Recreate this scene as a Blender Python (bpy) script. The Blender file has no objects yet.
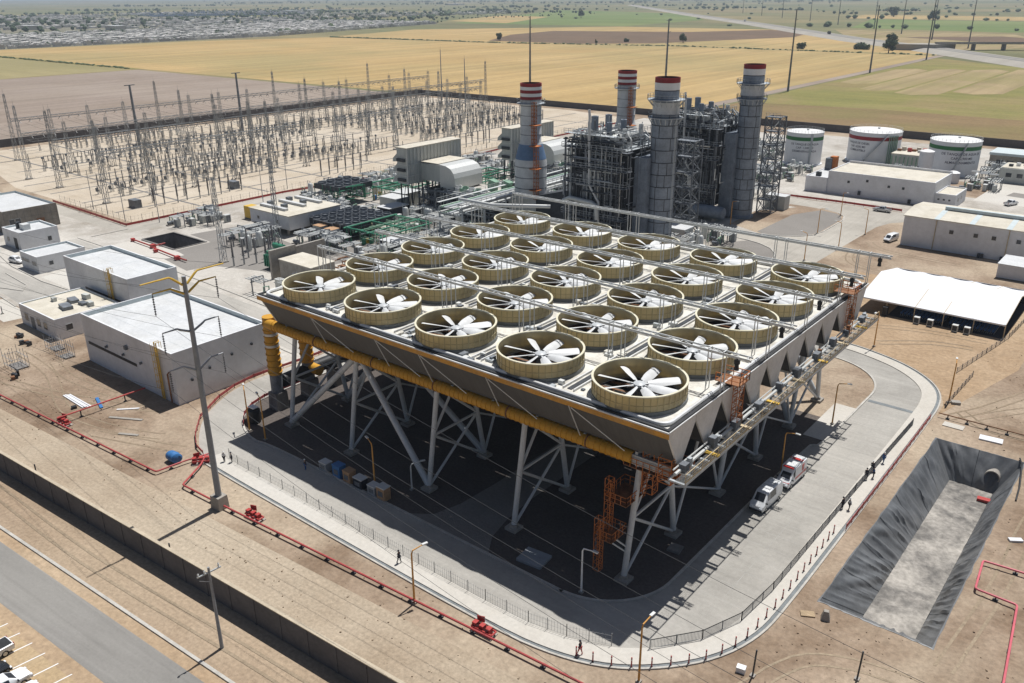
import bpy, math, random
from mathutils import Vector, Matrix
from mathutils.noise import noise as nz
random.seed(7)
PI = math.pi
sc = bpy.context.scene
COL = sc.collection
FR = {}          # frame (location, z rotation) of every thing, by object name

def lin(c):
    c /= 255.0
    return c / 12.92 if c <= .04045 else ((c + .055) / 1.055) ** 2.4
def K(h, s=1 / 1.35):
    """albedo of a surface that reads as this colour in full sun"""
    h = h.lstrip('#')
    return tuple(min(.85, lin(int(h[i:i + 2], 16)) * s) for i in (0, 2, 4))

# ---------------------------------------------------------------- materials
def nodes_of(name):
    m = bpy.data.materials.new(name)
    m.use_nodes = True
    return m, m.node_tree, m.node_tree.nodes['Principled BSDF']
def mat(name, col, rough=.75, metal=0, var=.14, scale=.6, dirt=None, dirt_amt=.5, dirt_scale=.25, bump=0, bump_scale=8, stretch=None, world=False, rnd=0, streak=0, spec=.3):
    m, nt, b = nodes_of(name)
    N, L = nt.nodes.new, nt.links.new
    b.inputs['Roughness'].default_value = rough
    b.inputs['Metallic'].default_value = metal
    b.inputs['Specular IOR Level'].default_value = spec
    if world:
        src = N('ShaderNodeNewGeometry').outputs['Position']
    else:
        src = N('ShaderNodeTexCoord').outputs['Object']
    if stretch:
        mp = N('ShaderNodeMapping'); mp.inputs['Scale'].default_value = stretch
        L(src, mp.inputs['Vector']); src = mp.outputs['Vector']
    def noise(s, det=4, rgh=.6):
        n = N('ShaderNodeTexNoise'); n.inputs['Scale'].default_value = s
        n.inputs['Detail'].default_value = det; n.inputs['Roughness'].default_value = rgh
        L(src, n.inputs['Vector']); return n.outputs['Fac']
    def ramp(f, a, c, lo=.35, hi=.65):
        r = N('ShaderNodeMapRange'); r.inputs[1].default_value = lo; r.inputs[2].default_value = hi
        r.inputs[3].default_value = a; r.inputs[4].default_value = c
        L(f, r.inputs[0]); return r.outputs[0]
    def mul(a, bb):
        q = N('ShaderNodeMath'); q.operation = 'MULTIPLY'; L(a, q.inputs[0])
        if isinstance(bb, float): q.inputs[1].default_value = bb
        else: L(bb, q.inputs[1])
        return q.outputs[0]
    f = mul(ramp(noise(scale), 1 - var, 1 + var), ramp(noise(scale * 6.3, 3), 1 - var * .7, 1 + var * .7))
    if rnd:
        oi = N('ShaderNodeObjectInfo'); f = mul(f, ramp(oi.outputs['Random'], 1 - rnd, 1 + rnd, 0, 1))
    mx = N('ShaderNodeMix'); mx.data_type = 'RGBA'
    mx.inputs[6].default_value = (*col, 1); mx.inputs[7].default_value = (*(dirt or col), 1)
    if dirt: L(ramp(noise(dirt_scale, 6, .65), 0, dirt_amt, .42, .68), mx.inputs[0])
    else: mx.inputs[0].default_value = 0
    vm = N('ShaderNodeVectorMath'); vm.operation = 'SCALE'
    L(mx.outputs[2], vm.inputs[0]); L(f, vm.inputs['Scale'])
    L(vm.outputs[0], b.inputs['Base Color'])
    if bump:
        bn = N('ShaderNodeBump'); bn.inputs['Strength'].default_value = bump; bn.inputs['Distance'].default_value = .1
        L(noise(bump_scale, 5), bn.inputs['Height']); L(bn.outputs[0], b.inputs['Normal'])
    return m
def ground_mat(name, cols, tracks=None, rough=.95, fine=3.0, mid=.12, big=.018, amt=(.7, .7), grain=.22, track_amt=.35, bump=.4, track_scale=(.03, 1.1), warp=.9, slope=0):
    """cols: base, second tone, third tone; TRACKS: axis along which wheel marks run"""
    m, nt, b = nodes_of(name)
    N, L = nt.nodes.new, nt.links.new
    b.inputs['Roughness'].default_value = rough; b.inputs['Specular IOR Level'].default_value = .15
    pos = N('ShaderNodeNewGeometry').outputs['Position']
    def noise(s, det=5, rgh=.6, vec=pos, dist=0):
        n = N('ShaderNodeTexNoise'); n.inputs['Scale'].default_value = s; n.inputs['Detail'].default_value = det
        n.inputs['Roughness'].default_value = rgh; n.inputs['Distortion'].default_value = dist
        L(vec, n.inputs['Vector']); return n.outputs['Fac']
    def ramp(f, a, c, lo=.35, hi=.65):
        r = N('ShaderNodeMapRange'); r.inputs[1].default_value = lo; r.inputs[2].default_value = hi
        r.inputs[3].default_value = a; r.inputs[4].default_value = c
        L(f, r.inputs[0]); return r.outputs[0]
    def mix(fac, a, c):
        mx = N('ShaderNodeMix'); mx.data_type = 'RGBA'
        L(fac, mx.inputs[0])
        for i, v in ((6, a), (7, c)):
            if isinstance(v, tuple): mx.inputs[i].default_value = (*v, 1)
            else: L(v, mx.inputs[i])
        return mx.outputs[2]
    c = mix(ramp(noise(mid, 8, .62, dist=.6), 0, amt[0]), cols[0], cols[1])
    if len(cols) > 2: c = mix(ramp(noise(big, 6, .6, dist=.4), 0, amt[1], .45, .62), c, cols[2])
    f = ramp(noise(fine, 4, .7), 1 - grain, 1 + grain, .3, .7)
    if tracks:
        mp = N('ShaderNodeMapping'); L(pos, mp.inputs['Vector'])
        a, bb = track_scale
        if slope:
            rt = N('ShaderNodeMapping'); rt.inputs['Rotation'].default_value = (0, 0, -slope); L(pos, rt.inputs['Vector']); L(rt.outputs[0], mp.inputs['Vector'])
        mp.inputs['Scale'].default_value = (a, bb, 0) if tracks == 'x' else (bb, a, 0)
        q = N('ShaderNodeMath'); q.operation = 'MULTIPLY'; L(f, q.inputs[0])
        L(ramp(noise(1, 5, .65, mp.outputs[0], warp), 1 - track_amt, 1 + track_amt, .3, .7), q.inputs[1]); f = q.outputs[0]
    vm = N('ShaderNodeVectorMath'); vm.operation = 'SCALE'; L(c, vm.inputs[0]); L(f, vm.inputs['Scale'])
    L(vm.outputs[0], b.inputs['Base Color'])
    if bump:
        bn = N('ShaderNodeBump'); bn.inputs['Strength'].default_value = bump; bn.inputs['Distance'].default_value = .12
        L(noise(fine * .7, 6, .7), bn.inputs['Height']); L(bn.outputs[0], b.inputs['Normal'])
    return m

# ---------------------------------------------------------------- mesh builder
class MB:
    def __init__(s): s.v = []; s.f = []; s.m = []; s.cur = 0
    def add(s, vs, fs):
        o = len(s.v); s.v += [tuple(p) for p in vs]
        for q in fs: s.f.append(tuple(o + i for i in q)); s.m.append(s.cur)
        return s
    def box(s, x0, x1, y0, y1, z0, z1):
        return s.add([(x0, y0, z0), (x1, y0, z0), (x1, y1, z0), (x0, y1, z0), (x0, y0, z1), (x1, y0, z1), (x1, y1, z1), (x0, y1, z1)],
                     [(3, 2, 1, 0), (4, 5, 6, 7), (0, 1, 5, 4), (1, 2, 6, 5), (2, 3, 7, 6), (3, 0, 4, 7)])
    def cbox(s, cx, cy, z0, sx, sy, sz, rz=0, top=1.0):
        c, n = math.cos(rz), math.sin(rz); vs = []
        for z, k in ((z0, 1), (z0 + sz, top)):
            for x, y in ((-1, -1), (1, -1), (1, 1), (-1, 1)):
                x *= sx * k / 2; y *= sy * k / 2
                vs.append((cx + x * c - y * n, cy + x * n + y * c, z))
        return s.add(vs, [(3, 2, 1, 0), (4, 5, 6, 7), (0, 1, 5, 4), (1, 2, 6, 5), (2, 3, 7, 6), (3, 0, 4, 7)])
    def frame_of(s, d):
        d = d.normalized(); u = Vector((0, 0, 1))
        if abs(d.z) > .95: u = Vector((0, 1, 0))
        a = d.cross(u).normalized(); return d, a, a.cross(d)
    def tube(s, p, q, r, n=6, r2=None, cap=True, rot=0):
        p, q = Vector(p), Vector(q); d, a, b = s.frame_of(q - p); r2 = r if r2 is None else r2; vs = []
        for c, rr in ((p, r), (q, r2)):
            for i in range(n):
                t = 2 * PI * (i + rot) / n; vs.append(c + a * (rr * math.cos(t)) + b * (rr * math.sin(t)))
        fs = [(i, (i + 1) % n, n + (i + 1) % n, n + i) for i in range(n)]
        if cap: fs += [tuple(range(n - 1, -1, -1)), tuple(range(n, 2 * n))]
        return s.add(vs, fs)
    def beam(s, p, q, w, h=None):
        p, q = Vector(p), Vector(q); d, a, b = s.frame_of(q - p); h = w if h is None else h; vs = []
        for c in (p, q):
            for i, j in ((-1, -1), (1, -1), (1, 1), (-1, 1)): vs.append(c + a * (i * w / 2) + b * (j * h / 2))
        return s.add(vs, [(3, 2, 1, 0), (4, 5, 6, 7), (0, 1, 5, 4), (1, 2, 6, 5), (2, 3, 7, 6), (3, 0, 4, 7)])
    def path(s, pts, r, n=8, cap=True):
        pts = [Vector(p) for p in pts]; rings = []; a = None
        for i, p in enumerate(pts):
            d = (pts[min(i + 1, len(pts) - 1)] - pts[max(i - 1, 0)]).normalized()
            if a is None: _, a, b = s.frame_of(d)
            else:
                a = (a - d * a.dot(d)).normalized(); b = a.cross(d)
            rr = r[i] if isinstance(r, (list, tuple)) else r
            rings.append([p + a * (rr * math.cos(2 * PI * k / n)) + b * (rr * math.sin(2 * PI * k / n)) for k in range(n)])
        vs = [v for g in rings for v in g]; fs = []
        for j in range(len(rings) - 1):
            for i in range(n):
                fs.append((j * n + i, j * n + (i + 1) % n, (j + 1) * n + (i + 1) % n, (j + 1) * n + i))
        if cap: fs += [tuple(range(n - 1, -1, -1)), tuple(range((len(rings) - 1) * n, len(rings) * n))]
        return s.add(vs, fs)
    def lathe(s, cx, cy, prof, n=24, a0=0, a1=2 * PI):
        full = abs(a1 - a0 - 2 * PI) < 1e-6; m = n if full else n + 1; vs = []; k = len(prof)
        for i in range(m):
            t = a0 + (a1 - a0) * i / n
            for r, z in prof: vs.append((cx + r * math.cos(t), cy + r * math.sin(t), z))
        fs = []
        for i in range(n):
            i2 = (i + 1) % m
            for j in range(k - 1): fs.append((i * k + j, i2 * k + j, i2 * k + j + 1, i * k + j + 1))
        return s.add(vs, fs)
    def prism(s, poly, z0, z1):
        n = len(poly)
        return s.add([(x, y, z0) for x, y in poly] + [(x, y, z1) for x, y in poly],
                     [tuple(range(n - 1, -1, -1)), tuple(range(n, 2 * n))] + [(i, (i + 1) % n, n + (i + 1) % n, n + i) for i in range(n)])
    def xprism(s, prof, x0, x1):                      # (y, z) profile drawn out along x
        n = len(prof)
        return s.add([(x0, y, z) for y, z in prof] + [(x1, y, z) for y, z in prof],
                     [tuple(range(n)), tuple(range(2 * n - 1, n - 1, -1))] + [(i, n + i, n + (i + 1) % n, (i + 1) % n) for i in range(n)])
    def yprism(s, prof, y0, y1):                      # (x, z) profile drawn out along y
        n = len(prof)
        return s.add([(x, y0, z) for x, z in prof] + [(x, y1, z) for x, z in prof],
                     [tuple(range(n - 1, -1, -1)), tuple(range(n, 2 * n))] + [(i, (i + 1) % n, n + (i + 1) % n, n + i) for i in range(n)])
    def face(s, pts): return s.add(pts, [tuple(range(len(pts)))])
    def truss(s, p, q, w, n, t=.12, h=None, braces=True):  # square lattice boom from p to q
        p, q = Vector(p), Vector(q); d, a, b = s.frame_of(q - p); h = h or w
        cs = [a * (i * w / 2) + b * (j * h / 2) for i, j in ((-1, -1), (1, -1), (1, 1), (-1, 1))]
        for c in cs: s.beam(p + c, q + c, t)
        for k in range(n):
            A, B = p + (q - p) * (k / n), p + (q - p) * ((k + 1) / n)
            for i in range(4):
                c, e = cs[i], cs[(i + 1) % 4]
                if k % 2: c, e = e, c
                if braces: s.beam(A + c, B + e, t * .6)
        return s
    def taper_truss(s, p, w0, w1, h, n, t=.12, X=False):      # upright lattice column
        x, y, z = p; L = [z + h * k / n for k in range(n + 1)]
        W = [w0 + (w1 - w0) * k / n for k in range(n + 1)]
        C4 = ((-1, -1), (1, -1), (1, 1), (-1, 1))
        P = lambda k, i: (x + C4[i % 4][0] * W[k] / 2, y + C4[i % 4][1] * W[k] / 2, L[k])
        for i in range(4):
            s.beam(P(0, i), P(n, i), t)
            for k in range(n):
                a, b = (i, i + 1) if k % 2 else (i + 1, i)
                s.beam(P(k, a), P(k + 1, b), t * .65)
                if X: s.beam(P(k, b), P(k + 1, a), t * .65); s.beam(P(k + 1, i), P(k + 1, i + 1), t * .65)
        return s
    def rail(s, pts, h=1.1, post=1.6, t=.05, mid=True):
        pts = [Vector(p) for p in pts]
        for p, q in zip(pts, pts[1:]):
            Z = Vector((0, 0, 1)); s.beam(p + Z * h, q + Z * h, t)
            if mid: s.beam(p + Z * h * .5, q + Z * h * .5, t * .8)
            n = max(1, round((q - p).length / post))
            for k in range(n + 1):
                a = p + (q - p) * k / n; s.beam(a, a + Z * h, t)
        return s

def link(o): COL.objects.link(o); return o
def tag(o, label=None, cat=None, group=None, kind=None):
    if label: o['label'] = label
    if cat: o['category'] = cat
    if group: o['group'] = group
    if kind: o['kind'] = kind
    return o
def thing(name, label, cat, loc=(0, 0, 0), rz=0, group=None):
    o = link(bpy.data.objects.new(name, None)); o.location = loc; o.rotation_euler.z = rz; o.empty_display_size = .5
    FR[o.name] = (Vector(loc), rz); return tag(o, label, cat, group)
def build(mb, name, m, parent=None, label=None, cat=None, group=None, kind=None, smooth=False, local=False, loc=None):
    """link what MB collected as ONE mesh; coordinates are world unless LOCAL"""
    vs = mb.v
    if parent:
        L, rz = FR[parent.name]
        if not local:
            c, n = math.cos(-rz), math.sin(-rz)
            vs = [((x - L.x) * c - (y - L.y) * n, (x - L.x) * n + (y - L.y) * c, z - L.z) for x, y, z in vs]
    elif not local:
        if loc is None:
            xs, ys, zs = zip(*vs); loc = ((min(xs) + max(xs)) / 2, (min(ys) + max(ys)) / 2, min(zs))
        vs = [(x - loc[0], y - loc[1], z - loc[2]) for x, y, z in vs]
    me = bpy.data.meshes.new(name); me.from_pydata(vs, [], mb.f)
    ms = m if isinstance(m, (list, tuple)) else [m]
    for q in ms: me.materials.append(MT[q] if isinstance(q, str) else q)
    if len(ms) > 1: me.polygons.foreach_set('material_index', mb.m)
    if smooth:
        me.shade_smooth(); me.set_sharp_from_angle(angle=.6)
    me.update()
    o = link(bpy.data.objects.new(name, me))
    if parent:
        o.parent = parent; FR[o.name] = FR[parent.name]
    else:
        o.location = loc or (0, 0, 0); FR[o.name] = (Vector(loc or (0, 0, 0)), 0)
    return tag(o, label, cat, group, kind)
KIDS = {}
def kids(o):
    return list(o.children)
def copy_tree(o, loc=None, rz=None, label=None, group=None, parent=None):
    c = link(o.copy())
    if parent: c.parent = parent
    if loc is not None: c.location = loc
    if rz is not None: c.rotation_euler.z = rz
    if label: c['label'] = label
    if group: c['group'] = group
    for ch in kids(o): copy_tree(ch, parent=c)
    return c
def sheet(name, poly, z, m, kind='structure'):
    return build(MB().face([(x, y, z) for x, y in poly]), name, m, kind=kind, loc=(0, 0, 0))
def chaikin(P, n=2, closed=False):
    for _ in range(n):
        Q = [] if closed else [P[0]]
        for i in range(len(P) if closed else len(P) - 1):
            a, b = P[i], P[(i + 1) % len(P)]; Q += [(a[0] * .75 + b[0] * .25, a[1] * .75 + b[1] * .25), (a[0] * .25 + b[0] * .75, a[1] * .25 + b[1] * .75)]
        P = Q if closed else Q + [P[-1]]
    return P
def arc(cx, cy, r, a0, a1, n=10):
    return [(cx + r * math.cos(math.radians(a0 + (a1 - a0) * i / n)), cy + r * math.sin(math.radians(a0 + (a1 - a0) * i / n))) for i in range(n + 1)]
def strip(line, w0, w1):
    """closed outline of a band running along LINE between offsets w0 and w1 to its left"""
    P = [Vector((*p, 0)) for p in line]; A = []; B = []
    for i, p in enumerate(P):
        d = (P[min(i + 1, len(P) - 1)] - P[max(i - 1, 0)]).normalized(); n = Vector((-d.y, d.x, 0))
        A.append(tuple((p + n * w0)[:2])); B.append(tuple((p + n * w1)[:2]))
    return A, B
def band(mb, line, w0, w1, z0, z1):
    A, B = strip(line, w0, w1)
    for i in range(len(A) - 1):
        mb.add([(*A[i], z1), (*A[i + 1], z1), (*B[i + 1], z1), (*B[i], z1), (*A[i], z0), (*A[i + 1], z0), (*B[i + 1], z0), (*B[i], z0)],
               [(0, 1, 2, 3), (0, 4, 5, 1), (2, 6, 7, 3)] + ([(0, 3, 7, 4)] if i == 0 else []) + ([(1, 5, 6, 2)] if i == len(A) - 2 else []))
    return mb
def flat_band(mb, line, w0, w1, z):
    A, B = strip(line, w0, w1)
    for i in range(len(A) - 1): mb.face([(*A[i], z), (*A[i + 1], z), (*B[i + 1], z), (*B[i], z)])
    return mb
ORD = ['first', 'second', 'third', 'fourth', 'fifth', 'sixth', 'seventh', 'eighth', 'ninth', 'tenth', 'eleventh', 'twelfth']
MT = {}
# ---------------------------------------------------------------- materials
MT['sand'] = ground_mat('sand', [K('#b5a18c'), K('#8a7561'), K('#c8b7a0')], fine=1.6, mid=.09, big=.03, amt=(.95, .85))
MT['dirt_road'] = ground_mat('dirt_road', [K('#bdac96'), K('#a89680'), K('#c9bba6')], tracks='x', fine=2.2, track_amt=.075, bump=.2, slope=.0665, warp=1.5)
MT['verge'] = ground_mat('verge', [K('#b6a18a'), K('#9c866e'), K('#c0ac93')], tracks='x', fine=2.2, track_amt=.08, bump=.3, slope=.0665, warp=1.5)
MT['tan_sand'] = ground_mat('tan_sand', [K('#c0a688'), K('#a58b6e'), K('#c8b398')], fine=1.4, tracks='x', track_amt=.07)
MT['concrete'] = ground_mat('concrete', [K('#bdb9b1'), K('#9f9b94'), K('#cac5bc')], fine=2.0, grain=.09, tracks='x', track_amt=.08, bump=.05)
MT['concrete_y'] = ground_mat('concrete_y', [K('#c2bcb1'), K('#a8a298'), K('#cec8bd')], fine=2.0, grain=.09, tracks='y', track_amt=.08, bump=.05)
MT['sidewalk'] = ground_mat('sidewalk', [K('#dbd6cc'), K('#cfc8bc'), K('#e0dcd4')], fine=2.0, grain=.08, bump=.05)
MT['yard'] = ground_mat('yard', [K('#cfc9c0'), K('#aca498'), K('#dad5cc')], fine=1.2, mid=.16, grain=.14, bump=.1, amt=(.95, .8))
MT['white_gravel'] = ground_mat('white_gravel', [K('#d6c8b4'), K('#c2b29b'), K('#dfd3c1')], fine=2.4, grain=.14)
MT['shade_gravel'] = ground_mat('shade_gravel', [(.115, .098, .088), (.085, .074, .068), (.15, .128, .11)], fine=2.5, grain=.25)  # colour darkened to carry the shade under the condenser deck
MT['grey_gravel'] = ground_mat('grey_gravel', [K('#97928c'), K('#8a857f'), K('#a29d97')], fine=2.4, grain=.12)
MT['asphalt'] = ground_mat('asphalt', [K('#9a9792'), K('#8d8a85'), K('#a5a29c')], fine=3.0, grain=.07, tracks='x', track_amt=.12, bump=.08, slope=.0665, track_scale=(.02, .6))
MT['parking_dirt'] = ground_mat('parking_dirt', [K('#c6ae8c'), K('#b1976f'), K('#cdb798')], fine=2.0)
MT['pale_soil'] = ground_mat('pale_soil', [K('#a5968a'), K('#978879'), K('#afa194')], tracks='y', fine=.35, mid=.02, big=.006, track_scale=(.004, .12), track_amt=.14, grain=.1, bump=0)
MT['wheat'] = ground_mat('wheat', [K('#c9ad7b'), K('#ba9d6a'), K('#b19f70')], tracks='y', fine=.2, mid=.008, big=.0035, track_scale=(.002, .07), track_amt=.2, grain=.08, bump=0, amt=(.8, .95))
MT['olive'] = ground_mat('olive', [K('#a59a70'), K('#b3a57a'), K('#989066')], tracks='x', fine=.2, mid=.01, big=.004, track_scale=(.003, .06), track_amt=.08, grain=.08, bump=0)
MT['plough'] = ground_mat('plough', [K('#7d6a58'), K('#75624f'), K('#866f5a')], fine=.2, mid=.01, grain=.08, bump=0)
MT['brown_field'] = ground_mat('brown_field', [K('#98825f'), K('#8a7557'), K('#857f50')], tracks='x', fine=.5, mid=.03, big=.012, track_scale=(.006, .1), track_amt=.10, grain=.14, bump=0)
MT['green_field'] = ground_mat('green_field', [K('#8a8752'), K('#989056'), K('#a18e66')], tracks='x', fine=.4, mid=.03, big=.014, track_scale=(.006, .09), track_amt=.14, grain=.14, bump=0)
MT['stripe_field'] = ground_mat('stripe_field', [K('#b09c78'), K('#a59470'), K('#99905f')], tracks='y', fine=.4, mid=.02, big=.01, track_scale=(.002, .06), track_amt=.2, grain=.1, bump=0)
MT['far_green'] = ground_mat('far_green', [K('#74854f'), K('#82905a'), K('#8d9460')], tracks='x', fine=.1, mid=.004, big=.002, track_scale=(.0006, .01), track_amt=.12, grain=.06, bump=0)
MT['far_land'] = ground_mat('far_land', [K('#85835f'), K('#6c7450'), K('#a5926c')], tracks='x', fine=.05, mid=.003, big=.0012, track_scale=(.0004, .006), track_amt=.22, grain=.1, bump=0)
MT['town_ground'] = ground_mat('town_ground', [K('#8d8878'), K('#797a64'), K('#9a937f')], fine=.08, mid=.01, big=.004, grain=.2, bump=0)
MT['highway'] = ground_mat('highway', [K('#b9b3a8'), K('#aea79b'), K('#c3bdb2')], fine=.5, grain=.06, bump=0)
MT['pond_floor'] = ground_mat('pond_floor', [K('#a19c95'), K('#6d6b68'), K('#bfb9b0')], fine=1.6, mid=.7, big=.16, amt=(.9, .9), grain=.28)

MT['frp'] = mat('frp', (.60, .54, .36), .5, var=.07, scale=.5, dirt=(.42, .36, .22), dirt_amt=.6, dirt_scale=.5, rnd=.13)
MT['frp_rim'] = mat('frp_rim', (.66, .62, .47), .5, var=.06)
MT['ring_skirt'] = mat('ring_skirt', (.16, .17, .17), .6, var=.1)
MT['blade'] = mat('blade', (.66, .67, .67), .45, var=.05, rnd=.08, dirt=(.5, .5, .48), dirt_amt=.4, dirt_scale=.5)
MT['hub'] = mat('hub', (.5, .52, .53), .4, var=.05)
MT['deck'] = mat('deck', (.66, .64, .58), .85, var=.08, scale=.4, dirt=(.36, .335, .285), dirt_amt=.8, dirt_scale=.5, world=True)
MT['gutter'] = mat('gutter', (.66, .67, .67), .45, var=.07, dirt=(.42, .4, .36), dirt_amt=.5)
MT['black_metal'] = mat('black_metal', (.03, .032, .035), .6, var=.2)
MT['yellow'] = mat('yellow', (.58, .30, .03), .6, var=.07, scale=.5, dirt=(.36, .2, .05), dirt_amt=.45, dirt_scale=.5)
MT['orange'] = mat('orange', (.44, .145, .04), .7, var=.12)
MT['flash_orange'] = mat('flash_orange', (.58, .28, .035), .5, var=.12, dirt=(.3, .2, .1), dirt_amt=.6, dirt_scale=.8)
MT['fin_dark'] = mat('fin_dark', (.10, .098, .095), .7, var=.08, stretch=(6, 1, .3), dirt=(.08, .077, .073), dirt_amt=.4)
MT['fin_side'] = mat('fin_side', (.68, .665, .64), .6, var=.06, dirt=(.5, .47, .42), dirt_amt=.5)
MT['leg_steel'] = mat('leg_steel', (.56, .58, .59), .55, .1, var=.08, scale=.5, dirt=(.42, .43, .43), dirt_amt=.5)
MT['galv'] = mat('galv', (.42, .45, .47), .5, .25, var=.09, scale=.6)
MT['galv_light'] = mat('galv_light', (.60, .61, .60), .5, .1, var=.07)
MT['steel_dark'] = mat('steel_dark', (.055, .06, .068), .6, .2, var=.2)
MT['steel_mid'] = mat('steel_mid', (.17, .185, .205), .6, .2, var=.2, rnd=.12)
MT['rust'] = mat('rust', (.25, .12, .06), .8, var=.25, dirt=(.1, .06, .04), dirt_amt=.7)
MT['walk_tan'] = mat('walk_tan', (.5, .41, .27), .7, var=.14)
MT['grating'] = mat('grating', (.3, .31, .31), .7, .1, var=.12)
MT['conc_obj'] = mat('conc_obj', K('#b5afa6'), .85, var=.12, dirt=K('#8f8880'), dirt_amt=.5)
MT['conc_dark'] = mat('conc_dark', (.2, .19, .18), .9, var=.15, dirt=(.13, .125, .12), dirt_amt=.5)
MT['kerb'] = mat('kerb', (.44, .42, .38), .85, var=.12, world=True)
MT['block_wall'] = mat('block_wall', (.12, .115, .118), .9, var=.10, scale=1.5, dirt=(.09, .086, .088), dirt_amt=.6, dirt_scale=.3)
MT['wall_cap'] = mat('wall_cap', K('#cdbfa8'), .85, var=.1)
MT['drain'] = mat('drain', (.17, .185, .19), .7, var=.15)
MT['red'] = mat('red', (.42, .05, .045), .55, var=.14, dirt=(.35, .12, .1), dirt_amt=.4)
MT['red_fresh'] = mat('red_fresh', (.40, .07, .07), .5, var=.08)
MT['pink_pipe'] = mat('pink_pipe', (.60, .14, .17), .5, var=.08)
MT['white_wall'] = mat('white_wall', (.70, .71, .73), .75, var=.05, scale=.2, dirt=(.5, .495, .49), dirt_amt=.5, dirt_scale=.12)
MT['white_roof'] = mat('white_roof', (.57, .58, .585), .7, var=.08, scale=.3, dirt=(.48, .48, .465), dirt_amt=.8, dirt_scale=.16)
MT['cream_roof'] = mat('cream_roof', K('#e6dfcf'), .75, var=.06, dirt=K('#c9bfa9'), dirt_amt=.6, dirt_scale=.2)
MT['parapet'] = mat('parapet', (.50, .56, .57), .75, var=.06)
MT['stone_wall'] = mat('stone_wall', K('#a39c92'), .85, var=.14, scale=.8, dirt=K('#8f8476'), dirt_amt=.6)
MT['tent'] = mat('tent', (.70, .71, .735), .55, var=.025, scale=.2)
MT['glass_dark'] = mat('glass_dark', (.03, .035, .045), .15, var=.1, spec=.6)
MT['silver_lag'] = mat('silver_lag', (.62, .63, .61), .42, .25, var=.06, scale=.3, dirt=(.46, .47, .46), dirt_amt=.5, dirt_scale=.3)
MT['filter_grey'] = mat('filter_grey', (.50, .515, .49), .6, var=.07, stretch=(1, 4, .3), dirt=(.38, .39, .37), dirt_amt=.4)
MT['stack_grey'] = mat('stack_grey', (.24, .28, .335), .6, .15, var=.12, scale=.35, dirt=(.15, .17, .20), dirt_amt=.75, dirt_scale=.25)
MT['stack_white'] = mat('stack_white', (.58, .60, .61), .5, .1, var=.07, dirt=(.42, .44, .45), dirt_amt=.5)
MT['white_paint'] = mat('white_paint', (.76, .76, .75), .5, var=.04)
MT['tank_white'] = mat('tank_white', (.70, .72, .75), .5, var=.03, scale=.2, dirt=(.6, .61, .62), dirt_amt=.5, dirt_scale=.15)
MT['band_red'] = mat('band_red', (.28, .025, .03), .6, var=.12, dirt=(.16, .03, .03), dirt_amt=.5)
MT['band_green'] = mat('band_green', (.035, .16, .055), .6, var=.1)
MT['band_blue'] = mat('band_blue', (.12, .2, .33), .6, var=.1)
MT['letter'] = mat('letter', (.04, .045, .08), .7, var=.05)
MT['green_pipe'] = mat('green_pipe', (.045, .21, .13), .55, var=.15)
MT['green_pale'] = mat('green_pale', (.20, .33, .24), .6, var=.12)
MT['insulator'] = mat('insulator', (.155, .15, .15), .4, var=.2, rnd=.3)
MT['sub_steel'] = mat('sub_steel', (.34, .355, .36), .55, .2, var=.14, rnd=.18)
MT['liner'] = mat('liner', (.125, .13, .135), .40, var=.10, scale=.4, dirt=(.19, .195, .2), dirt_amt=.6, dirt_scale=.22, spec=.5)
MT['plastic_blue'] = mat('plastic_blue', (.05, .17, .40), .45, var=.1)
MT['plastic_grey'] = mat('plastic_grey', (.30, .32, .34), .5, var=.1)
MT['crate_tan'] = mat('crate_tan', (.42, .26, .15), .8, var=.15)
MT['pole_conc'] = mat('pole_conc', (.27, .28, .295), .8, var=.1, dirt=(.21, .215, .22), dirt_amt=.4)
MT['pole_grey'] = mat('pole_grey', (.30, .31, .325), .55, .3, var=.1)
MT['arm_yellow'] = mat('arm_yellow', (.62, .40, .06), .5, var=.08)
MT['lamp_orange'] = mat('lamp_orange', (.60, .30, .07), .5, var=.1)
MT['wire'] = mat('wire', (.075, .078, .082), .5, .3, var=.1)
MT['mesh_wire'] = mat('mesh_wire', (.28, .29, .29), .6, .2, var=.1)
MT['car_white'] = mat('car_white', (.76, .77, .78), .22, var=.02, spec=.6)
MT['car_black'] = mat('car_black', (.018, .019, .022), .18, var=.1, spec=.6)
MT['car_silver'] = mat('car_silver', (.45, .46, .48), .25, .4, var=.03)
MT['car_red'] = mat('car_red', (.5, .035, .03), .3, var=.05, spec=.5)
MT['tyre'] = mat('tyre', (.02, .02, .021), .85, var=.2)
MT['rim'] = mat('rim', (.45, .46, .47), .35, .7, var=.05)
MT['lamp_glass'] = mat('lamp_glass', (.7, .72, .75), .12, var=.03, spec=.7)
MT['tail_red'] = mat('tail_red', (.35, .02, .02), .25, var=.05)
MT['skin'] = mat('skin', (.36, .21, .14), .6, var=.05)
MT['cloth_dark'] = mat('cloth_dark', (.03, .033, .045), .9, var=.15)
MT['cloth_blue'] = mat('cloth_blue', (.05, .12, .28), .9, var=.15)
MT['cloth_white'] = mat('cloth_white', (.6, .6, .6), .9, var=.08)
MT['cloth_orange'] = mat('cloth_orange', (.55, .2, .05), .9, var=.1)
MT['helmet_white'] = mat('helmet_white', (.72, .72, .7), .4, var=.03)
MT['wood'] = mat('wood', (.36, .27, .17), .8, var=.2, stretch=(1, 8, 1))
MT['bark'] = mat('bark', (.10, .075, .055), .9, var=.25)
MT['leaf_dark'] = mat('leaf_dark', (.045, .07, .03), .8, var=.35, scale=1.2, world=True)
MT['leaf_light'] = mat('leaf_light', (.075, .105, .045), .8, var=.35, scale=1.2, world=True)
MT['house_white'] = mat('house_white', (.62, .60, .57), .85, var=.06, rnd=.3)
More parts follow.
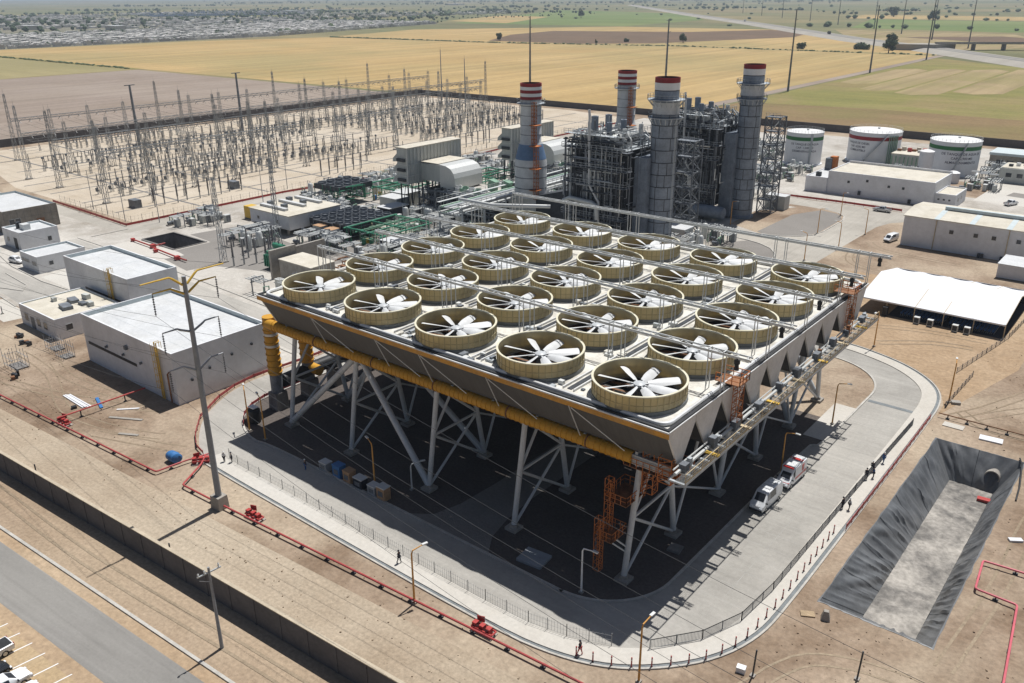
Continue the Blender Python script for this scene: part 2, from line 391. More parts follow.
MT['house_grey'] = mat('house_grey', (.46, .44, .42), .85, var=.08, rnd=.3)
MT['solar'] = mat('solar', (.07, .10, .17), .3, var=.1, world=True, scale=.02)
MT['hdpe_black'] = mat('hdpe_black', (.025, .026, .028), .5, var=.2)

def translucent(m, fac, col):
    nt = m.node_tree; b = nt.nodes['Principled BSDF']; o = [n for n in nt.nodes if n.type == 'OUTPUT_MATERIAL'][0]
    tr = nt.nodes.new('ShaderNodeBsdfTranslucent'); tr.inputs[0].default_value = (*col, 1); mx = nt.nodes.new('ShaderNodeMixShader'); mx.inputs[0].default_value = fac
    nt.links.new(b.outputs[0], mx.inputs[1]); nt.links.new(tr.outputs[0], mx.inputs[2]); nt.links.new(mx.outputs[0], o.inputs[0])
translucent(MT['frp'], .42, (.75, .62, .33))          # thin glass fibre lets some light through
MT['frp_seam'] = mat('frp_seam', (.42, .36, .21), .7, var=.1)
MT['rut'] = ground_mat('rut', [K('#a3927c'), K('#907f6a'), K('#b2a18a')], fine=1.8, grain=.25)
MT['joint'] = mat('joint', (.345, .335, .31), .9, var=.1, world=True)
# ---------------------------------------------------------------- the ground, one sheet with two openings (basin, pit)
POND = (77.4, 89.3, 5.6, 54.0); PIT = (-128.4, -112.0, 38.6, 47.9)
def ground_mesh():
    xs = [-30000, PIT[0], PIT[1], POND[0], POND[1], 30000]; ys = [-6000, POND[2], PIT[2], PIT[3], POND[3], 30000]
    mb = MB()
    for i in range(5):
        for j in range(5):
            x, y = (xs[i] + xs[i + 1]) / 2, (ys[j] + ys[j + 1]) / 2
            if any(h[0] < x < h[1] and h[2] < y < h[3] for h in (POND, PIT)): continue
            mb.face([(xs[i], ys[j], 0), (xs[i + 1], ys[j], 0), (xs[i + 1], ys[j + 1], 0), (xs[i], ys[j + 1], 0)])
    return mb
build(ground_mesh(), 'ground', 'sand', kind='structure', loc=(0, 0, 0))

# slope of the boundary wall, the road outside and the red fire main
def wl(x, c): return c + .0665 * x
sheet('dirt_road', [(-260, wl(-260, -28.6)), (-260, wl(-260, -38.4)), (130, wl(130, -38.4)), (130, wl(130, -28.6))], .004, 'dirt_road')
sheet('verge', [(-260, wl(-260, -38.6)), (-260, wl(-260, -45.4)), (130, wl(130, -45.4)), (130, wl(130, -38.6))], .004, 'verge')
sheet('road_shoulder', [(-260, wl(-260, -45.6)), (-260, wl(-260, -54.5)), (130, wl(130, -54.5)), (130, wl(130, -45.6))], .004, 'tan_sand')
sheet('asphalt_road', [(-260, wl(-260, -47.1))] + [(-260, wl(-260, -52.9)), (130, wl(130, -52.9)), (130, wl(130, -47.1))], .010, 'asphalt')
sheet('parking_lot', [(-260, wl(-260, -54.5)), (-260, -150), (130, -150), (130, wl(130, -54.5))], .004, 'parking_dirt')
mb = MB()
for k in range(14): mb.face([(9.4 + 2.62 * k + dx, wl(9.4 + 2.62 * k, -54.1) + dy, .012) for dx, dy in ((0, 0), (-.5, -5.2), (-.36, -5.2), (.14, 0))])
build(mb, 'parking_markings', 'white_paint', kind='structure', loc=(0, 0, 0))
mb = MB(); band(mb, [(-260, wl(-260, -45.75)), (130, wl(130, -45.75))], 0, .35, 0, .16); build(mb, 'road_kerb', 'kerb', kind='structure', loc=(0, 0, 0))

# the loop road round the air cooled condenser
OUT = [(-3.5, -20.7), (30, -20.9), (52.6, -20.8), (59.5, -19.9), (64.8, -17.9), (69.1, -14.4), (72.6, -9.9), (74.5, -4.6), (75, 1), (75, 26), (75, 61),
       (74.7, 66.6), (73.6, 71.2), (71.2, 75.2), (67.6, 78.6), (63.3, 81.2), (56.1, 83.7), (50, 84.1), (20, 84.2), (-14, 84.2), (-23.2, 84.2), (-23.2, 30), (-23, 11), (-23.6, 2), (-22.9, -2.4), (-21.3, -6.4), (-17.3, -12.6),
       (-12.6, -16.3), (-8.7, -18.6)]
OUT = chaikin(OUT, 2, True)
INN = [(-4.7, -12.1), (-1.5, -11.4), (8, -11.3), (54, -11.3)] + arc(53.4, -1.8, 9.5, -90, 0, 8) + [(62.9, 39.6), (64.6, 40.6), (64.7, 59)] + arc(52.7, 63.6, 12.1, 0, 90, 8) + \
      [(45, 75.7), (-10, 75.7), (-15.9, 75.7), (-15.9, 30), (-15.8, 6), (-15.9, -1.8), (-14.9, -5), (-13, -8), (-9.8, -10.4)]
sheet('perimeter_road', OUT, .008, 'concrete')
INN = chaikin(INN, 1, True)
GAT = sheet('yard_gravel', INN, .014, 'shade_gravel')  # under-deck shade is partly in this colour; the sunlit ground is paler
sheet('yard_sand', [(45, 50)] + [(64.4, 50), (64.4, 59)] + arc(52.7, 63.6, 11.8, 0, 90, 8) + [(45, 75.3)], .019, 'sand')
sheet('service_slab', [(60.9, 42.5), (64.4, 42.5), (64.4, 56.5), (60.9, 56.5)], .024, 'sidewalk')
mb = MB(); band(mb, INN + [INN[0]], 0, .32, 0, .17); build(mb, 'inner_kerb', 'kerb', kind='structure', loc=(0, 0, 0))
walk_line = chaikin([(-5.5, -20.2), (-3.5, -20.7), (30, -20.9), (52.6, -20.8), (59.5, -19.9), (64.8, -17.9), (69.1, -14.4), (72.6, -9.9), (74.5, -4.6), (75, 1), (75, 26), (75, 61), (74.7, 66.6), (73.6, 71.2), (71.2, 75.2), (67.6, 78.6), (63.3, 81.2), (56.1, 83.7), (50, 84.1), (20, 84.2)], 2)
mb = MB(); band(mb, walk_line, .55, 2.9, 0, .13); build(mb, 'sidewalk', 'sidewalk', kind='structure', loc=(0, 0, 0))
mb = MB(); flat_band(mb, walk_line, .12, .55, .028); build(mb, 'drain_channel', 'drain', kind='structure', loc=(0, 0, 0))
mb = MB(); band(mb, walk_line, -.12, .12, 0, .16); build(mb, 'outer_kerb', 'kerb', kind='structure', loc=(0, 0, 0))
# dark channel crossing the road and the sandy run to the right of it
sheet('cross_drain', [(64.9, 60.4), (75.0, 60.4), (75.0, 61.3), (64.9, 61.3)], .032, 'drain')
sheet('apron_sand', [(75.3, 86), (75.3, 61.6), (84, 63), (118, 66), (118, 160), (79, 160)], .006, 'sand')
sheet('tent_ground', [(30, 130.5), (30, 84.6), (50, 84.6), (56.1, 84.2), (63.3, 81.7), (67.6, 79.1), (71.2, 75.7), (73.6, 71.7), (75.2, 66.6), (75.4, 61.9), (82, 90), (82, 133), (56, 133)], .009, 'tan_sand')
sheet('basin_berm', [(75.6, -8), (96, -8), (96, 5.5), (75.6, 5.5)], .007, 'sand')

# plant yard, roads and paved courts
sheet('plant_yard', [(-146, 84.6), (28.5, 84.6), (28.5, 188), (-2, 188), (-2, 320), (-146, 340)], .005, 'yard')
mb = MB(); x0, x1, y0, y1 = PIT
for p in ([(-205, -6), (x0, -7.3), (x0, 43), (-205, 43)], [(x0, -7.3), (x1, -7.6), (x1, y0), (x0, y0)], [(x0, y1), (x1, y1), (x1, 84.6), (x0, 84.6)], [(-146, 43), (x0, 43), (x0, 84.6), (-146, 84.6)], [(x1, -7.6), (-88, -8), (-58, -2), (-23.9, 7), (-23.9, 84.6), (x1, 84.6)]): mb.face([(*q, .006) for q in p])
build(mb, 'plant_yard', 'yard', kind='structure', loc=(0, 0, 0))
sheet('west_lane', [(-205, -2), (-160, 0), (-138, -4), (-98, -7), (-88, -3), (-100, 4), (-130, 3), (-205, 8)], .012, 'concrete')
sheet('cross_lane', [(-145, 27.5), (-145, 20), (-64, 15.6), (-24, 14), (-24, 24)], .013, 'concrete')
sheet('gas_yard_court', [(-111, 37), (-92, 36), (-70, 44), (-66, 60), (-92, 62), (-120, 66), (-123, 50), (-111, 49)], .013, 'grey_gravel')
sheet('court_slab', [(-106, 32), (-92, 30), (-91, 36.5), (-105, 37.5)], .018, 'grey_gravel')
sheet('cooler_court', [(-91, 63), (-64, 60), (-62, 80), (-90, 84)], .012, 'grey_gravel')
EJ = [(20.5, 84.6), (28.6, 84.6), (28.6, 135), (29, 168), (29.3, 178), (31, 185), (34, 188.8), (60, 189.4), (140, 189.4), (140, 200.4), (20, 200.6), (-30, 200.2), (-30, 190.8), (3, 191), (10, 190.2), (15.2, 188.2), (17.9, 185), (19.2, 179.9),
      (19.4, 163.2), (18.4, 157.5), (16.1, 154.3), (11.5, 151.2), (6.3, 149.9), (-4, 153.5), (-10, 152.5), (-10, 145.5), (0, 143.2), (6, 142.4), (10.4, 141), (14.7, 138.2), (18, 133.6), (20.3, 124)]
sheet('junction_road', EJ, .010, 'concrete_y')
sheet('traffic_island', [(-6, 156), (6.3, 150.4), (11.3, 151.7), (15.7, 154.7), (17.9, 157.9), (18.9, 163.3), (18.7, 179.8), (17.4, 184.6), (14.9, 187.7), (3, 190.4), (-7, 175)], .014, 'sand')
sheet('island_gravel', [(4, 152.4), (6.3, 150.8), (11.1, 152.1), (15.4, 155), (17.5, 158.2), (18.4, 163.4), (18.2, 179.6), (17, 184.1), (14.6, 187.2), (9, 188.7), (4.2, 178)], .019, 'grey_gravel')
sheet('gravel_patch', [(2, 118), (19.8, 118), (20, 124), (17.6, 133.3), (14.4, 137.8), (10.1, 140.5), (6, 141.8), (2, 136)], .012, 'grey_gravel')
mb = MB(); band(mb, [(6.3, 150.2), (11.4, 151.5), (15.9, 154.5), (18.2, 157.7), (19.2, 163.2), (19, 179.9), (17.7, 184.8), (15, 188)], 0, .35, 0, .17)
band(mb, [(0, 143), (6, 142.2), (10.3, 140.8), (14.5, 138), (17.8, 133.4), (20.1, 124)], -.35, 0, 0, .17); build(mb, 'island_kerb', 'kerb', kind='structure', loc=(0, 0, 0))
sheet('sand_yard_east', [(29.3, 84.8), (140, 84.8), (140, 189), (34.5, 188.4), (31.4, 184.6), (29.7, 178), (29.3, 135)], .0075, 'sand')
sheet('tank_yard', [(-30, 201), (140, 201), (140, 350), (-60, 338), (-60, 201)], .007, 'yard')
# switchyard
sheet('switchyard_gravel', [(-322, 66), (-232, 47), (-150, 47), (-150, 334), (-200, 344), (-322, 344)], .006, 'white_gravel')
sheet('switchyard_lane', [(-250, 38), (-196, 44.4), (-147.4, 43.6), (-147.4, 190), (-150, 330), (-141, 330), (-139, 190), (-139, 39.5), (-196, 37), (-250, 30)], .008, 'concrete_y')
mb = MB()
for x in (-166, -188, -211, -232, -262, -290): mb.box(x - .5, x + .5, 60 if x < -232 else 50, 335, .002, .03)
for y in (72, 99, 128, 160, 195, 232, 270, 305): mb.box(-318, -153, y - .5, y + .5, .002, .026)
build(mb, 'cable_trench', 'conc_dark', kind='structure', loc=(0, 0, 0))
# basin of the pit
mb = MB(); x0, x1, y0, y1 = PIT
mb.face([(x0, y0, -7), (x1, y0, -7), (x1, y1, -7), (x0, y1, -7)])
for a, b in (((x0, y0), (x1, y0)), ((x1, y0), (x1, y1)), ((x1, y1), (x0, y1)), ((x0, y1), (x0, y0))): mb.face([(*a, .1), (*b, .1), (*b, -7), (*a, -7)])
band(mb, [(x0, y0), (x1, y0), (x1, y1), (x0, y1), (x0, y0)], -.6, 0, -.3, .22)
build(mb, 'excavated_pit', 'conc_dark', label='square concrete lined pit sunk in the yard beside the switchyard', cat='pit')

# ---------------------------------------------------------------- lined basin
def basin():
    x0, x1, y0, y1 = POND; r = random.Random(5); D = -4.6
    t = thing('lined_basin', 'long sunken basin lined with creased black plastic sheet', 'basin', ((x0 + x1) / 2, (y0 + y1) / 2, 0))
    fx0, fx1, fy0, fy1 = x0 + 3.4, x1 - 2.6, y0 + 6.2, y1 - 3.2
    # rim on the ground (rounded over the edge), then the four slopes with creases running down them
    def slope(a, b, c, d, n, m, name):
        a, b, c, d = map(Vector, (a, b, c, d)); mb = MB(); nrm = (b - a).cross(d - a).normalized(); ph = [r.uniform(0, 6) for _ in range(6)]
        lean = r.uniform(.10, .22)
        for j in range(m + 1):
            for i in range(n + 1):
                u, v = i / n, j / m; p = (a * (1 - u) + b * u) * (1 - v) + (d * (1 - u) + c * u) * v
                L = (b - a).length; s = (u + lean * v * 6 / L) * L
                q1 = nz(Vector((s * .6 + ph[0], v * .7, ph[1]))); q2 = nz(Vector((s * 1.4 + ph[2] + .6 * q1, v * .8, ph[3]))); q3 = nz(Vector((s * .16 + ph[4], v * 2.2 + .3 * s, ph[5])))
                w = .30 * (1 - abs(q1)) ** 4 + .10 * (1 - abs(q2)) ** 4 + .42 * max(0, q3) - .22 + .03 * nz(Vector((s * 2, v * 5, 1)))
                e = min(1, 6 * v, 6 * (1 - v) + .2) * min(1, 8 * u + .1, 8 * (1 - u) + .1)
                mb.v.append(tuple(p + nrm * w * e))
        for j in range(m):
            for i in range(n): k = j * (n + 1) + i; mb.f.append((k, k + 1, k + n + 2, k + n + 1)); mb.m.append(0)
        o = build(mb, name, 'liner', t, smooth=True); sm = MB(); st = max(2, n // max(1, round((Vector(b) - Vector(a)).length / 6.5)))
        for i in range(st, n - 1, st):
            k = len(sm.v)
            for j in range(m + 1): p, q = Vector(mb.v[j * (n + 1) + i]) + nrm * .03, Vector(mb.v[j * (n + 1) + i + 1]) + nrm * .03; sm.v += [tuple(p), tuple(p.lerp(q, .45))]
            for j in range(m): sm.f.append((k + 2 * j, k + 2 * j + 1, k + 2 * j + 3, k + 2 * j + 2)); sm.m.append(0)
        build(sm, 'sheet_seam', 'black_metal', o)
    Z = .06
    R = ((x0 - .22, y0 - .22), (x1 + .22, y0 - .22), (x1 + .22, y1 + .22), (x0 - .22, y1 + .22))
    P = [(x0, y0, Z), (x1, y0, Z), (x1, y1, Z), (x0, y1, Z)]; Q = [(fx0, fy0, D), (fx1, fy0, D), (fx1, fy1, D), (fx0, fy1, D)]
    for i in range(4):
        j = (i + 1) % 4; L = (Vector(P[i]) - Vector(P[j])).length
        slope(P[i], P[j], Q[j], Q[i], max(40, int(L * 5)), 14, 'liner_slope')
    mb = MB()
    for i in range(4):
        j = (i + 1) % 4; n = 24; o = len(mb.v)
        for k in range(n + 1):
            u = k / n; a, b = Vector((*R[i], .03)).lerp(Vector((*R[j], .03)), u), Vector(P[i]).lerp(Vector(P[j]), u); q = r.uniform(.15, 1.0) if 0 < k < n else 1; mb.v += [tuple(b.lerp(a, q)), tuple(b)]
        for k in range(n): mb.f.append((o + 2 * k, o + 2 * k + 2, o + 2 * k + 3, o + 2 * k + 1)); mb.m.append(0)
    build(mb, 'liner_edge', 'liner', t)
    mb = MB(); n, m = 16, 60
    for j in range(m + 1):
        for i in range(n + 1): mb.v.append((fx0 + (fx1 - fx0) * i / n, fy0 + (fy1 - fy0) * j / m, D + r.uniform(0, .05) + .16 * max(0, nz(Vector((i * .25, j * .45, 3)))) ** 1.5 + (.02 if 0 < i < n and 0 < j < m else 0)))
    for j in range(m):
        for i in range(n): k = j * (n + 1) + i; mb.f.append((k, k + 1, k + n + 2, k + n + 1)); mb.m.append(0)
    build(mb, 'basin_floor', 'pond_floor', t, smooth=True)
    mb = MB(); mb.lathe(0, 0, [(1.05, 0), (1.05, 1.6), (.9, 1.6), (.9, 0)], 20)
    mb.v = [(86.0 + x, y1 - .7 - z * 1.0, -2.6 + y) for x, y, z in mb.v]
    pipe = build(mb, 'inlet_pipe', 'conc_obj', t, smooth=True)
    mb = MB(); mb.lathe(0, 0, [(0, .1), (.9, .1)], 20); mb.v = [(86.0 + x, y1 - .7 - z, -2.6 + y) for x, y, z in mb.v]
    build(mb, 'pipe_shadow', 'black_metal', pipe).name = 'pipe_mouth_shade'  # black disc painted in as the darkness inside the pipe
    mb = MB(); mb.path([(90.4, 42, .15), (90.1, 46, .3), (89.2, 52.6, .35), (88.6, 54.6, .25)], .12, 6); build(mb, 'drain_hose', 'hdpe_black', t)
basin()
tag(build(MB().cbox(86.2, 47.6, -4.45, 1.9, .9, .35, .1), 'red_box', 'red'), 'flat red box lying on the floor of the lined basin', 'box')

# joints in the concrete road and wheel ruts on the sand
mb = MB()
for k in range(19): x = -2 + 3.1 * k; mb.box(x - .03, x + .03, -17.6, -11.8, .004, .0125)
for k in range(20): y = -1 + 3.1 * k; mb.box(65.1, 72.2, y - .03, y + .03, .004, .0125)
mb.box(-3, 54, -14.75, -14.69, .004, .0125); mb.box(68.7, 68.76, 0, 60, .004, .0125)
build(mb, 'road_joint', 'joint', kind='structure', loc=(0, 0, 0))
rq = random.Random(8); mb = MB()
def rut(pts, w=.28, gap=1.7, z=.021):
    P = [Vector((*p, 0)) for p in pts]; Q = []
    for i in range(len(P) - 1):
        a, b, c, d = P[max(0, i - 1)], P[i], P[i + 1], P[min(len(P) - 1, i + 2)]
        for k in range(6):
            t = k / 6; Q.append(.5 * ((2 * b) + (c - a) * t + (2 * a - 5 * b + 4 * c - d) * t * t + (3 * b - a - 3 * c + d) * t ** 3))
    Q = [(p.x + rq.uniform(-.05, .05), p.y + rq.uniform(-.05, .05)) for p in Q]
    for s in (-gap / 2, gap / 2): flat_band(mb, Q, s - w / 2, s + w / 2, z)
rz_ = .020
for pts in ([(-70, -19), (-55, -20), (-38, -25), (-24, -23), (-16, -19.5)], [(-66, -28), (-48, -24), (-30, -17.5), (-25, -14)], [(-26, -26), (-15, -22), (-10, -20)], [(-60, -17), (-50, -18.5), (-36, -17)],
            [(77, 62.5), (82, 72), (88, 90), (91, 120)], [(79, 63), (88, 75), (100, 84)], [(76.5, -12), (80, -4), (88, -1), (98, -2)], [(60, -27), (75, -20), (88, -10), (100, -8)], [(91, 3), (92.5, 20), (93, 40), (96, 58)],
            [(32, 150), (36, 138), (50, 134), (80, 138)], [(31, 120), (34, 100), (40, 90), (48, 88)], [(58, 88), (66, 94), (74, 96)], [(50, 90), (54, 96), (64, 100), (76, 101)], [(33, 160), (40, 154), (60, 152)], [(78, 66), (84, 62), (98, 64)],
            [(-80, -47), (-30, -43.2), (5, -42.4), (40, -39.4), (100, -35.4)]): rz_ += .0012; rut(pts, rq.uniform(.22, .4), z=rz_)
build(mb, 'wheel_ruts', 'rut', kind='structure', loc=(0, 0, 0))

# kerbs and pavements in the western part of the plant
mb = MB()
for line in ([(-205, 9), (-160, 9.5), (-131, 4.4), (-112, 3.6)], [(-205, -3.2), (-160, -1), (-138, -5), (-98, -8.2)], [(-145, 28), (-98, 28.2), (-64, 27), (-27, 24.6)], [(-145, 19.4), (-98, 18.4), (-64, 15), (-27, 13.2)], [(-143, 31), (-143, 42)], [(-112, 3.6), (-99, 4.6), (-97.6, 14)], [(-130, -3), (-116, -5.2), (-108, -2.4), (-112, 0), (-126, 1)]): band(mb, line, -.12, .12, 0, .16)
build(mb, 'yard_kerb', 'kerb', kind='structure', loc=(0, 0, 0))
for q in ([(-130, 30), (-98, 29.5), (-98, 36), (-109, 38), (-130, 37.6)], [(-116, 5), (-100, 5), (-98.2, 17), (-116, 17)], [(-64, 28), (-27, 26), (-27, 38), (-64, 40)], [(-108, -13), (-90, -14), (-89, -8.4), (-106, -7.8)], [(-139, 90), (-129, 90), (-129, 150), (-139, 150)], [(-52, 62), (-18, 62), (-18, 84), (-52, 84)], [(-84, 126), (-64, 126), (-64, 156), (-84, 156)]): sheet('concrete_apron', q, .0165, 'sidewalk')
for k, q in enumerate(([(-56, 52), (-26, 52), (-26, 60), (-56, 60)], [(-46, 88), (-12, 88), (-12, 104), (-46, 104)], [(-60, 176), (-36, 176), (-36, 198), (-60, 198)], [(-40, 206), (-20, 206), (-20, 240), (-40, 240)], [(-4, 236), (36, 238), (36, 262), (-4, 262)])): sheet('oily_ground', q, .0195, 'grey_gravel' if k % 2 else 'sand')
sheet('yard_lane', [(28.5, -11.0), (31.3, -9), (32.4, -5), (32.8, 2), (33, 60), (39.2, 60), (39.2, 1), (39.7, -4), (40.6, -8), (42.5, -11.0)], .0185, 'grey_gravel')
# ---------------------------------------------------------------- the air cooled condenser on its legs
PX, PY = 14.0, 12.307; ZD = 21.5; ZR = 23.8
DX0, DX1, DY0, DY1 = -7.6, 63.2, -5.9, 56.3
XL = [-3.9, 10.4, 26.6, 41.7, 58.2]; YB = [-5.0, 6.7, 18.9, 31.1, 43.6, 55.5]
acc = thing('air_cooled_condenser', 'huge raised air cooled condenser on braced steel legs with wedge shaped fin bundles', 'condenser', (27.8, 25.2, 0))
def make_deck():
    mb = MB(); n = 40; R = 5.22
    xs = [DX0] + [PX * (i + .5) for i in range(4)] + [DX1]; ys = [DY0] + [PY * (j + .5) for j in range(4)] + [DY1]
    for i in range(5):
        for j in range(5):
            cx, cy = PX * i, PY * j; x0, x1, y0, y1 = xs[i], xs[i + 1], ys[j], ys[j + 1]
            an = [2 * PI * k / n for k in range(n)] + [math.atan2(y - cy, x - cx) % (2 * PI) for x in (x0, x1) for y in (y0, y1)]
            an = sorted(an); P = []
            for a in an:
                c, s = math.cos(a), math.sin(a)
                t = min(((x1 if c > 0 else x0) - cx) / c if abs(c) > 1e-9 else 1e9, ((y1 if s > 0 else y0) - cy) / s if abs(s) > 1e-9 else 1e9)
                P.append(((cx + R * c, cy + R * s), (cx + t * c, cy + t * s)))
            m = len(P)
            for k in range(m):
                a, b = P[k], P[(k + 1) % m]
                mb.face([(*a[0], ZD), (*a[1], ZD), (*b[1], ZD), (*b[0], ZD)])
                mb.face([(*a[0], ZD - .3), (*b[0], ZD - .3), (*b[1], ZD - .3), (*a[1], ZD - .3)])
    for a, b in (((DX0, DY0), (DX1, DY0)), ((DX1, DY0), (DX1, DY1)), ((DX1, DY1), (DX0, DY1)), ((DX0, DY1), (DX0, DY0))):
        mb.face([(*a, ZD - .3), (*b, ZD - .3), (*b, ZD), (*a, ZD)])
    return mb
build(make_deck(), 'deck', 'deck', acc)
# rounded service pipe and dark gap round the edge of the deck
mb = MB(); e = .75; r = 1.2
lp = []
for cx, cy, a in ((DX1 - e - r, DY1 - e - r, 0), (DX0 + e + r, DY1 - e - r, 90), (DX0 + e + r, DY0 + e + r, 180), (DX1 - e - r, DY0 + e + r, 270)):
    lp += [(x, y, ZD + .28) for x, y in arc(cx, cy, r, a, a + 90, 4)]
mb.path(lp + [lp[0]], .24, 8); build(mb, 'perimeter_pipe', 'gutter', acc, smooth=True)
mb = MB()
mb.box(DX0 + .02, DX1 - .02, DY0 + .02, DY0 + .38, ZD, ZD + .22); mb.box(DX1 - .42, DX1 - .05, DY0 + .4, DY1 - .4, ZD, ZD + .2); mb.box(DX0 + .02, DX0 + .4, DY0 + .4, DY1 - .4, ZD, ZD + .2)
build(mb, 'edge_cable_tray', 'black_metal', acc)
mb = MB(); mb.box(DX0 - .1, DX1 + .05, DY0 - .12, DY0 - .003, ZD - .75, ZD - .12); build(mb, 'front_flashing', 'flash_orange', acc)
mb = MB(); mb.box(DX0 - .1, DX1 + .1, DY0 - .2, DY0 - .005, ZD - .1, ZD + .06); mb.box(DX1 + .003, DX1 + .12, DY0 - .1, DY1, ZD - .1, ZD + .06); build(mb, 'edge_trim', 'gutter', acc)
# ten wedge shaped fin bundles
VP = (DY1 - DY0) / 10; ZB = 16.6
for k in range(10):
    y0 = DY0 + VP * k + .04; y1 = y0 + VP - .08; yc = (y0 + y1) / 2; mb = MB(); zt = ZD - .31; h = .42; t = .22
    x0, x1 = DX0 + .35, DX1 - .35
    mb.xprism([(y0, zt), (yc - h, ZB), (yc - h + t, ZB + .05), (y0 + t, zt)], x0, x1)
    mb.xprism([(y1 - t, zt), (yc + h - t, ZB + .05), (yc + h, ZB), (y1, zt)], x0, x1)
    mb.box(x0, x1, yc - h + .02, yc + h - .02, ZB - .25, ZB)
    v = build(mb, 'fin_bundle', 'fin_dark', acc)
    for xa, xb in ((DX1 - .345, DX1 - .12), (DX0 + .12, DX0 + .345)):
        mb = MB(); b0, b1 = (0 if k == 0 else .75), (0 if k == 9 else .75); mb.xprism([(y0, zt), (y0, zt - b0 - .01), (yc - h, ZB - .2), (yc + h, ZB - .2), (y1, zt - b1 - .01), (y1, zt)], xa, xb); build(mb, 'end_panel', 'fin_side', v)
# underside girders
mb = MB()
for y in YB: mb.beam((DX0 + 1, y if -4 < y < 55 else max(-3.2, min(54, y)), 15.3), (DX1 - 1, y if -4 < y < 55 else max(-3.2, min(54, y)), 15.3), .45, 1.2)
for x in XL: mb.beam((x, -3.4, 15.1), (x, 54, 15.1), .45, 1.1)
for x in range(-5, 62, 7): mb.beam((x, -3.3, 16.05), (x, 54, 16.05), .3, .5)
build(mb, 'girder_grid', 'galv', acc)
# white tie rods down the front slope
mb = MB()
for x in (5.2, 18.6, 26.9, 38.3, 50.6):
    build(MB().beam((x, DY0 - .16, ZD - .7), (x + .2, -3.9, ZB - .4), .09), 'tie_rod', 'galv_light', acc); build(MB().beam((x + .3, DY0 - .16, ZD - .8), (x + 6.2, -3.9, ZB - .3), .09), 'tie_rod', 'galv_light', acc)
# yellow steam main under the front edge, risers at the left end
mb = MB(); R = .80; yd = -3.1; zd = 15.4; xr = -10.8
pts = [(xr, yd + .8, 8.0), (xr, yd + .8, 14.2), (xr + .25, yd + .7, 14.9), (xr + .9, yd + .4, 15.3), (xr + 2, yd, zd)] + [(x, yd, zd) for x in range(-7, 57, 4)] + [(57.5, yd, zd)]
mb.path([(xr + .6, yd + .2, 15.2), (xr + 2, yd, zd)] + [(x, yd, zd) for x in range(-7, 57, 4)] + [(57.5, yd, zd)], R, 16)
for k in range(84):
    x = -8.2 + .78 * k; mb.lathe(0, 0, [(R, -.06), (R + .07, -.06), (R + .07, .06), (R, .06)], 16)
    mb.v[-64:] = [(x + z, yd + a, zd + b) for a, b, z in mb.v[-64:]]
duct = build(mb, 'steam_duct', 'yellow', acc, smooth=True)
mb = MB()
for x in (2.2, 14.9, 27.0, 39.6, 51.5):
    mb = MB(); mb.lathe(0, 0, [(R, -.07), (R + .1, -.07), (R + .1, .07), (R, .07)], 16); mb.v = [(x + z, yd + a, zd + b) for a, b, z in mb.v]; build(mb, 'joint_ring', 'rust', duct)
for y in (-2.3, 4.2):
    mb = MB(); top = 16.2
    mb.lathe(xr, y, [(0, top), (1.08, top), (1.08, 6.2)], 20)
    for k in range(9): z = 6.6 + 1.05 * k; mb.lathe(xr, y, [(1.08, z - .07), (1.2, z - .07), (1.2, z + .07), (1.08, z + .07)], 20)
    rp = build(mb, 'riser_pipe', 'yellow', acc, smooth=True)
    mb = MB()
    for z in (11.3, 13.3): mb = MB(); mb.lathe(xr, y, [(1.08, z - .2), (1.17, z - .2), (1.17, z + .2), (1.08, z + .2)], 20); build(mb, 'clamp_ring', 'silver_lag', rp, smooth=True)
    mb = MB(); mb.lathe(xr, y, [(1.0, 6.2), (1.0, 3.0)], 20); build(mb, 'bellows', 'steel_mid', rp, smooth=True)
    build(MB().cbox(xr, y, 0, 2.4, 2.4, 3.0, 0, .9), 'pier', 'conc_dark', rp)
mb = MB(); mb.path([(xr + .3, -1.2, 4.6), (xr, 6, 4.6), (xr, 20, 4.6), (xr, 40, 4.6), (xr, 62, 4.6)], 1.15, 14); sm = build(mb, 'steam_main', 'hdpe_black', acc, smooth=True)
for y in (9.5, 20, 31, 42, 53): build(MB().cbox(xr, y, 0, 2.6, 1.2, 3.5), 'pier', 'conc_dark', sm)
mb = MB(); mb.path([(xr, 4.2, 6.3), (xr + .2, 4.3, 5.4), (xr + 1.3, 4.6, 5.0), (xr + 2.6, 4.6, 5.0)], .9, 14); build(mb, 'elbow_pipe', 'yellow', acc, smooth=True)
# braced legs: one tower for each pair of footings on each of five lines
def tower(x, ya, yb):
    a, b = Vector((x, ya, .5)), Vector((x, yb, .5)); A, B = Vector((x, ya + 2.7, 14.8)), Vector((x, yb - 2.7, 14.8))
    if ya == YB[0]: A = Vector((x, -2.6, 14.8))
    m1, m2 = a.lerp(A, .52), b.lerp(B, .52)
    mb = MB()
    for p, q in ((a, A), (b, B)): mb.tube(p, q, .36, 12)
    st = build(mb, 'support_tower', 'leg_steel', acc, smooth=True)
    for p, q in ((a, m2), (m1, b), (m1, m2), (m1, A.lerp(B, .6)), (m2, A)):
        mb = MB(); mb.tube(p, q, .19, 8); build(mb, 'brace', 'leg_steel', st, smooth=True)
    for p in (a, b): build(MB().cbox(p.x, p.y, .02, 1.7, 1.7, .42).cbox(p.x, p.y, .44, .9, .9, .35, .4), 'footing', 'conc_obj', st)
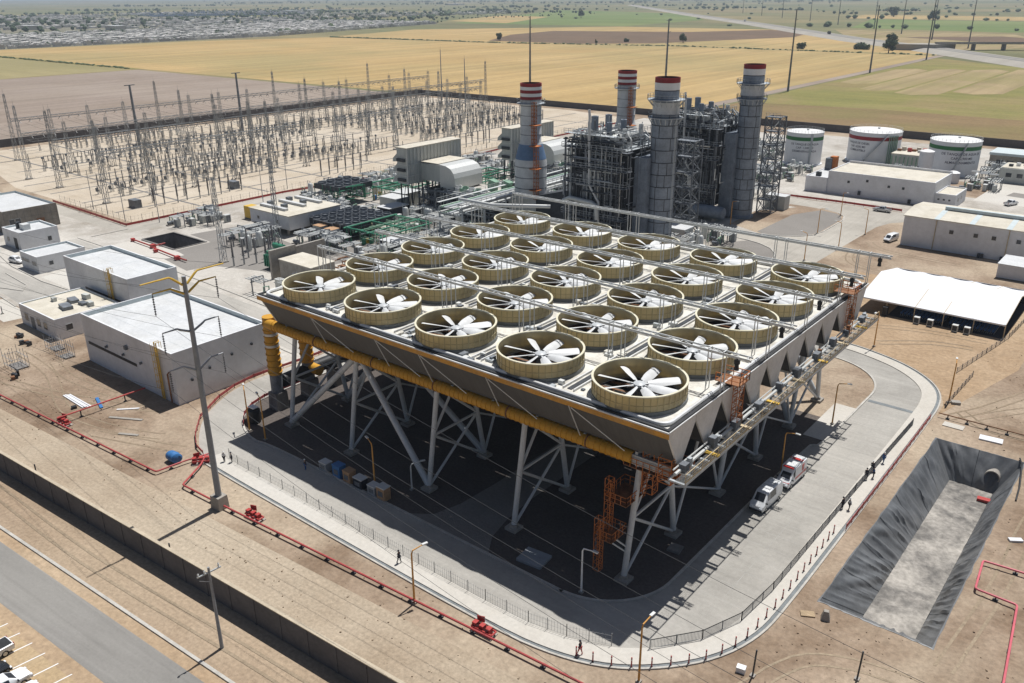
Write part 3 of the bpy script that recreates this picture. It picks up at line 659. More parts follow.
for x in XL:
    for k in (0, 2, 4): tower(x, YB[k], YB[k + 1])
    for k in (1, 3):
        mb = MB(); a, b = Vector((x, YB[k], .7)), Vector((x, YB[k + 1], .7))
        mb.tube(a, (x, YB[k] + 6.4, 14.8), .19, 8); mb.tube(b, (x, YB[k + 1] - 6, 14.8), .19, 8); mb.tube((x, YB[k] - 1.4, 7.8), b, .15, 8)
        build(mb, 'bay_brace', 'leg_steel', acc, smooth=True)
for y in YB:
    for x0, x1, x2 in ((XL[0], XL[1], XL[2]),) + (((XL[3], (XL[3] + XL[4]) / 2, XL[4]),) if y > 40 else ()):
        yt = min(54, max(-2.6, y + (2.7 if YB.index(y) % 2 == 0 else -2.7)))
        for xb in (x0, x2):
            mb = MB(); mb.tube((xb, y, .6), (x1 + (.6 if xb > x1 else -.6), yt, 14.6), .46, 12); build(mb, 'raking_leg', 'leg_steel', acc, smooth=True)
# walkway along the right side
mb = MB(); WX0, WX1 = 63.35, 65.3; ZW = 15.9
for x in (WX0, WX1): mb.beam((x, DY0 + .3, ZW), (x, DY1 + .6, ZW), .14, .32)
for k in range(32): mb.beam((WX0, DY0 + .4 + 2 * k, ZW - .05), (WX1 + .05, DY0 + .4 + 2 * k, ZW - .05), .3, .2)
wk = build(mb, 'walkway', 'galv', acc)
mb = MB()
for k in range(9): mb.box(WX0 + .80 + .12 * k, WX0 + .82 + .12 * k, DY0 + .3, DY1 + .6, ZW + .12, ZW + .17)
build(mb, 'walkway_grating', 'grating', wk)
mb = MB(); mb.rail([(WX1, DY0 + .3, ZW + .15), (WX1, DY1 + .6, ZW + .15)], 1.1, 1.9, .07); mb.box(WX1 - .03, WX1 + .03, DY0 + .3, DY1 + .6, ZW + .17, ZW + .42); build(mb, 'handrail', 'walk_tan', wk)
mb = MB(); mb.path([(WX0 + .35, DY0 + 1, ZW + .4), (WX0 + .35, DY1, ZW + .4)], .2, 8); mb.path([(WX0 + .1, DY0 + 1, ZW + .85), (WX0 + .1, DY1, ZW + .85)], .1, 6); build(mb, 'condensate_pipe', 'silver_lag', wk, smooth=True)
rr = random.Random(3); mb = MB()
for k in range(10):
    y = DY0 + 3 + VP * k + rr.uniform(-.6, .6); mb = MB(); mb.cbox(WX0 + .5, y, ZW + .2, .8, rr.uniform(.5, 1.4), rr.uniform(.6, 1.3))
    build(mb, 'valve_cabinet', 'steel_mid', wk); build(MB().cbox(WX0 + .35, y + 1.5, ZW + .2, .5, .5, rr.uniform(.4, 1.1)), 'junction_box', rr.choice(('steel_mid', 'rust', 'galv')), wk)
mb = MB()
for k in range(7): y = 1.5 + 8.2 * k; build(MB().box(WX0 + .3, WX1 + .2, y, y + .5, ZW + .2, ZW + .36), 'cross_plate', 'walk_tan' if k % 2 else 'arm_yellow', wk)
# orange stair at the near corner and orange ladders on the right side
def scaffold(mb, x0, x1, y0, y1, z0, z1, nz, t=.09):
    for x in (x0, x1):
        for y in (y0, y1): mb.beam((x, y, z0), (x, y, z1), t)
    for k in range(nz + 1):
        z = z0 + (z1 - z0) * k / nz
        for a, b in (((x0, y0), (x1, y0)), ((x1, y0), (x1, y1)), ((x1, y1), (x0, y1)), ((x0, y1), (x0, y0))): mb.beam((*a, z), (*b, z), t * .8)
        if k < nz:
            z2 = z0 + (z1 - z0) * (k + 1) / nz; mb.beam((x0, y0, z), (x1, y0, z2), t * .7); mb.beam((x1, y0, z), (x1, y1, z2), t * .7)
    return mb
st = thing('access_stair', 'orange caged ladder stair with landings climbing the nearest corner of the condenser', 'stair', (57, -5, 0))
for (x, y, za, zb), nm in (((56.2, -7.6, 2.2, 9.2), 'lower'), ((56.0, -5.4, 5.6, 13.2), 'upper'), ((57.6, -1.2, 9.4, 17.0), 'top')):
    mb = MB(); scaffold(mb, x - .38, x + .38, y - .38, y + .38, za, zb, 7, .06)
    for k in range(int((zb - za) / .35)): mb.beam((x - .4, y + .3, za + .35 * k), (x + .4, y + .3, za + .35 * k), .05)
    build(mb, 'caged_ladder', 'orange', st)
for (x0, x1, y0, y1, z) in ((55.6, 57.8, -7.4, -4.4, 6.2), (55.4, 58.4, -5.6, -1.2, 10.3), (56.6, 63.2, -3.6, .6, 14.3)):
    mb = MB(); mb.box(x0, x1, y0, y1, z, z + .1); ld = build(mb, 'landing', 'rust', st)
    mb = MB(); mb.rail([(x0, y0, z + .1), (x1, y0, z + .1), (x1, y1, z + .1), (x0, y1, z + .1), (x0, y0, z + .1)], 1.1, .8, .07); build(mb, 'railing', 'orange', ld)
mb = MB(); scaffold(mb, 61.4, 63.0, -4.4, -3.0, 14.4, 17.4, 4, .09); scaffold(mb, 58.8, 60.2, -3.2, -2.0, 11.5, 17.0, 5, .08); build(mb, 'frame', 'orange', st)
mb = MB(); mb.beam((56.6, -6, 6.2), (58.2, -4.4, 4.2), .16); mb.beam((56, -6.8, 6.2), (58.2, -4.3, 3.4), .16); build(mb, 'bracket', 'galv_light', st)
for y, hh, lab in ((9.3, 21.9, 'orange ladder scaffold nearer the front corner of the condenser on its right side'), (47.3, 22.6, 'orange ladder scaffold at the far end of the condenser on its right side')):
    t = thing('ladder_scaffold', lab, 'ladder', (63.9, y, ZW + .2))
    mb = MB(); scaffold(mb, 63.4, 64.2, y - .6, y + .6, ZW + .2, hh, 7, .07)
    for k in range(16): mb.beam((63.45, y - .3, ZW + .5 + .36 * k), (63.45, y + .3, ZW + .5 + .36 * k), .06)
    build(mb, 'frame', 'orange', t)
    mb = MB(); mb.box(61.4, 64.4, y - 1.3, y + 1.3, hh, hh + .08); l = build(mb, 'landing', 'rust', t)
    mb = MB(); mb.rail([(61.4, y - 1.3, hh), (64.4, y - 1.3, hh), (64.4, y + 1.3, hh), (61.4, y + 1.3, hh)], 1.1, 1, .08); build(mb, 'railing', 'orange', l)

# ---------------------------------------------------------------- twenty-five fans
def make_fan():
    t = thing('cooling_fan', 'x', 'fan', (0, 0, ZD), 0, 'cooling fans on the condenser deck')
    H = ZR - ZD; mb = MB(); n = 56
    mb.lathe(0, 0, [(5.36, .45), (5.30, H - .14)], n); mb.lathe(0, 0, [(5.20, H - .14), (5.22, .2), (5.35, -.25)], n)
    build(mb, 'fan_ring', 'frp', t, local=True, smooth=True)
    mb = MB()
    for k in range(44):
        a = 2 * PI * (k + .5) / 44; mb.cbox(5.36 * math.cos(a), 5.36 * math.sin(a), .47, .06, .07 if k % 2 else .12, H - .64, a)
    mb.lathe(0, 0, [(5.34, 1.15), (5.385, 1.15), (5.385, 1.19), (5.33, 1.19)], n)
    build(mb, 'panel_seam', 'frp_seam', t, local=True)
    mb = MB(); mb.lathe(0, 0, [(5.30, H - .14), (5.44, H - .14), (5.44, H), (5.18, H), (5.20, H - .14)], n); build(mb, 'rim', 'frp_rim', t, local=True, smooth=True)
    mb = MB(); mb.lathe(0, 0, [(5.48, .002), (5.44, .46), (5.36, .46)], n); build(mb, 'ring_skirt', 'ring_skirt', t, local=True, smooth=True)
    zh = 1.25
    mb = MB(); mb.lathe(0, 0, [(0, zh + .40), (.35, zh + .38), (.7, zh + .2), (.7, zh - .1), (.4, zh - .25)], 20); build(mb, 'hub', 'hub', t, local=True, smooth=True)
    for k in range(8):
        a = 2 * PI * k / 8; mb = MB(); m = 7; d = Vector((math.cos(a), math.sin(a), 0)); s = Vector((-math.sin(a), math.cos(a), 0)); up = Vector((0, 0, 1)); R = []
        for i in range(m):
            u = i / (m - 1); rad = 1.05 + 3.95 * u; w = .72 + .46 * min(1, u * 2.6) - .06 * u; pit = math.radians(31 - 13 * u)
            ring = []
            for q in range(5):
                v = q / 4 - .5; th = .055 * (1 - (2 * v) ** 2) + .012; cam_ = -.10 * (1 - (2 * v) ** 2)
                c = d * rad + s * (v * w * math.cos(pit)) + up * (zh + v * w * math.sin(pit) - cam_ * .6); ring.append((c + up * th, c - up * th))
            R.append([p[0] for p in ring] + [p[1] for p in reversed(ring)])
        vs = [tuple(p) for g in R for p in g]; fs = []
        for i in range(m - 1):
            for q in range(10): fs.append((i * 10 + q, i * 10 + (q + 1) % 10, (i + 1) * 10 + (q + 1) % 10, (i + 1) * 10 + q))
        fs += [tuple(range(9, -1, -1)), tuple(range((m - 1) * 10, m * 10))]
        mb.add(vs, fs); mb.tube(d * .6 + up * zh, d * 1.5 + up * zh, .12, 8)
        build(mb, 'blade', 'blade', t, local=True, smooth=True)
    mb = MB(); mb.box(-5.6, 5.6, -.75, -.45, -.75, -.3); mb.box(-5.6, 5.6, .45, .75, -.75, -.3)
    for k in range(9): mb.beam((-5 + 1.25 * k, -.5, -.5), (-4.4 + 1.25 * k, .5, -.5), .1)
    mb.box(-5.6, 5.6, -3.2, -3.0, -.9, -.6); mb.box(-5.6, 5.6, 3.0, 3.2, -.9, -.6)
    build(mb, 'drive_bridge', 'rust', t, local=True)
    mb = MB(); mb.lathe(0, 0, [(0, -.3), (.6, -.3), (.5, .6), (.3, zh - .2)], 14); mb.cbox(1.5, 0, -.3, 1.5, .7, .7); build(mb, 'gearbox', 'steel_mid', t, local=True)
    return t
fan = make_fan()
rowname = ['front row', 'second row back', 'middle row', 'fourth row back', 'rear row']
posname = ['leftmost cooling fan', 'second cooling fan from the left', 'centre cooling fan', 'second cooling fan from the right', 'rightmost cooling fan']
rr = random.Random(11)
for j in range(5):
    for i in range(5):
        lab = '%s of the %s on the condenser deck' % (posname[i], rowname[j])
        a = math.radians(7 + rr.uniform(-9, 9))
        if i == j == 0: fan.rotation_euler.z = a; fan['label'] = lab
        else: copy_tree(fan, (PX * i, PY * j, ZD), a, lab)
# hoist gantries between the rows, posts in pairs
def make_gantry():
    t = thing('hoist_gantry', 'x', 'gantry', (0, 0, ZD), 0, 'hoist gantries between the fan rows'); mb = MB(); zg = 5.0
    for y in (-.45, .45): mb.beam((DX0 + .6, y, zg), (66.2, y, zg), .10, .2)
    for k in range(37): x = DX0 + .6 + 2.02 * k; mb.beam((x, -.45, zg), (x + (1.01 if k % 2 else 0), .45, zg), .08); mb.beam((x, .45, zg - .05), (min(66, x + 2.02), -.45, zg - .05), .06)
    mb.beam((DX0 + .6, 0, zg - .28), (66.2, 0, zg - .28), .12, .24)
    build(mb, 'gantry_beam', 'galv_light', t, local=True)
    for i in range(6):
        xc = min(62.2, max(-6.2, PX * (i - .5))); mb = MB()
        for x in (xc - .9, xc + .9):
            for y in (-.45, .45): mb.beam((x, y, 0), (x, y, zg), .10)
            mb.beam((x, -.45, zg + .15), (x, .45, zg + .15), .12)
        mb.beam((xc - .9, -.45, .1), (xc - .9, .45, zg * .5), .05)
        build(mb, 'post', 'galv_light', t, local=True)
    mb = MB(); mb.cbox(0, 0, zg - 1.0, .55, .4, .5); mb.tube((0, 0, zg - 1.0), (0, 0, zg - 1.7), .22, 8, .3); mb.beam((0, 0, zg - .5), (0, 0, zg - .2), .12)
    mb.v = [(x + 64.6, y, z) for x, y, z in mb.v]; build(mb, 'chain_hoist', 'black_metal', t, local=True)
    return t
g0 = make_gantry()
for j in range(5):
    y = PY * (j + .5) if j < 4 else DY1 - .9
    lab = ['steel hoist gantry behind the front row of fans', 'steel hoist gantry behind the second row of fans', 'steel hoist gantry behind the middle row of fans', 'steel hoist gantry behind the fourth row of fans', 'steel hoist gantry along the rear edge of the deck'][j]
    if j == 0: g0.location = (0, y, ZD); g0['label'] = lab
    else: copy_tree(g0, (0, y, ZD), 0, lab)
# pipes and low covers on the deck between the fans
mb = MB()
for i in range(4):
    x = PX * (i + .5)
    for dx in (-.75, .75): mb.box(x + dx - .09, x + dx + .09, DY0 + 2, DY1 - 2, ZD + .02, ZD + .28)
build(mb, 'deck_curb', 'gutter', acc)
mb = MB()
for i in range(4): x = PX * (i + .5); mb.box(x - .3, x + .3, DY0 + 2.2, DY1 - 2.2, ZD + .03, ZD + .1)
build(mb, 'deck_channel', 'steel_dark', acc)
mb = MB(); rr = random.Random(21)
for j in range(5):
    for i in range(6):
        x, y = PX * (i - .5) + rr.uniform(-.5, 1.2), PY * (j - .5) + rr.uniform(1.2, 2.4)
        if not (DX0 + 1.5 < x < DX1 - 1.5): continue
        y = max(DY0 + 1.6, y)
        for q in range(7):
            a, b = x + rr.uniform(-2.2, 1.6), y + rr.uniform(-1, 1.6)
            if min(math.hypot(a - PX * u, b - PY * v) for u in range(5) for v in range(5)) < 5.9 or b < DY0 + 1.3 or a > DX1 - 1.4: continue
            build(MB().cbox(a, b, ZD + .01, rr.uniform(.3, 1.3), rr.uniform(.3, .8), rr.uniform(.15, .6), rr.choice([0, .1, 1.57])), 'deck_box', rr.choice(('galv_light', 'galv', 'deck', 'steel_mid')), acc)
pass
# ---------------------------------------------------------------- boilers, stacks and turbines, two trains
def maze(mb, x0, x1, y0, y1, z0, z1, n, rnd, r0=.08, r1=.25, kinds='xyz'):
    """N pipes that turn at right angles inside a box"""
    for _ in range(n):
        p = [rnd.uniform(x0, x1), rnd.uniform(y0, y1), rnd.uniform(z0, z1)]; r = rnd.uniform(r0, r1); pts = [tuple(p)]; last = -1
        for s in range(rnd.choice((1, 2, 2, 3))):
            a = rnd.choice([i for i in range(3) if i != last and 'xyz'[i] in kinds] or [2]); lo, hi = ((x0, x1), (y0, y1), (z0, z1))[a]; last = a
            p[a] = rnd.uniform(lo, hi); pts.append(tuple(p))
        for a, b in zip(pts, pts[1:]):
            if (Vector(a) - Vector(b)).length > .3: mb.tube(a, b, r, 6)
    return mb
def boiler(yc, lab, seed):
    r = random.Random(seed); X0, X1 = -31.0, -13.4; Y0, Y1 = yc - 7.6, yc + 9.5
    t = thing('heat_recovery_boiler', lab, 'boiler', ((X0 + X1) / 2, yc, 0))
    mb = MB(); mb.box(X0 + .8, X1 - .6, Y0 + 1, Y1 - 1, 3.4, 26.2)
    for k in range(7): mb.box(X0 + 1 + 2.3 * k, X0 + 1.3 + 2.3 * k, Y0 + .6, Y1 - .6, 3.2, 26.3)
    for k in range(6): mb.box(X0 + .5, X1 - .3, Y0 + .7, Y1 - .7, 4.5 + 4.1 * k, 4.85 + 4.1 * k)
    build(mb, 'casing', 'steel_dark', t)
    mb = MB(); a, b = X0 + .8, -46
    P = [(b, yc - 3.2, 3.6), (b, yc + 3.2, 3.6), (b, yc + 3.2, 10.5), (b, yc - 3.2, 10.5), (a, Y0 + 1, 3.5), (a, Y1 - 1, 3.5), (a, Y1 - 1, 15), (a, Y0 + 1, 15)]
    mb.add(P, [(0, 1, 2, 3), (4, 7, 6, 5), (0, 4, 5, 1), (1, 5, 6, 2), (2, 6, 7, 3), (3, 7, 4, 0)]); build(mb, 'inlet_duct', 'steel_dark', t)
    mb = MB(); mb.box(-13, -9.3, yc - 4.6, yc + 4.6, .5, 25.2)
    for k in range(8): mb.box(-13.05, -9.2, yc - 4.68, yc + 4.68, 3 * k + .9, 3 * k + 1.02)
    for x in (-12.4, -11.2, -10.1): mb.box(x - .05, x + .05, yc - 4.7, yc + 4.7, .5, 25.2)
    build(mb, 'outlet_duct', 'stack_grey', t)
    for i, x in enumerate((X0 - .6, X0 + 2.6, X0 + 5.8, X0 + 9.0, X0 + 12.2, X0 + 15.4)):
        for y in (Y0 - 1.2, Y1 + .8):
            mb = MB(); mb.beam((x, y, 0), (x, y, 27.6 if i % 2 else 29), .38, .38); build(mb, 'steel_column', 'steel_mid', t)
    for z in (9.2, 17.6, 21.8, 26.6):
        x1 = X1 + (1.4 if z > 20 else .8)
        mb = MB(); mb.box(X0 - 1.2, x1, Y0 - 2.1, Y0 + .6, z, z + .14); mb.box(X0 - 1.2, X0 + .6, Y0 + .6, Y1 + .8, z, z + .14); p = build(mb, 'platform', 'steel_mid', t)
        mb = MB(); mb.rail([(X0 - 1.2, Y1, z + .1), (X0 - 1.2, Y0 - 2.1, z + .1), (x1, Y0 - 2.1, z + .1), (x1, Y0, z + .1)], 1.15, 1.5, .09); build(mb, 'railing', 'galv', p)
    mb = MB(); mb.box(X0 - .6, X1 + .4, Y0 - .6, Y1 + .8, 26.9, 27.05); build(mb, 'roof_deck', 'galv', t)
    for k in range(26):                                              # risers down the near face
        x = r.uniform(X0, X1); mb = MB(); q = r.choice((.12, .16, .2, .28, .4)); z0 = r.choice((1, 2, 4, 9)); z1 = r.choice((16, 20, 24, 27, 28.5)); y = Y0 - r.uniform(.2, 1.1)
        pts = [(x, y, z0), (x, y, z1)] + ([(x + r.uniform(-2.5, 2.5), y + .1, z1 + .2)] if r.random() < .6 else [(x, y + 2.5, z1 + .3)])
        mb.path(pts, q, 7); build(mb, 'riser', r.choice(('silver_lag', 'galv', 'steel_mid', 'steel_dark', 'steel_dark', 'steel_mid')), t, smooth=True)
    for k in range(10):
        z = r.uniform(2, 26); mb = MB(); y = Y0 - r.uniform(.3, 1.5); mb.tube((r.uniform(X0 - 1, X0 + 6), y, z), (r.uniform(X0 + 8, X1), y, z), r.choice((.14, .22, .35)), 8); build(mb, 'header_pipe', r.choice(('galv', 'steel_mid', 'silver_lag')), t, smooth=True)
    for k in range(8):
        y = r.uniform(Y0, Y1); mb = MB(); mb.path([(X1 + r.uniform(.2, 1), y, r.uniform(1, 6)), (X1 + .7, y, r.uniform(18, 27))], r.choice((.14, .22, .3)), 7); build(mb, 'riser', r.choice(('galv', 'steel_mid')), t, smooth=True)
    for x in (-28, -23.5, -19):
        mb = MB(); mb.lathe(0, 0, [(0, -6.2), (.8, -6), (1.1, -5.4), (1.1, 5.4), (.8, 6), (0, 6.2)], 14); mb.v = [(x + a, yc + c, 29.2 + b) for a, b, c in mb.v]; d = build(mb, 'steam_drum', 'silver_lag', t, smooth=True)
        mb = MB()
        for yy in (-4, 0, 4): mb.box(x - .8, x + .8, yc + yy - .2, yc + yy + .2, 27.05, 28.3)
        build(mb, 'saddle', 'steel_mid', d)
    for k, (x, y) in enumerate(((-25.2, yc - 5), (-21.2, yc - 4.2), (-26.5, yc + 3.5), (-22.8, yc + 5.2), (-17.2, yc - 3.2), (-16.4, yc + 3.4))):
        h = (34.4, 33.0, 33.8, 32.6, 31.6, 32.2)[k]; q = (.95, .7, .9, .8, .55, .6)[k]; mb = MB()
        mb.lathe(x, y, [(q * .45, 27), (q * .45, h - 3.6), (q, h - 3.2), (q, h), (q * .6, h), (q * .6, h - .6), (0, h - .6)], 14); build(mb, 'vent_silencer', 'stack_grey' if k < 4 else 'galv_light', t, smooth=True)
    for k in range(46):
        mb = MB(); x, y = r.uniform(X0, X1 + .5), r.uniform(Y0 - 1, Y1); w = r.uniform(.2, .55)
        if k % 3 == 0: mb.path([(x, y, 27), (x, y, 29 + r.uniform(0, 2)), (x + 1.2, y, 30.3 + r.uniform(0, 1)), (x + 2.4, y, 29.6), (x + 2.4, y, 27)], w * .55, 7)
        elif k % 3 == 1: mb.tube((x, y, 27), (x, y, r.uniform(29.5, 34)), w * .55, 7)
        else: mb.cbox(x, y, 27.05, w * 3, w * 3, r.uniform(1, 2.4))
        build(mb, 'roof_pipe', r.choice(('galv', 'galv_light', 'steel_mid', 'silver_lag')), t, smooth=True)
    for nm, n, m, rr0, rr1 in (('pipework', 60, 'steel_mid', .05, .16), ('lagged_pipework', 22, 'silver_lag', .1, .2), ('bare_pipework', 38, 'galv', .06, .16), ('dark_pipework', 90, 'steel_dark', .06, .25)):
        mb = MB(); maze(mb, X0 - 1, X1 + .8, Y0 - 1.9, Y0 + .2, 1, 29, n, r, rr0, rr1); maze(mb, X1, X1 + 1.6, Y0, Y1, 1, 29, n // 3, r, rr0, rr1); maze(mb, X0 - 1, X1, Y0 - 1, Y1, 27.2, 31, n // 2, r, rr0, rr1)
        tag(build(mb, nm, m, t), kind='stuff')
    mb = MB(); mb.rail([(X0 - 1, Y0 - 1.5, 30.2), (X1 - 3, Y0 - 1.5, 30.2), (X1 - 3, Y1, 30.2)], 1.1, 1.4, .09); mb.box(X0 - 1, X1 - 3, Y0 - 1.5, Y0 + .6, 30.1, 30.2); build(mb, 'upper_walk', 'galv', t)
    mb = MB(); mb.path([(-24.2, Y0 - 1.6, 36.5), (-24, Y0 - 1.6, 35), (-23.6, Y0 - 1.6, 17.5), (-20.4, Y0 - 1.8, 13.4), (-20.2, Y0 - 1.8, 6)], .33, 9); build(mb, 'blow_off_pipe', 'galv_light', t, smooth=True)
    mb = MB(); mb.path([(-31, Y0 - 2.6, 12.6), (-29, Y0 - 2.6, 13.6), (-22, Y0 - 2.6, 13.2), (-20.6, Y0 - 2.6, 12.6), (-20.2, Y0 - 2.6, 9)], .6, 10); build(mb, 'cooling_pipe', 'silver_lag', t, smooth=True)
    return t
boiler(116, 'dark heat recovery boiler crowded with pipes nearest the condenser', 41)
boiler(166, 'dark heat recovery boiler crowded with pipes behind the nearer grey stack', 77)
def grey_stack(yc, lab):
    x = -7.5; t = thing('boiler_stack', lab, 'chimney', (x, yc, 0), 0, 'tall grey boiler stacks'); n = 32
    mb = MB(); mb.lathe(x, yc, [(3.7, 0), (3.7, .6), (3.25, .9), (3.25, 35.6), (3.3, 35.7), (3.3, 38.9), (3.05, 39.0), (3.05, 41.4)], n); build(mb, 'shaft', 'stack_grey', t, smooth=True)
    mb = MB()
    for k in range(11): mb.lathe(x, yc, [(3.25, 2.6 + 3.05 * k), (3.32, 2.6 + 3.05 * k), (3.32, 2.78 + 3.05 * k), (3.25, 2.78 + 3.05 * k)], n)
    r = random.Random(int(yc))
    for k in range(11):
        for q in range(7): a = 2 * PI * (q + r.random() * .6) / 7; mb.cbox(x + 3.26 * math.cos(a), yc + 3.26 * math.sin(a), 2.8 + 3.05 * k, .07, .14, 2.8, a)
    build(mb, 'cladding_seam', 'steel_dark', t)
    mb = MB(); mb.lathe(x, yc, [(3.34, 35.9), (3.34, 38.7)], n); build(mb, 'pale_band', 'stack_white', t, smooth=True)
    for nm, m, z0, z1 in (('white_band', 'white_paint', 41.6, 43.3), ('red_band', 'band_red', 43.3, 44.5)):
        mb = MB(); mb.lathe(x, yc, [(3.06, z0 + .003), (3.09, z0 + .003), (3.09, z1), (2.9, z1)], n); build(mb, nm, m, t, smooth=True)
    mb = MB(); mb.lathe(x, yc, [(2.9, 44.5), (2.85, 41), (0, 40.9)], n); build(mb, 'flue', 'black_metal', t, smooth=True)
    for z, w in ((34.9, 1.0), (39.2, 1.35)):
        mb = MB(); mb.lathe(x, yc, [(3.35, z), (3.4 + w, z), (3.4 + w, z + .15), (3.05, z + .15)], n)
        for k in range(18): a = 2 * PI * k / 18; mb.beam((x + 3.4 * math.cos(a), yc + 3.4 * math.sin(a), z - 1.5), (x + (3.3 + w) * math.cos(a), yc + (3.3 + w) * math.sin(a), z), .13)
        p = build(mb, 'ring_platform', 'galv', t)
        mb = MB(); mb.rail([(px, py, z + .15) for px, py in arc(x, yc, 3.35 + w, 0, 360, 24)], 1.1, 1.2, .07); build(mb, 'railing', 'galv', p)
    mb = MB()
    for s in (-.25, .25): mb.beam((x + 3.62, yc + s - 1, .5), (x + 3.62, yc + s - 1, 39), .08)
    for k in range(90): mb.beam((x + 3.62, yc - 1.25, .8 + .42 * k), (x + 3.62, yc - .75, .8 + .42 * k), .04)
    build(mb, 'ladder', 'galv', t)
grey_stack(116, 'grey clad boiler stack with red and white top, nearest the condenser fans')
grey_stack(166, 'grey clad boiler stack with red and white top, farther right beside the lattice tower')
def bypass_stack(yc, lab, blue):
    x = -50; t = thing('bypass_stack', lab, 'chimney', (x, yc, 0), 0, 'white bypass stacks'); n = 30
    mb = MB(); mb.lathe(x, yc, [(4.6, 9.5), (4.6, 19.5), (3.2, 24.6), (2.95, 25), (2.95, 36.4)], n); build(mb, 'shaft', 'stack_white', t, smooth=True)
    if blue:
        mb = MB(); mb.lathe(x, yc, [(4.42, 20.3), (3.3, 24.4)], n); build(mb, 'blue_band', 'band_blue', t, smooth=True)
    mb = MB()
    for z in (12.2, 15.2, 18.2): mb.lathe(x, yc, [(4.6, z), (4.7, z), (4.7, z + .2), (4.6, z + .2)], n)
    for k in range(4): z = 27 + 2.6 * k; mb.lathe(x, yc, [(2.95, z), (3.02, z), (3.02, z + .15), (2.95, z + .15)], n)
    build(mb, 'stiffener', 'steel_mid', t)
    for k in range(5):
        z0 = 36.5 + .87 * k; mb = MB(); mb.lathe(x, yc, [(2.96, z0), (3.0, z0), (3.0, z0 + .87), (2.75, z0 + .87)], n); build(mb, 'white_band' if k % 2 else 'red_band', 'white_paint' if k % 2 else 'band_red', t, smooth=True)
    mb = MB(); mb.lathe(x, yc, [(2.75, 40.84), (2.7, 37.5), (0, 37.4)], n); build(mb, 'flue', 'black_metal', t, smooth=True)
    mb = MB(); mb.lathe(x, yc, [(2.9, 35.4), (4.0, 35.4), (4.0, 35.55), (2.9, 35.55)], n); p = build(mb, 'ring_platform', 'galv', t)
    mb = MB(); mb.rail([(px, py, 35.55) for px, py in arc(x, yc, 3.95, 0, 360, 20)], 1.1, 1.2, .07); build(mb, 'railing', 'galv', p)
    mb = MB(); a = math.radians(-38); lx, ly = x + 3.7 * math.cos(a), yc + 3.7 * math.sin(a)
    scaffold(mb, lx - .5, lx + .5, ly - .5, ly + .5, 24, 36, 12, .1)
    a = math.radians(-35); qx, qy = x + 5.2 * math.cos(a), yc + 5.2 * math.sin(a); scaffold(mb, qx - .5, qx + .5, qy - .5, qy + .5, 9.5, 24, 12, .1)
    l = build(mb, 'ladder_cage', 'orange', t)
    mb = MB()
    for z in (12, 18, 24.3, 30): mb.box(qx - 1.6, qx + .9, qy - 1.2, qy + 1.4, z, z + .15)
    build(mb, 'landing', 'orange', l)
    mb = MB(); mb.box(x - 5.5, x + 4.4, yc - 3.4, yc + 3.4, 2.2, 9.6); build(mb, 'diverter_box', 'silver_lag', t)
    mb = MB()
    for a in (-4.5, 3.8):
        for b in (-3.2, 3.2): mb.beam((x + a, yc + b, 0), (x + a, yc + b, 3), .4)
    build(mb, 'support_leg', 'steel_mid', t)
bypass_stack(116, 'white bypass stack with blue shoulder and red and white striped top, left of the boilers', True)
bypass_stack(166, 'white bypass stack with red and white striped top rising behind the nearer boiler', False)
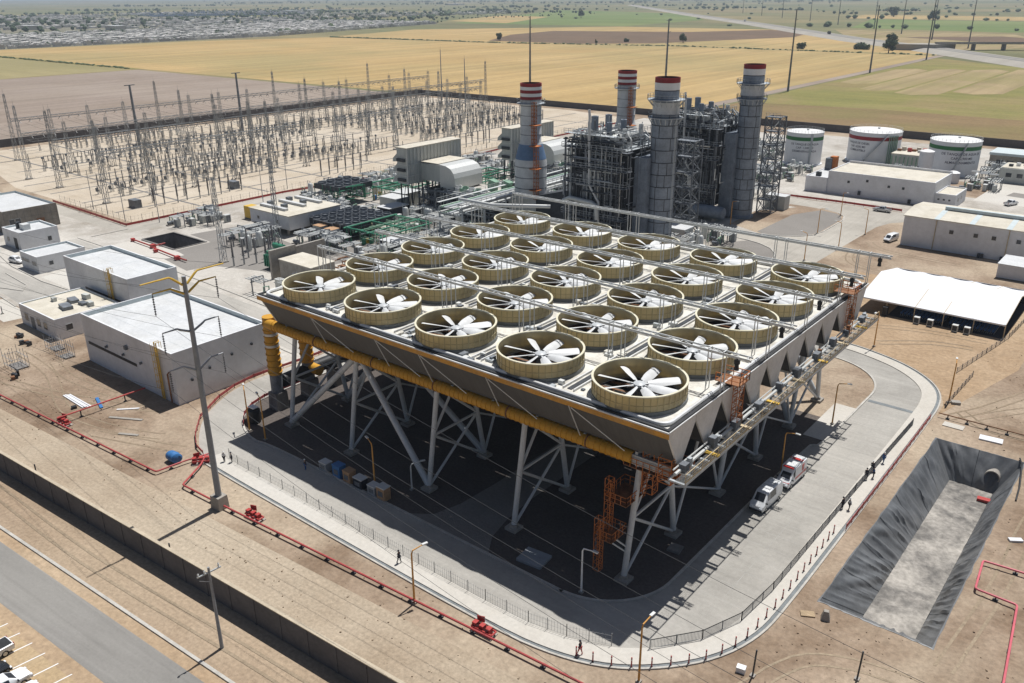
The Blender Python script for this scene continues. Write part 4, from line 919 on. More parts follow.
def turbine(yc, labs, seed):
    r = random.Random(seed)
    t = thing('air_intake_house', labs[0], 'filter house', (-90, yc, 0))
    mb = MB(); mb.box(-92.4, -88.2, yc - 12, yc + 12, 9.8, 20.6); build(mb, 'filter_box', 'filter_grey', t)
    mb = MB()
    for k in range(17): y = yc - 12 + 1.5 * k; mb.box(-88.15, -87.9, y - .08, y + .08, 9.8, 20.5)
    for z in (12.2, 15.6): mb.box(-92.5, -87.92, yc - 12.08, yc + 12.08, z, z + .14)
    build(mb, 'wall_rib', 'silver_lag', t)
    mb = MB(); mb.box(-92.8, -87.8, yc - 12.3, yc + 12.3, 20.6, 20.85); build(mb, 'roof', 'cream_roof', t)
    for z in (10.4, 13.4, 16.4):
        mb = MB(); mb.yprism([(-92.4, z), (-94.6, z - .2), (-94.4, z + .9), (-92.4, z + 2.6)], yc - 11.8, yc + 11.8); build(mb, 'weather_hood', 'filter_grey', t)
        mb = MB(); mb.box(-92.2, -88.8, yc - 12.5, yc - 12.02, z + .2, z + 1.1); build(mb, 'end_louvre', 'steel_dark', t)
    mb = MB(); mb.xprism([(0, 0)] * 0 or [(yc - 6.2, 10.6), (yc + 6.2, 10.6), (yc + 6.2, 15.6), (yc - 6.2, 15.6)], -87.88, -80); 
    build(mb, 'clean_air_duct', 'filter_grey', t)
    mb = MB(); mb.yprism([(-87.8, 15.65), (-80, 16), (-77.5, 15.8), (-75.6, 15.1), (-74.4, 13.8), (-74, 12.4), (-74, 9), (-80, 9), (-80, 15.6), (-87.8, 15.6)][::-1], yc - 6.3, yc + 6.3); build(mb, 'curved_hood', 'silver_lag', t)
    mb = MB(); mb.box(-87.9, -80.5, yc - 6.4, yc + 6.4, 16.05, 16.2); build(mb, 'duct_roof', 'cream_roof', t)
    mb = MB()
    for x in (-91.8, -88.8):
        for k in range(6): y = yc - 11.4 + 4.56 * k; mb.beam((x, y, 0), (x, y, 9.8), .32); mb.beam((x, y, 1), (x, y + (2 if k < 5 else -2), 9), .14)
    for x in (-86, -80, -75):
        for y in (yc - 5.8, yc + 5.8): mb.beam((x, y, 0), (x, y, 10.4), .3)
    build(mb, 'steel_frame', 'steel_dark', t)
    t = thing('gas_turbine_enclosure', labs[1], 'turbine', (-70, yc, 0))
    mb = MB(); mb.box(-86, -57, yc - 5, yc + 5, 0, 8.2); build(mb, 'enclosure', 'steel_dark', t)
    mb = MB(); mb.box(-76.5, -56, yc - 7.2, yc + 7.2, 8.2, 8.5); build(mb, 'roof', 'yard', t)
    for k in range(5):
        mb = MB(); x = -73.5 + 2.6 * k; mb.cbox(x, yc - 5, 8.5, 2.0, 2.6, 1.3); mb.lathe(x, yc - 5, [(.9, 9.8), (.9, 10.3), (.75, 10.3), (.7, 9.9), (0, 9.9)], 14); build(mb, 'roof_fan', 'green_pale' if k % 2 else 'galv_light', t, smooth=True)
    for k in range(2):
        mb = MB(); x = -66 + 4 * k; mb.yprism([(x, 8.5), (x + 2.2, 8.5), (x + 2.4, 10.5), (x + 3.2, 11.8), (x + .6, 12.4), (x, 10.8)][::-1], yc - .5 + 1.5 * k, yc + 1.6 + 1.5 * k); build(mb, 'vent_cowl', 'green_pale', t)
    mb = MB(); maze(mb, -88, -56, yc - 9.5, yc - 5.2, .3, 8.5, 70, r, .06, .22); tag(build(mb, 'pipework', 'steel_mid', t), kind='stuff')
    mb = MB(); maze(mb, -80, -56, yc - 9, yc - 5.3, .3, 9, 26, r, .1, .3); tag(build(mb, 'lagged_pipework', 'silver_lag', t), kind='stuff')
    for k in range(5):
        mb = MB(); x = -84 + 5 * k; mb.beam((x, yc - 9.6, 0), (x, yc - 9.6, 9.4), .25); mb.beam((x, yc - 9.6, 9.2), (x, yc - 5, 9.2), .25); build(mb, 'frame_column', 'steel_mid', t)
    mb = MB(); mb.lathe(0, 0, [(0, -2), (1.2, -1.8), (1.5, -1), (1.5, 6), (0, 6.4)], 14); mb.v = [(-84 + c, yc - 8 + a, 2 + b) for a, b, c in mb.v]; build(mb, 'oil_tank', 'filter_grey', t, smooth=True)
turbine(116, ('pale grey air intake filter house with a curved duct, left of the blue shouldered stack', 'dark gas turbine enclosure below the pale curved intake duct left of the blue shouldered stack'), 5)
turbine(166, ('pale grey air intake filter house half hidden behind the blue shouldered stack', 'dark gas turbine enclosure half hidden behind the blue shouldered stack'), 6)
# lattice stair towers
def stair_tower(x0, x1, y0, y1, h, lab, m):
    t = thing('lattice_tower', lab, 'stair tower', ((x0 + x1) / 2, (y0 + y1) / 2, 0)); mb = MB(); n = int(h / 4)
    for x in (x0, x1):
        for y in (y0, y1): mb.beam((x, y, 0), (x, y, h), .32)
    for k in range(n + 1):
        z = h * k / n; c = [(x0, y0), (x1, y0), (x1, y1), (x0, y1)]
        for i in range(4):
            a, b = c[i], c[(i + 1) % 4]; mb.beam((*a, z), (*b, z), .22)
            if k < n: z2 = h * (k + 1) / n; mb.beam((*a, z), (*b, z2), .15); mb.beam((*b, z), (*a, z2), .15)
    build(mb, 'frame', m, t)
    for k in range(1, n + 1):
        z = h * k / n; mb = MB(); mb.box(x0, x1, y0, y0 + (y1 - y0) * .45, z, z + .1); l = build(mb, 'landing', 'steel_mid', t)
        z0 = h * (k - 1) / n; mb = MB(); mb.beam((x0 + .6, y1 - 1, z0 + .1), (x1 - .6, y1 - 1, z), 1.0, .12); mb.rail([(x0, y0, z + .1), (x1, y0, z + .1)], 1.1, 1.2, .07); build(mb, 'stair_flight', 'galv', l)
stair_tower(-15, -9.6, 136.5, 141.5, 26, 'grey lattice stair tower between the two boilers', 'steel_mid')
stair_tower(-6, -1.6, 174, 179, 29, 'grey lattice stair tower right of the farther grey stack', 'steel_mid')
t = thing('lift_cabin', 'orange lift cabin hung high on the lattice tower at the right of the stacks', 'lift', (-4, 231, 0))
build(MB().box(-5.6, -3.4, 229, 232, 0, 9), 'mast', 'steel_mid', t); build(MB().cbox(-3.2, 231, 5, 2.2, 2.4, 4.6), 'cabin', 'orange', t)
# pump skids, sheds and boxes at the feet of the boilers
def shed(x0, x1, y0, y1, h, lab, wall='white_wall', roof='white_roof', name='equipment_shed', cat='shed'):
    t = thing(name, lab, cat, ((x0 + x1) / 2, (y0 + y1) / 2, 0)); build(MB().box(x0, x1, y0, y1, 0, h), 'wall', wall, t)
    build(MB().box(x0 - .15, x1 + .15, y0 - .15, y1 + .15, h, h + .18), 'roof', roof, t)
    build(MB().box((x0 + x1) / 2 - .6, (x0 + x1) / 2 + .6, y0 - .05, y0 - .003, .05, min(2.2, h - .3)), 'door', 'steel_mid', t); return t
shed(-14.5, -5, 125.5, 130.5, 4.4, 'small white roofed equipment shed at the foot of the nearer boiler', 'filter_grey')
shed(-6.5, 0, 181, 185, 4.2, 'small grey container beside the lattice tower right of the stacks', 'filter_grey')
t = thing('feed_pump_vessel', 'grey horizontal vessel lying at the foot of the farther stack', 'vessel', (-12, 157, 0)); mb = MB()
mb.lathe(0, 0, [(0, -6), (1.6, -5.6), (1.9, -4.8), (1.9, 4.8), (1.6, 5.6), (0, 6)], 18); mb.v = [(-14 + c, 156 + a, 2.6 + b) for a, b, c in mb.v]; build(mb, 'shell', 'stack_grey', t, smooth=True)
build(MB().cbox(-17, 156, 0, 1, 3, 1).cbox(-11, 156, 0, 1, 3, 1), 'saddle', 'conc_obj', t)
# pipe rack running back from the condenser
t = thing('pipe_rack', 'long steel pipe rack carrying lagged pipes from the condenser towards the boilers', 'pipe rack', (-57, 105, 0)); r = random.Random(9)
for k in range(8):
    y = 88.5 + 9.2 * k; mb = MB()
    for x in (-60.2, -51.8): mb.beam((x, y, 0), (x, y, 10), .34)
    for z in (6.4, 8.4, 10): mb.beam((-60.4, y, z), (-51.6, y, z), .3)
    build(mb, 'rack_frame', 'galv', t)
for k in range(15):
    x = -59.6 + .53 * k; z = 10.35 if k % 3 else 8.75; q = r.uniform(.10, .32); mb = MB(); mb.tube((x, 87.5, z), (x, 153, z), q, 8)
    build(mb, 'rack_pipe', 'green_pale' if k in (2, 3, 11) else r.choice(('silver_lag', 'galv_light', 'galv')), t, smooth=True)
mb = MB(); mb.box(-60.6, -59.7, 88, 153, 11.2, 11.35); mb.box(-52.6, -51.5, 88, 153, 10.8, 11.0); mb.rail([(-51.5, 88, 11), (-51.5, 153, 11)], 1, 2, .08); mb.rail([(-60.6, 88, 11.3), (-60.6, 153, 11.3)], 1, 2, .08); build(mb, 'cable_tray', 'galv_light', t)
mb = MB(); mb.path([(-56, 92, 12), (-44, 92, 12), (-31, 100, 12)], .5, 8); build(mb, 'branch_pipe', 'silver_lag', t, smooth=True)
# coolers
def cooler(x0, x1, y0, y1, h, lab, m, nx, ny, name='fin_fan_cooler'):
    t = thing(name, lab, 'cooler', ((x0 + x1) / 2, (y0 + y1) / 2, 0)); mb = MB(); mb.box(x0, x1, y0, y1, h - 1.7, h); build(mb, 'fin_box', 'steel_dark', t)
    dx, dy = (x1 - x0) / nx, (y1 - y0) / ny
    for i in range(nx):
        for j in range(ny):
            cx, cy = x0 + dx * (i + .5), y0 + dy * (j + .5); q = min(dx, dy) * .42; mb = MB(); mb.lathe(cx, cy, [(q, h), (q, h + .5), (q * .93, h + .5), (q * .93, h + .1), (0, h + .1)], 14); build(mb, 'fan_ring', 'steel_mid', t, smooth=True)
    for i in range(nx + 1):
        for j in (0, ny):
            mb = MB(); mb.beam((x0 + dx * i, y0 + dy * j, 0), (x0 + dx * i, y0 + dy * j, h), .2); build(mb, 'leg', m, t)
    mb = MB(); rr = random.Random(int(x0)); maze(mb, x0, x1, y0 - .5, y0 + .2, .5, h, 14, rr, .08, .2); maze(mb, x1, x1 + .6, y0, y1, .5, h, 12, rr, .08, .2); maze(mb, x0, x1, y0, y1, .5, h - 2, 16, rr, .1, .25); tag(build(mb, 'pipework', m, t), kind='stuff')
cooler(-126, -113.5, 98, 112, 6.6, 'dark fin fan cooler on green legs beside the red switchyard fence', 'green_pipe', 3, 4)
cooler(-96.5, -80, 72.5, 90, 4.6, 'wide dark bank of cooling fans behind the white roofed control house', 'steel_mid', 5, 6)
def green_frame(x0, x1, y0, y1, z, lab, seed):
    r = random.Random(seed); t = thing('gas_pipe_skid', lab, 'pipe skid', ((x0 + x1) / 2, (y0 + y1) / 2, 0))
    for k in range(3):
        y = y0 + (y1 - y0) * k / 2; mb = MB(); mb.path([(x0, y, .6), (x0, y, z), (x1, y, z), (x1, y, .6)], .26, 8); build(mb, 'loop_pipe', 'green_pipe', t, smooth=True)
    for k in range(4):
        x = x0 + (x1 - x0) * k / 3; mb = MB(); mb.tube((x, y0 - 1, z - .4 * (k % 2)), (x, y1 + 1, z - .4 * (k % 2)), .24, 8); build(mb, 'header_pipe', 'green_pipe', t, smooth=True)
    for k in range(12):
        x, y = r.uniform(x0, x1), r.uniform(y0, y1); mb = MB(); mb.tube((x, y, .1), (x, y, z - .3), r.uniform(.1, .2), 7); build(mb, 'drop_pipe', r.choice(('green_pipe', 'green_pale', 'green_pipe', 'walk_tan')), t, smooth=True)
    for k in range(7): mb = MB(); mb.cbox(r.uniform(x0, x1), r.uniform(y0, y1), .1, 1, .8, r.uniform(.8, 1.6)); build(mb, 'valve', r.choice(('arm_yellow', 'rust', 'green_pipe', 'plastic_blue')), t)
    mb = MB(); maze(mb, x0, x1, y0, y1, .4, z, 34, r, .06, .14); tag(build(mb, 'pipework', 'green_pale', t), kind='stuff')
green_frame(-118, -103, 112, 128, 4.8, 'green gas pipe skid beside the dark green legged cooler', 3)
green_frame(-80, -66, 72, 90, 4.4, 'green gas pipe skid nearest the condenser fans', 4)
green_frame(-104, -90, 132, 160, 4.8, 'green gas pipe skid between the two intake filter houses', 8)
shed(-94, -88.5, 96, 104, 3.6, 'dark blue container with a white end beside the filter house', 'cloth_dark')
shed(-104, -97, 111, 118, 4.4, 'grey equipment box standing left of the filter house', 'filter_grey')
shed(-102, -94, 104.5, 110, 4.2, 'wide grey equipment box below the filter house', 'filter_grey')
# raised control house with white roof
t = thing('control_house', 'long white roofed control house raised on short posts near the switchyard', 'control house', (-108, 76, 0))
build(MB().box(-115.9, -97.4, 66, 84.6, 1.9, 5.8), 'wall', 'white_wall', t); build(MB().box(-116.2, -97.1, 65.7, 84.9, 5.8, 6.05), 'roof', 'cream_roof', t)
for y in (69, 75.6, 81.5): build(MB().box(-115, -103, y, y + 1.2, 6.05, 6.75), 'roof_duct', 'white_roof', t)
for i, (x, y) in enumerate(((-113.6, 71.8), (-107, 71.8), (-113.6, 78.6), (-107, 78.6))): build(MB().cbox(x, y, 6.05, 1.5, 1.5, 1.1), 'air_conditioner', 'steel_mid', t)
for x in range(-115, -96, 4):
    for y in (66.6, 84): build(MB().cbox(x, y, 0, .5, .5, 1.9), 'post', 'conc_obj', t)
for x in (-103, -112): build(MB().box(x - .45, x + .45, 65.94, 65.997, 3.2, 4.1), 'window', 'glass_dark', t)
for x, y, lab in ((-90.1, 71.3, 'grey air conditioner cabinet with a rusty top, left of its twin'), (-84.6, 70.8, 'grey air conditioner cabinet with a rusty top, right of its twin')):
    t = thing('cooling_cabinet', lab, 'cabinet', (x, y, 0), 0, 'twin grey cabinets on the court'); build(MB().cbox(x, y, .15, 3.4, 3.2, 3.4), 'body', 'filter_grey', t); build(MB().cbox(x, y, 3.55, 3.5, 3.3, .15), 'lid', 'crate_tan', t); build(MB().cbox(x, y, 0, 2.8, 2.6, .15), 'plinth', 'steel_dark', t)
    build(MB().box(x - 1.4, x + 1.4, y - 1.66, y - 1.605, .8, 3.0), 'grille', 'steel_mid', t)
t = thing('generator_set', 'yellow generator set at the left end of the control house', 'generator', (-123.5, 72.6, 0)); build(MB().cbox(-124.5, 72.6, .4, 4.5, 3, 3.6), 'housing', 'arm_yellow', t); build(MB().cbox(-120.8, 72.2, .4, 2.4, 2.6, 2.4), 'radiator', 'steel_dark', t); build(MB().cbox(-123.5, 72.6, 0, 7.6, 2.6, .4), 'skid', 'steel_mid', t)
# transformer between blast walls
def wall_thing(x0, x1, y0, y1, h, lab, m='conc_obj', name='blast_wall', cat='wall'):
    return tag(build(MB().box(x0, x1, y0, y1, 0, h), name, m), lab, cat)
wall_thing(-69.5, -68.8, 39, 46.5, 7.2, 'tall grey concrete blast wall right of the green transformer', 'conc_obj')
wall_thing(-71.4, -70.8, 48, 57, 6.0, 'lower grey concrete blast wall behind the tall one', 'conc_obj')
t = thing('power_transformer', 'green oil transformer beside the concrete blast wall', 'transformer', (-75, 47, 0)); build(MB().cbox(-75.5, 46, .4, 5.2, 3.6, 4), 'tank', 'green_pipe', t)
for k in range(6): build(MB().cbox(-77.6 + .85 * k, 43.6, .8, .3, 1.1, 3), 'radiator', 'green_pipe', t)
mb = MB(); mb.lathe(0, 0, [(0, -2.2), (.7, -2), (.7, 2), (0, 2.2)], 12); mb.v = [(-75.5 + c, 46.4 + a, 5.6 + b) for a, b, c in mb.v]; build(mb, 'conservator', 'green_pipe', t, smooth=True)
for k in range(3): mb = MB(); mb.lathe(-77 + 1.5 * k, 46.4, [(.28, 4.4), (.36, 4.7), (.2, 5), (.3, 5.3), (.16, 5.8), (.2, 6.2), (.05, 6.9)], 8); build(mb, 'bushing', 'insulator', t, smooth=True)
shed(-67, -55, 40, 47, 5.2, 'low concrete vault with a pale roof behind the left end fan', 'conc_obj', 'cream_roof')
t = thing('valve_skid', 'rusty orange valve skid beside the concrete vault', 'skid', (-58, 55, 0)); r = random.Random(2)
for k in range(6): build(MB().cbox(-61 + r.uniform(0, 7), 54 + r.uniform(-2, 2), 0, 1.6, 1.2, r.uniform(1, 2.6)), 'valve', r.choice(('orange', 'rust', 'steel_mid')), t)
mb = MB(); maze(mb, -63, -54, 51, 58, .3, 3.5, 20, r, .08, .2); tag(build(mb, 'pipework', 'rust', t), kind='stuff')
shed(-66, -59, 71, 77, 3.4, 'white roofed kiosk with a dark side beside the green pipe skid', 'cloth_dark', 'white_roof')
# bushing stands in the court
b0 = thing('bushing_stand', 'slim dark bushing on a steel stand in the grey court', 'insulator', (-86, 39.7, 0), 0, 'bushings standing in the grey court')
mb = MB(); mb.beam((0, 0, 0), (0, 0, 2.3), .3); mb.cbox(0, 0, 2.3, .7, .7, .15); build(mb, 'stand', 'sub_steel', b0, local=True)
mb = MB(); pr = []
for k in range(12): z = 2.45 + .36 * k; pr += [(.34 - .012 * k, z), (.2 - .006 * k, z + .18)]
mb.lathe(0, 0, pr + [(.02, 6.9)], 10); build(mb, 'bushing', 'insulator', b0, local=True, smooth=True)
for x, y in ((-85.2, 42.2), (-83.6, 44.8), (-83.0, 47.4), (-85.5, 50.2), (-88.4, 52.8), (-91, 55.4), (-89.5, 46.5), (-94, 49.5)): copy_tree(b0, (x, y, 0))

# small plant clutter: cabinets, pipe supports, short pipe runs and poles between the big units
r = random.Random(77)
cab = [thing('equipment_cabinet', 'x', 'cabinet', (0, 0, 0), 0, 'equipment cabinets in the plant yard') for _ in range(1)][0]
cab['label'] = 'small grey equipment cabinet among the pipes of the plant yard'
build(MB().box(-.9, .9, -.6, .6, .15, 2.2), 'body', 'filter_grey', cab, local=True); build(MB().box(-.95, .95, -.65, .65, 2.2, 2.3), 'roof', 'galv_light', cab, local=True); build(MB().box(-.8, .8, -.5, .5, 0, .15), 'plinth', 'steel_dark', cab, local=True); build(MB().box(-.7, -.05, -.63, -.603, .3, 2.0).box(.05, .7, -.63, -.603, .3, 2.0), 'door', 'steel_mid', cab, local=True)
sup = thing('pipe_support', 'steel goalpost pipe support in the plant yard', 'support', (0, 0, 0), 0, 'pipe supports in the plant yard'); mb = MB(); mb.beam((-1.6, 0, 0), (-1.6, 0, 4), .22); mb.beam((1.6, 0, 0), (1.6, 0, 4), .22); mb.beam((-1.9, 0, 3.2), (1.9, 0, 3.2), .22); mb.beam((-1.6, 0, 4), (1.6, 0, 4), .2); build(mb, 'frame', 'steel_mid', sup, local=True)
mb = MB()
for x in (-1.1, -.4, .5, 1.2): mb.tube((x, -3, 3.45), (x, 3, 3.45), .14, 6)
build(mb, 'pipe', 'silver_lag', sup, local=True, smooth=True)
pmp = thing('pump_set', 'dark pump set on a low plinth in the plant yard', 'pump', (0, 0, 0), 0, 'pump sets in the plant yard'); build(MB().box(-1.4, 1.4, -.6, .6, 0, .35), 'plinth', 'conc_obj', pmp, local=True); mb = MB(); mb.lathe(0, 0, [(0, -1.1), (.45, -1), (.45, .1), (.3, .15), (.55, .3), (.55, .8), (0, .9)], 12); mb.v = [(c, a, .9 + b) for a, b, c in mb.v]; build(mb, 'motor', 'steel_mid', pmp, local=True, smooth=True)
mb = MB(); mb.path([(.6, 0, .9), (.6, 0, 2.2), (.6, 1.4, 2.4), (.6, 1.6, 0)], .16, 7); build(mb, 'pipe', 'green_pale', pmp, local=True, smooth=True)
vsl = thing('upright_vessel', 'pale upright vessel on a skirt in the plant yard', 'vessel', (0, 0, 0), 0, 'upright vessels in the plant yard'); mb = MB(); mb.lathe(0, 0, [(.8, 0), (.8, .9), (.9, 1), (.9, 3.6), (.6, 4.1), (0, 4.25)], 14); build(mb, 'shell', 'silver_lag', vsl, local=True, smooth=True); mb = MB(); mb.path([(0, 0, 4.2), (0, 0, 4.8), (1.2, 0, 4.9), (1.2, 0, .3)], .12, 6); build(mb, 'pipe', 'galv', vsl, local=True, smooth=True)
zones = [(-122, -98, 88, 98), (-130, -120, 112, 160), (-104, -95, 118, 150), (-62, -34, 66, 104), (-86, -62, 92, 108), (-86, -62, 124, 156), (-48, -34, 126, 158), (-84, -62, 174, 196), (-118, -96, 164, 196), (-40, -12, 88, 104), (-100, -92, 86, 98), (-8, 4, 108, 142), (-60, -40, 196, 215), (-36, -8, 192, 198), (-140, -128, 100, 190), (-34, -16, 214, 250), (-60, -40, 220, 300), (0, 20, 245, 262), (36, 46, 246, 290), (-108, -94, 50, 62), (-60, -28, 50, 60), (-64, -28, 29, 37), (-140, -127, 52, 66), (-62, -50, 62, 90), (-90, -66, 62, 70), (-126, -104, 88, 97)]
firsts = {}
for z in zones:
    A_ = (z[1] - z[0]) * (z[3] - z[2])
    for k in range(int(8 + A_ / 14)):
        p = r.choice((cab, sup, sup, pmp, pmp, vsl, cab)); x, y = r.uniform(z[0], z[1]), r.uniform(z[2], z[3])
        if p.name not in firsts: firsts[p.name] = 1; p.location = (x, y, 0)
        else: copy_tree(p, (x, y, 0), r.choice((0, PI / 2, PI)))
mb = MB()
for z in zones[:10]:
    for k in range(7):
        a, b = r.uniform(z[0], z[1]), r.uniform(z[2], z[3])
        if k % 2: mb.tube((a, z[2] - 2, .5), (a, z[3] + 2, .5), r.uniform(.1, .24), 6)
        else: mb.tube((z[0] - 2, b, .8), (z[1] + 2, b, .8), r.uniform(.1, .24), 6)
tag(build(mb, 'ground_pipework', 'silver_lag', kind='stuff'), 'pale pipes running along the ground of the plant yard', 'pipes')
# ---------------------------------------------------------------- buildings
def flat_house(name, lab, x0, x1, y0, y1, h, par=.8, wall='white_wall', roof='white_roof', pw=.3):
    t = thing(name, lab, 'building', ((x0 + x1) / 2, (y0 + y1) / 2, 0)); mb = MB()
    mb.box(x0, x1, y0, y0 + pw, 0, h); mb.box(x0, x1, y1 - pw, y1, 0, h); mb.box(x0, x0 + pw, y0 + pw, y1 - pw, 0, h); mb.box(x1 - pw, x1, y0 + pw, y1 - pw, 0, h)
    build(mb, 'wall', wall, t); build(MB().box(x0 + pw, x1 - pw, y0 + pw, y1 - pw, h - par - .3, h - par), 'roof', roof, t)
    mb = MB(); e = .003; mb.box(x0 + pw - e, x1 - pw + e, y1 - pw - .012, y1 - pw - e, h - par, h - .02); mb.box(x0 + pw + e, x0 + pw + .012, y0 + pw, y1 - pw - .02, h - par, h - .02); mb.box(x1 - pw - .012, x1 - pw - e, y0 + pw, y1 - pw - .02, h - par, h - .02); mb.box(x0 + pw, x1 - pw, y0 + pw + e, y0 + pw + .012, h - par, h - .02)
    build(mb, 'parapet_lining', 'parapet', t); return t
def win(t, x0, x1, y0, y1, z0, z1, m='glass_dark', name='window', frame=True):
    o = build(MB().box(x0, x1, y0, y1, z0, z1), name, m, t)
    if frame:
        mb = MB(); q = .05
        if x1 - x0 > y1 - y0:
            y = y0 - .03; mb.box(x0 - q, x1 + q, y, y0 + .02, z1, z1 + q); mb.box(x0 - q, x1 + q, y - .05, y0 + .02, z0 - q, z0); mb.box(x0 - q, x0, y, y0 + .02, z0, z1); mb.box(x1, x1 + q, y, y0 + .02, z0, z1)
        else:
            x = x1 + .03; mb.box(x1 - .02, x, y0 - q, y1 + q, z1, z1 + q); mb.box(x1 - .02, x + .05, y0 - q, y1 + q, z0 - q, z0); mb.box(x1 - .02, x, y0 - q, y0, z0, z1); mb.box(x1 - .02, x, y1, y1 + q, z0, z1)
        build(mb, 'frame', 'galv_light', o)
    return o
def roof_ladder(t, x, y, h):
    mb = MB()
    for s in (-.3, .3): mb.beam((x + s, y - .35, .2), (x + s, y - .35, h + 1.1), .16)
    for k in range(int(h / .35)): mb.beam((x - .3, y - .35, .4 + .35 * k), (x + .3, y - .35, .4 + .35 * k), .09)
    for k in range(int(h / 1.2) - 1):
        z = 2.4 + 1.2 * k; mb.beam((x - .35, y - .35, z), (x - .35, y - 1, z), .05); mb.beam((x + .35, y - .35, z), (x + .35, y - 1, z), .05); mb.beam((x - .35, y - 1, z), (x + .35, y - 1, z), .05)
    for s in (-.35, .35): mb.beam((x + s, y - 1, 2.4), (x + s, y - 1, h + 1.1), .06)
    for s in (-.35, .35): mb.beam((x + s, y - .35, h + 1.1), (x + s, y + .5, h + 1.1), .07); mb.beam((x + s, y + .5, h), (x + s, y + .5, h + 1.1), .07)
    build(mb, 'roof_ladder', 'arm_yellow', t)
A = flat_house('electrical_building', 'largest white box building with a bare roof beside the left road bend', -55.6, -24.5, -12.4, 6.2, 9.4)
win(A, -54.3, -37, -12.47, -12.403, 3.7, 4.25, 'black_metal', 'slot_louvre', False)
for x, z in ((-39.5, 6.4), (-47, 4.8), (-41, 4.8), (-35, 4.8)): build(MB().cbox(x, -12.65, z, .7 if z > 6 else .3, .45, .7 if z > 6 else .4), 'wall_vent', 'steel_mid', A)
roof_ladder(A, -28.6, -12.4, 9.4)
mb = MB(); mb.path([(-26.2, -12.7, .2), (-26.2, -12.7, 5.4), (-25.6, -12.7, 5.9)], .14, 6); build(mb, 'drain_pipe', 'rust', A)
for y, z in ((-9.5, 3.6), (-6, 4.6), (-1.5, 5.6), (2.6, 6.2)): build(MB().cbox(-24.35, y, z, .3, .35, .4), 'wall_lamp', 'steel_dark', A)
mb = MB()
for k in range(4): mb.box(-55.2, -24.9, -8.6 + 3.8 * k, -8.57 + 3.8 * k, 8.6, 8.615)
build(mb, 'roof_seam', 'parapet', A)
B = flat_house('electrical_building', 'white box building with a long dark wall slot, behind the largest white building', -96.4, -68.2, 3.3, 14.6, 9.4)
win(B, -88, -71, 3.23, 3.297, 3.2, 3.8, 'black_metal', 'slot_louvre', False); roof_ladder(B, -75, 3.3, 9.4)
mb = MB(); mb.box(-96, -68.6, 8.8, 8.84, 8.6, 8.615); mb.box(-82, -81.96, 3.7, 14.2, 8.6, 8.615); build(mb, 'roof_seam', 'parapet', B)
Cc = flat_house('office_building', 'low cream roofed building with small windows between the two tall white boxes', -86.3, -70.2, -11.6, 1.8, 4.4, .25, 'white_wall', 'cream_roof')
for x in (-83.4, -77.8, -74.8): win(Cc, x - .75, x + .75, -11.66, -11.603, 1.3, 2.8)
win(Cc, -70.197, -70.14, -9.6, -8.3, 1.6, 2.8)
build(MB().box(-81.6, -79.8, -11.66, -11.603, .1, 2.6), 'door', 'steel_mid', Cc)
r = random.Random(4)
for k, (x, y, w) in enumerate(((-79, -3.6, 3), (-76, -6.5, 3.4), (-75.5, -3.2, 2.2), (-78.6, -1, 1.8), (-73.4, -2.6, 1.6), (-82.5, -6, 1.4))): build(MB().cbox(x, y, 4.15, w, w * .55, r.uniform(.5, 1.1), r.uniform(-.2, .2)), 'roof_unit', 'steel_mid' if k < 3 else 'filter_grey', Cc)
D = flat_house('guard_building', 'small grey white building with a dark round vent, left of the second tall box', -128.2, -118.6, 6.0, 18.0, 4.3, .5)
win(D, -118.597, -118.5, 8.7, 9.7, 1.7, 2.7); win(D, -118.597, -118.5, 12.6, 13.6, 1.5, 3.0); win(D, -127.4, -123.4, 5.93, 5.997, 2.1, 2.8); win(D, -121.6, -119.4, 5.93, 5.997, 1.9, 2.8)
E = flat_house('workshop_building', 'white building with a rooftop cooling unit and a dark doorway near the left edge', -154.2, -143.6, 12.3, 22.6, 5.0, .5)
win(E, -147.4, -145.4, 12.23, 12.297, .1, 3.2, 'black_metal', 'door', False); win(E, -151.6, -150.4, 12.23, 12.297, 1.6, 2.8); win(E, -143.597, -143.5, 19.5, 20.5, 1.4, 2.6)
build(MB().cbox(-148.6, 16.2, 4.5, 2.6, 1.8, 1.5), 'roof_unit', 'galv_light', E); build(MB().cbox(-150.8, 15.4, 4.5, 1.2, 1, 1.8), 'roof_unit', 'steel_dark', E)
F = flat_house('control_building', 'large stone walled building with a white roof at the left edge', -193, -165.2, 17, 32.4, 6.6, .6, 'stone_wall')
for y in (19.2, 20.9): win(F, -165.197, -165.1, y - .7, y + .7, 2.2, 4.0)
mb = MB()
for k in range(9): y = 17.2 + 1.9 * k; mb.box(-165.198, -165.16, y, y + .07, 0, 6)
for z in (2, 4): mb.box(-165.198, -165.155, 17.1, 32.3, z, z + .07)
build(mb, 'stone_joint', 'conc_dark', F); build(MB().box(-165.19, -165.0, 26, 28.2, .1, 3), 'door', 'rust', F)
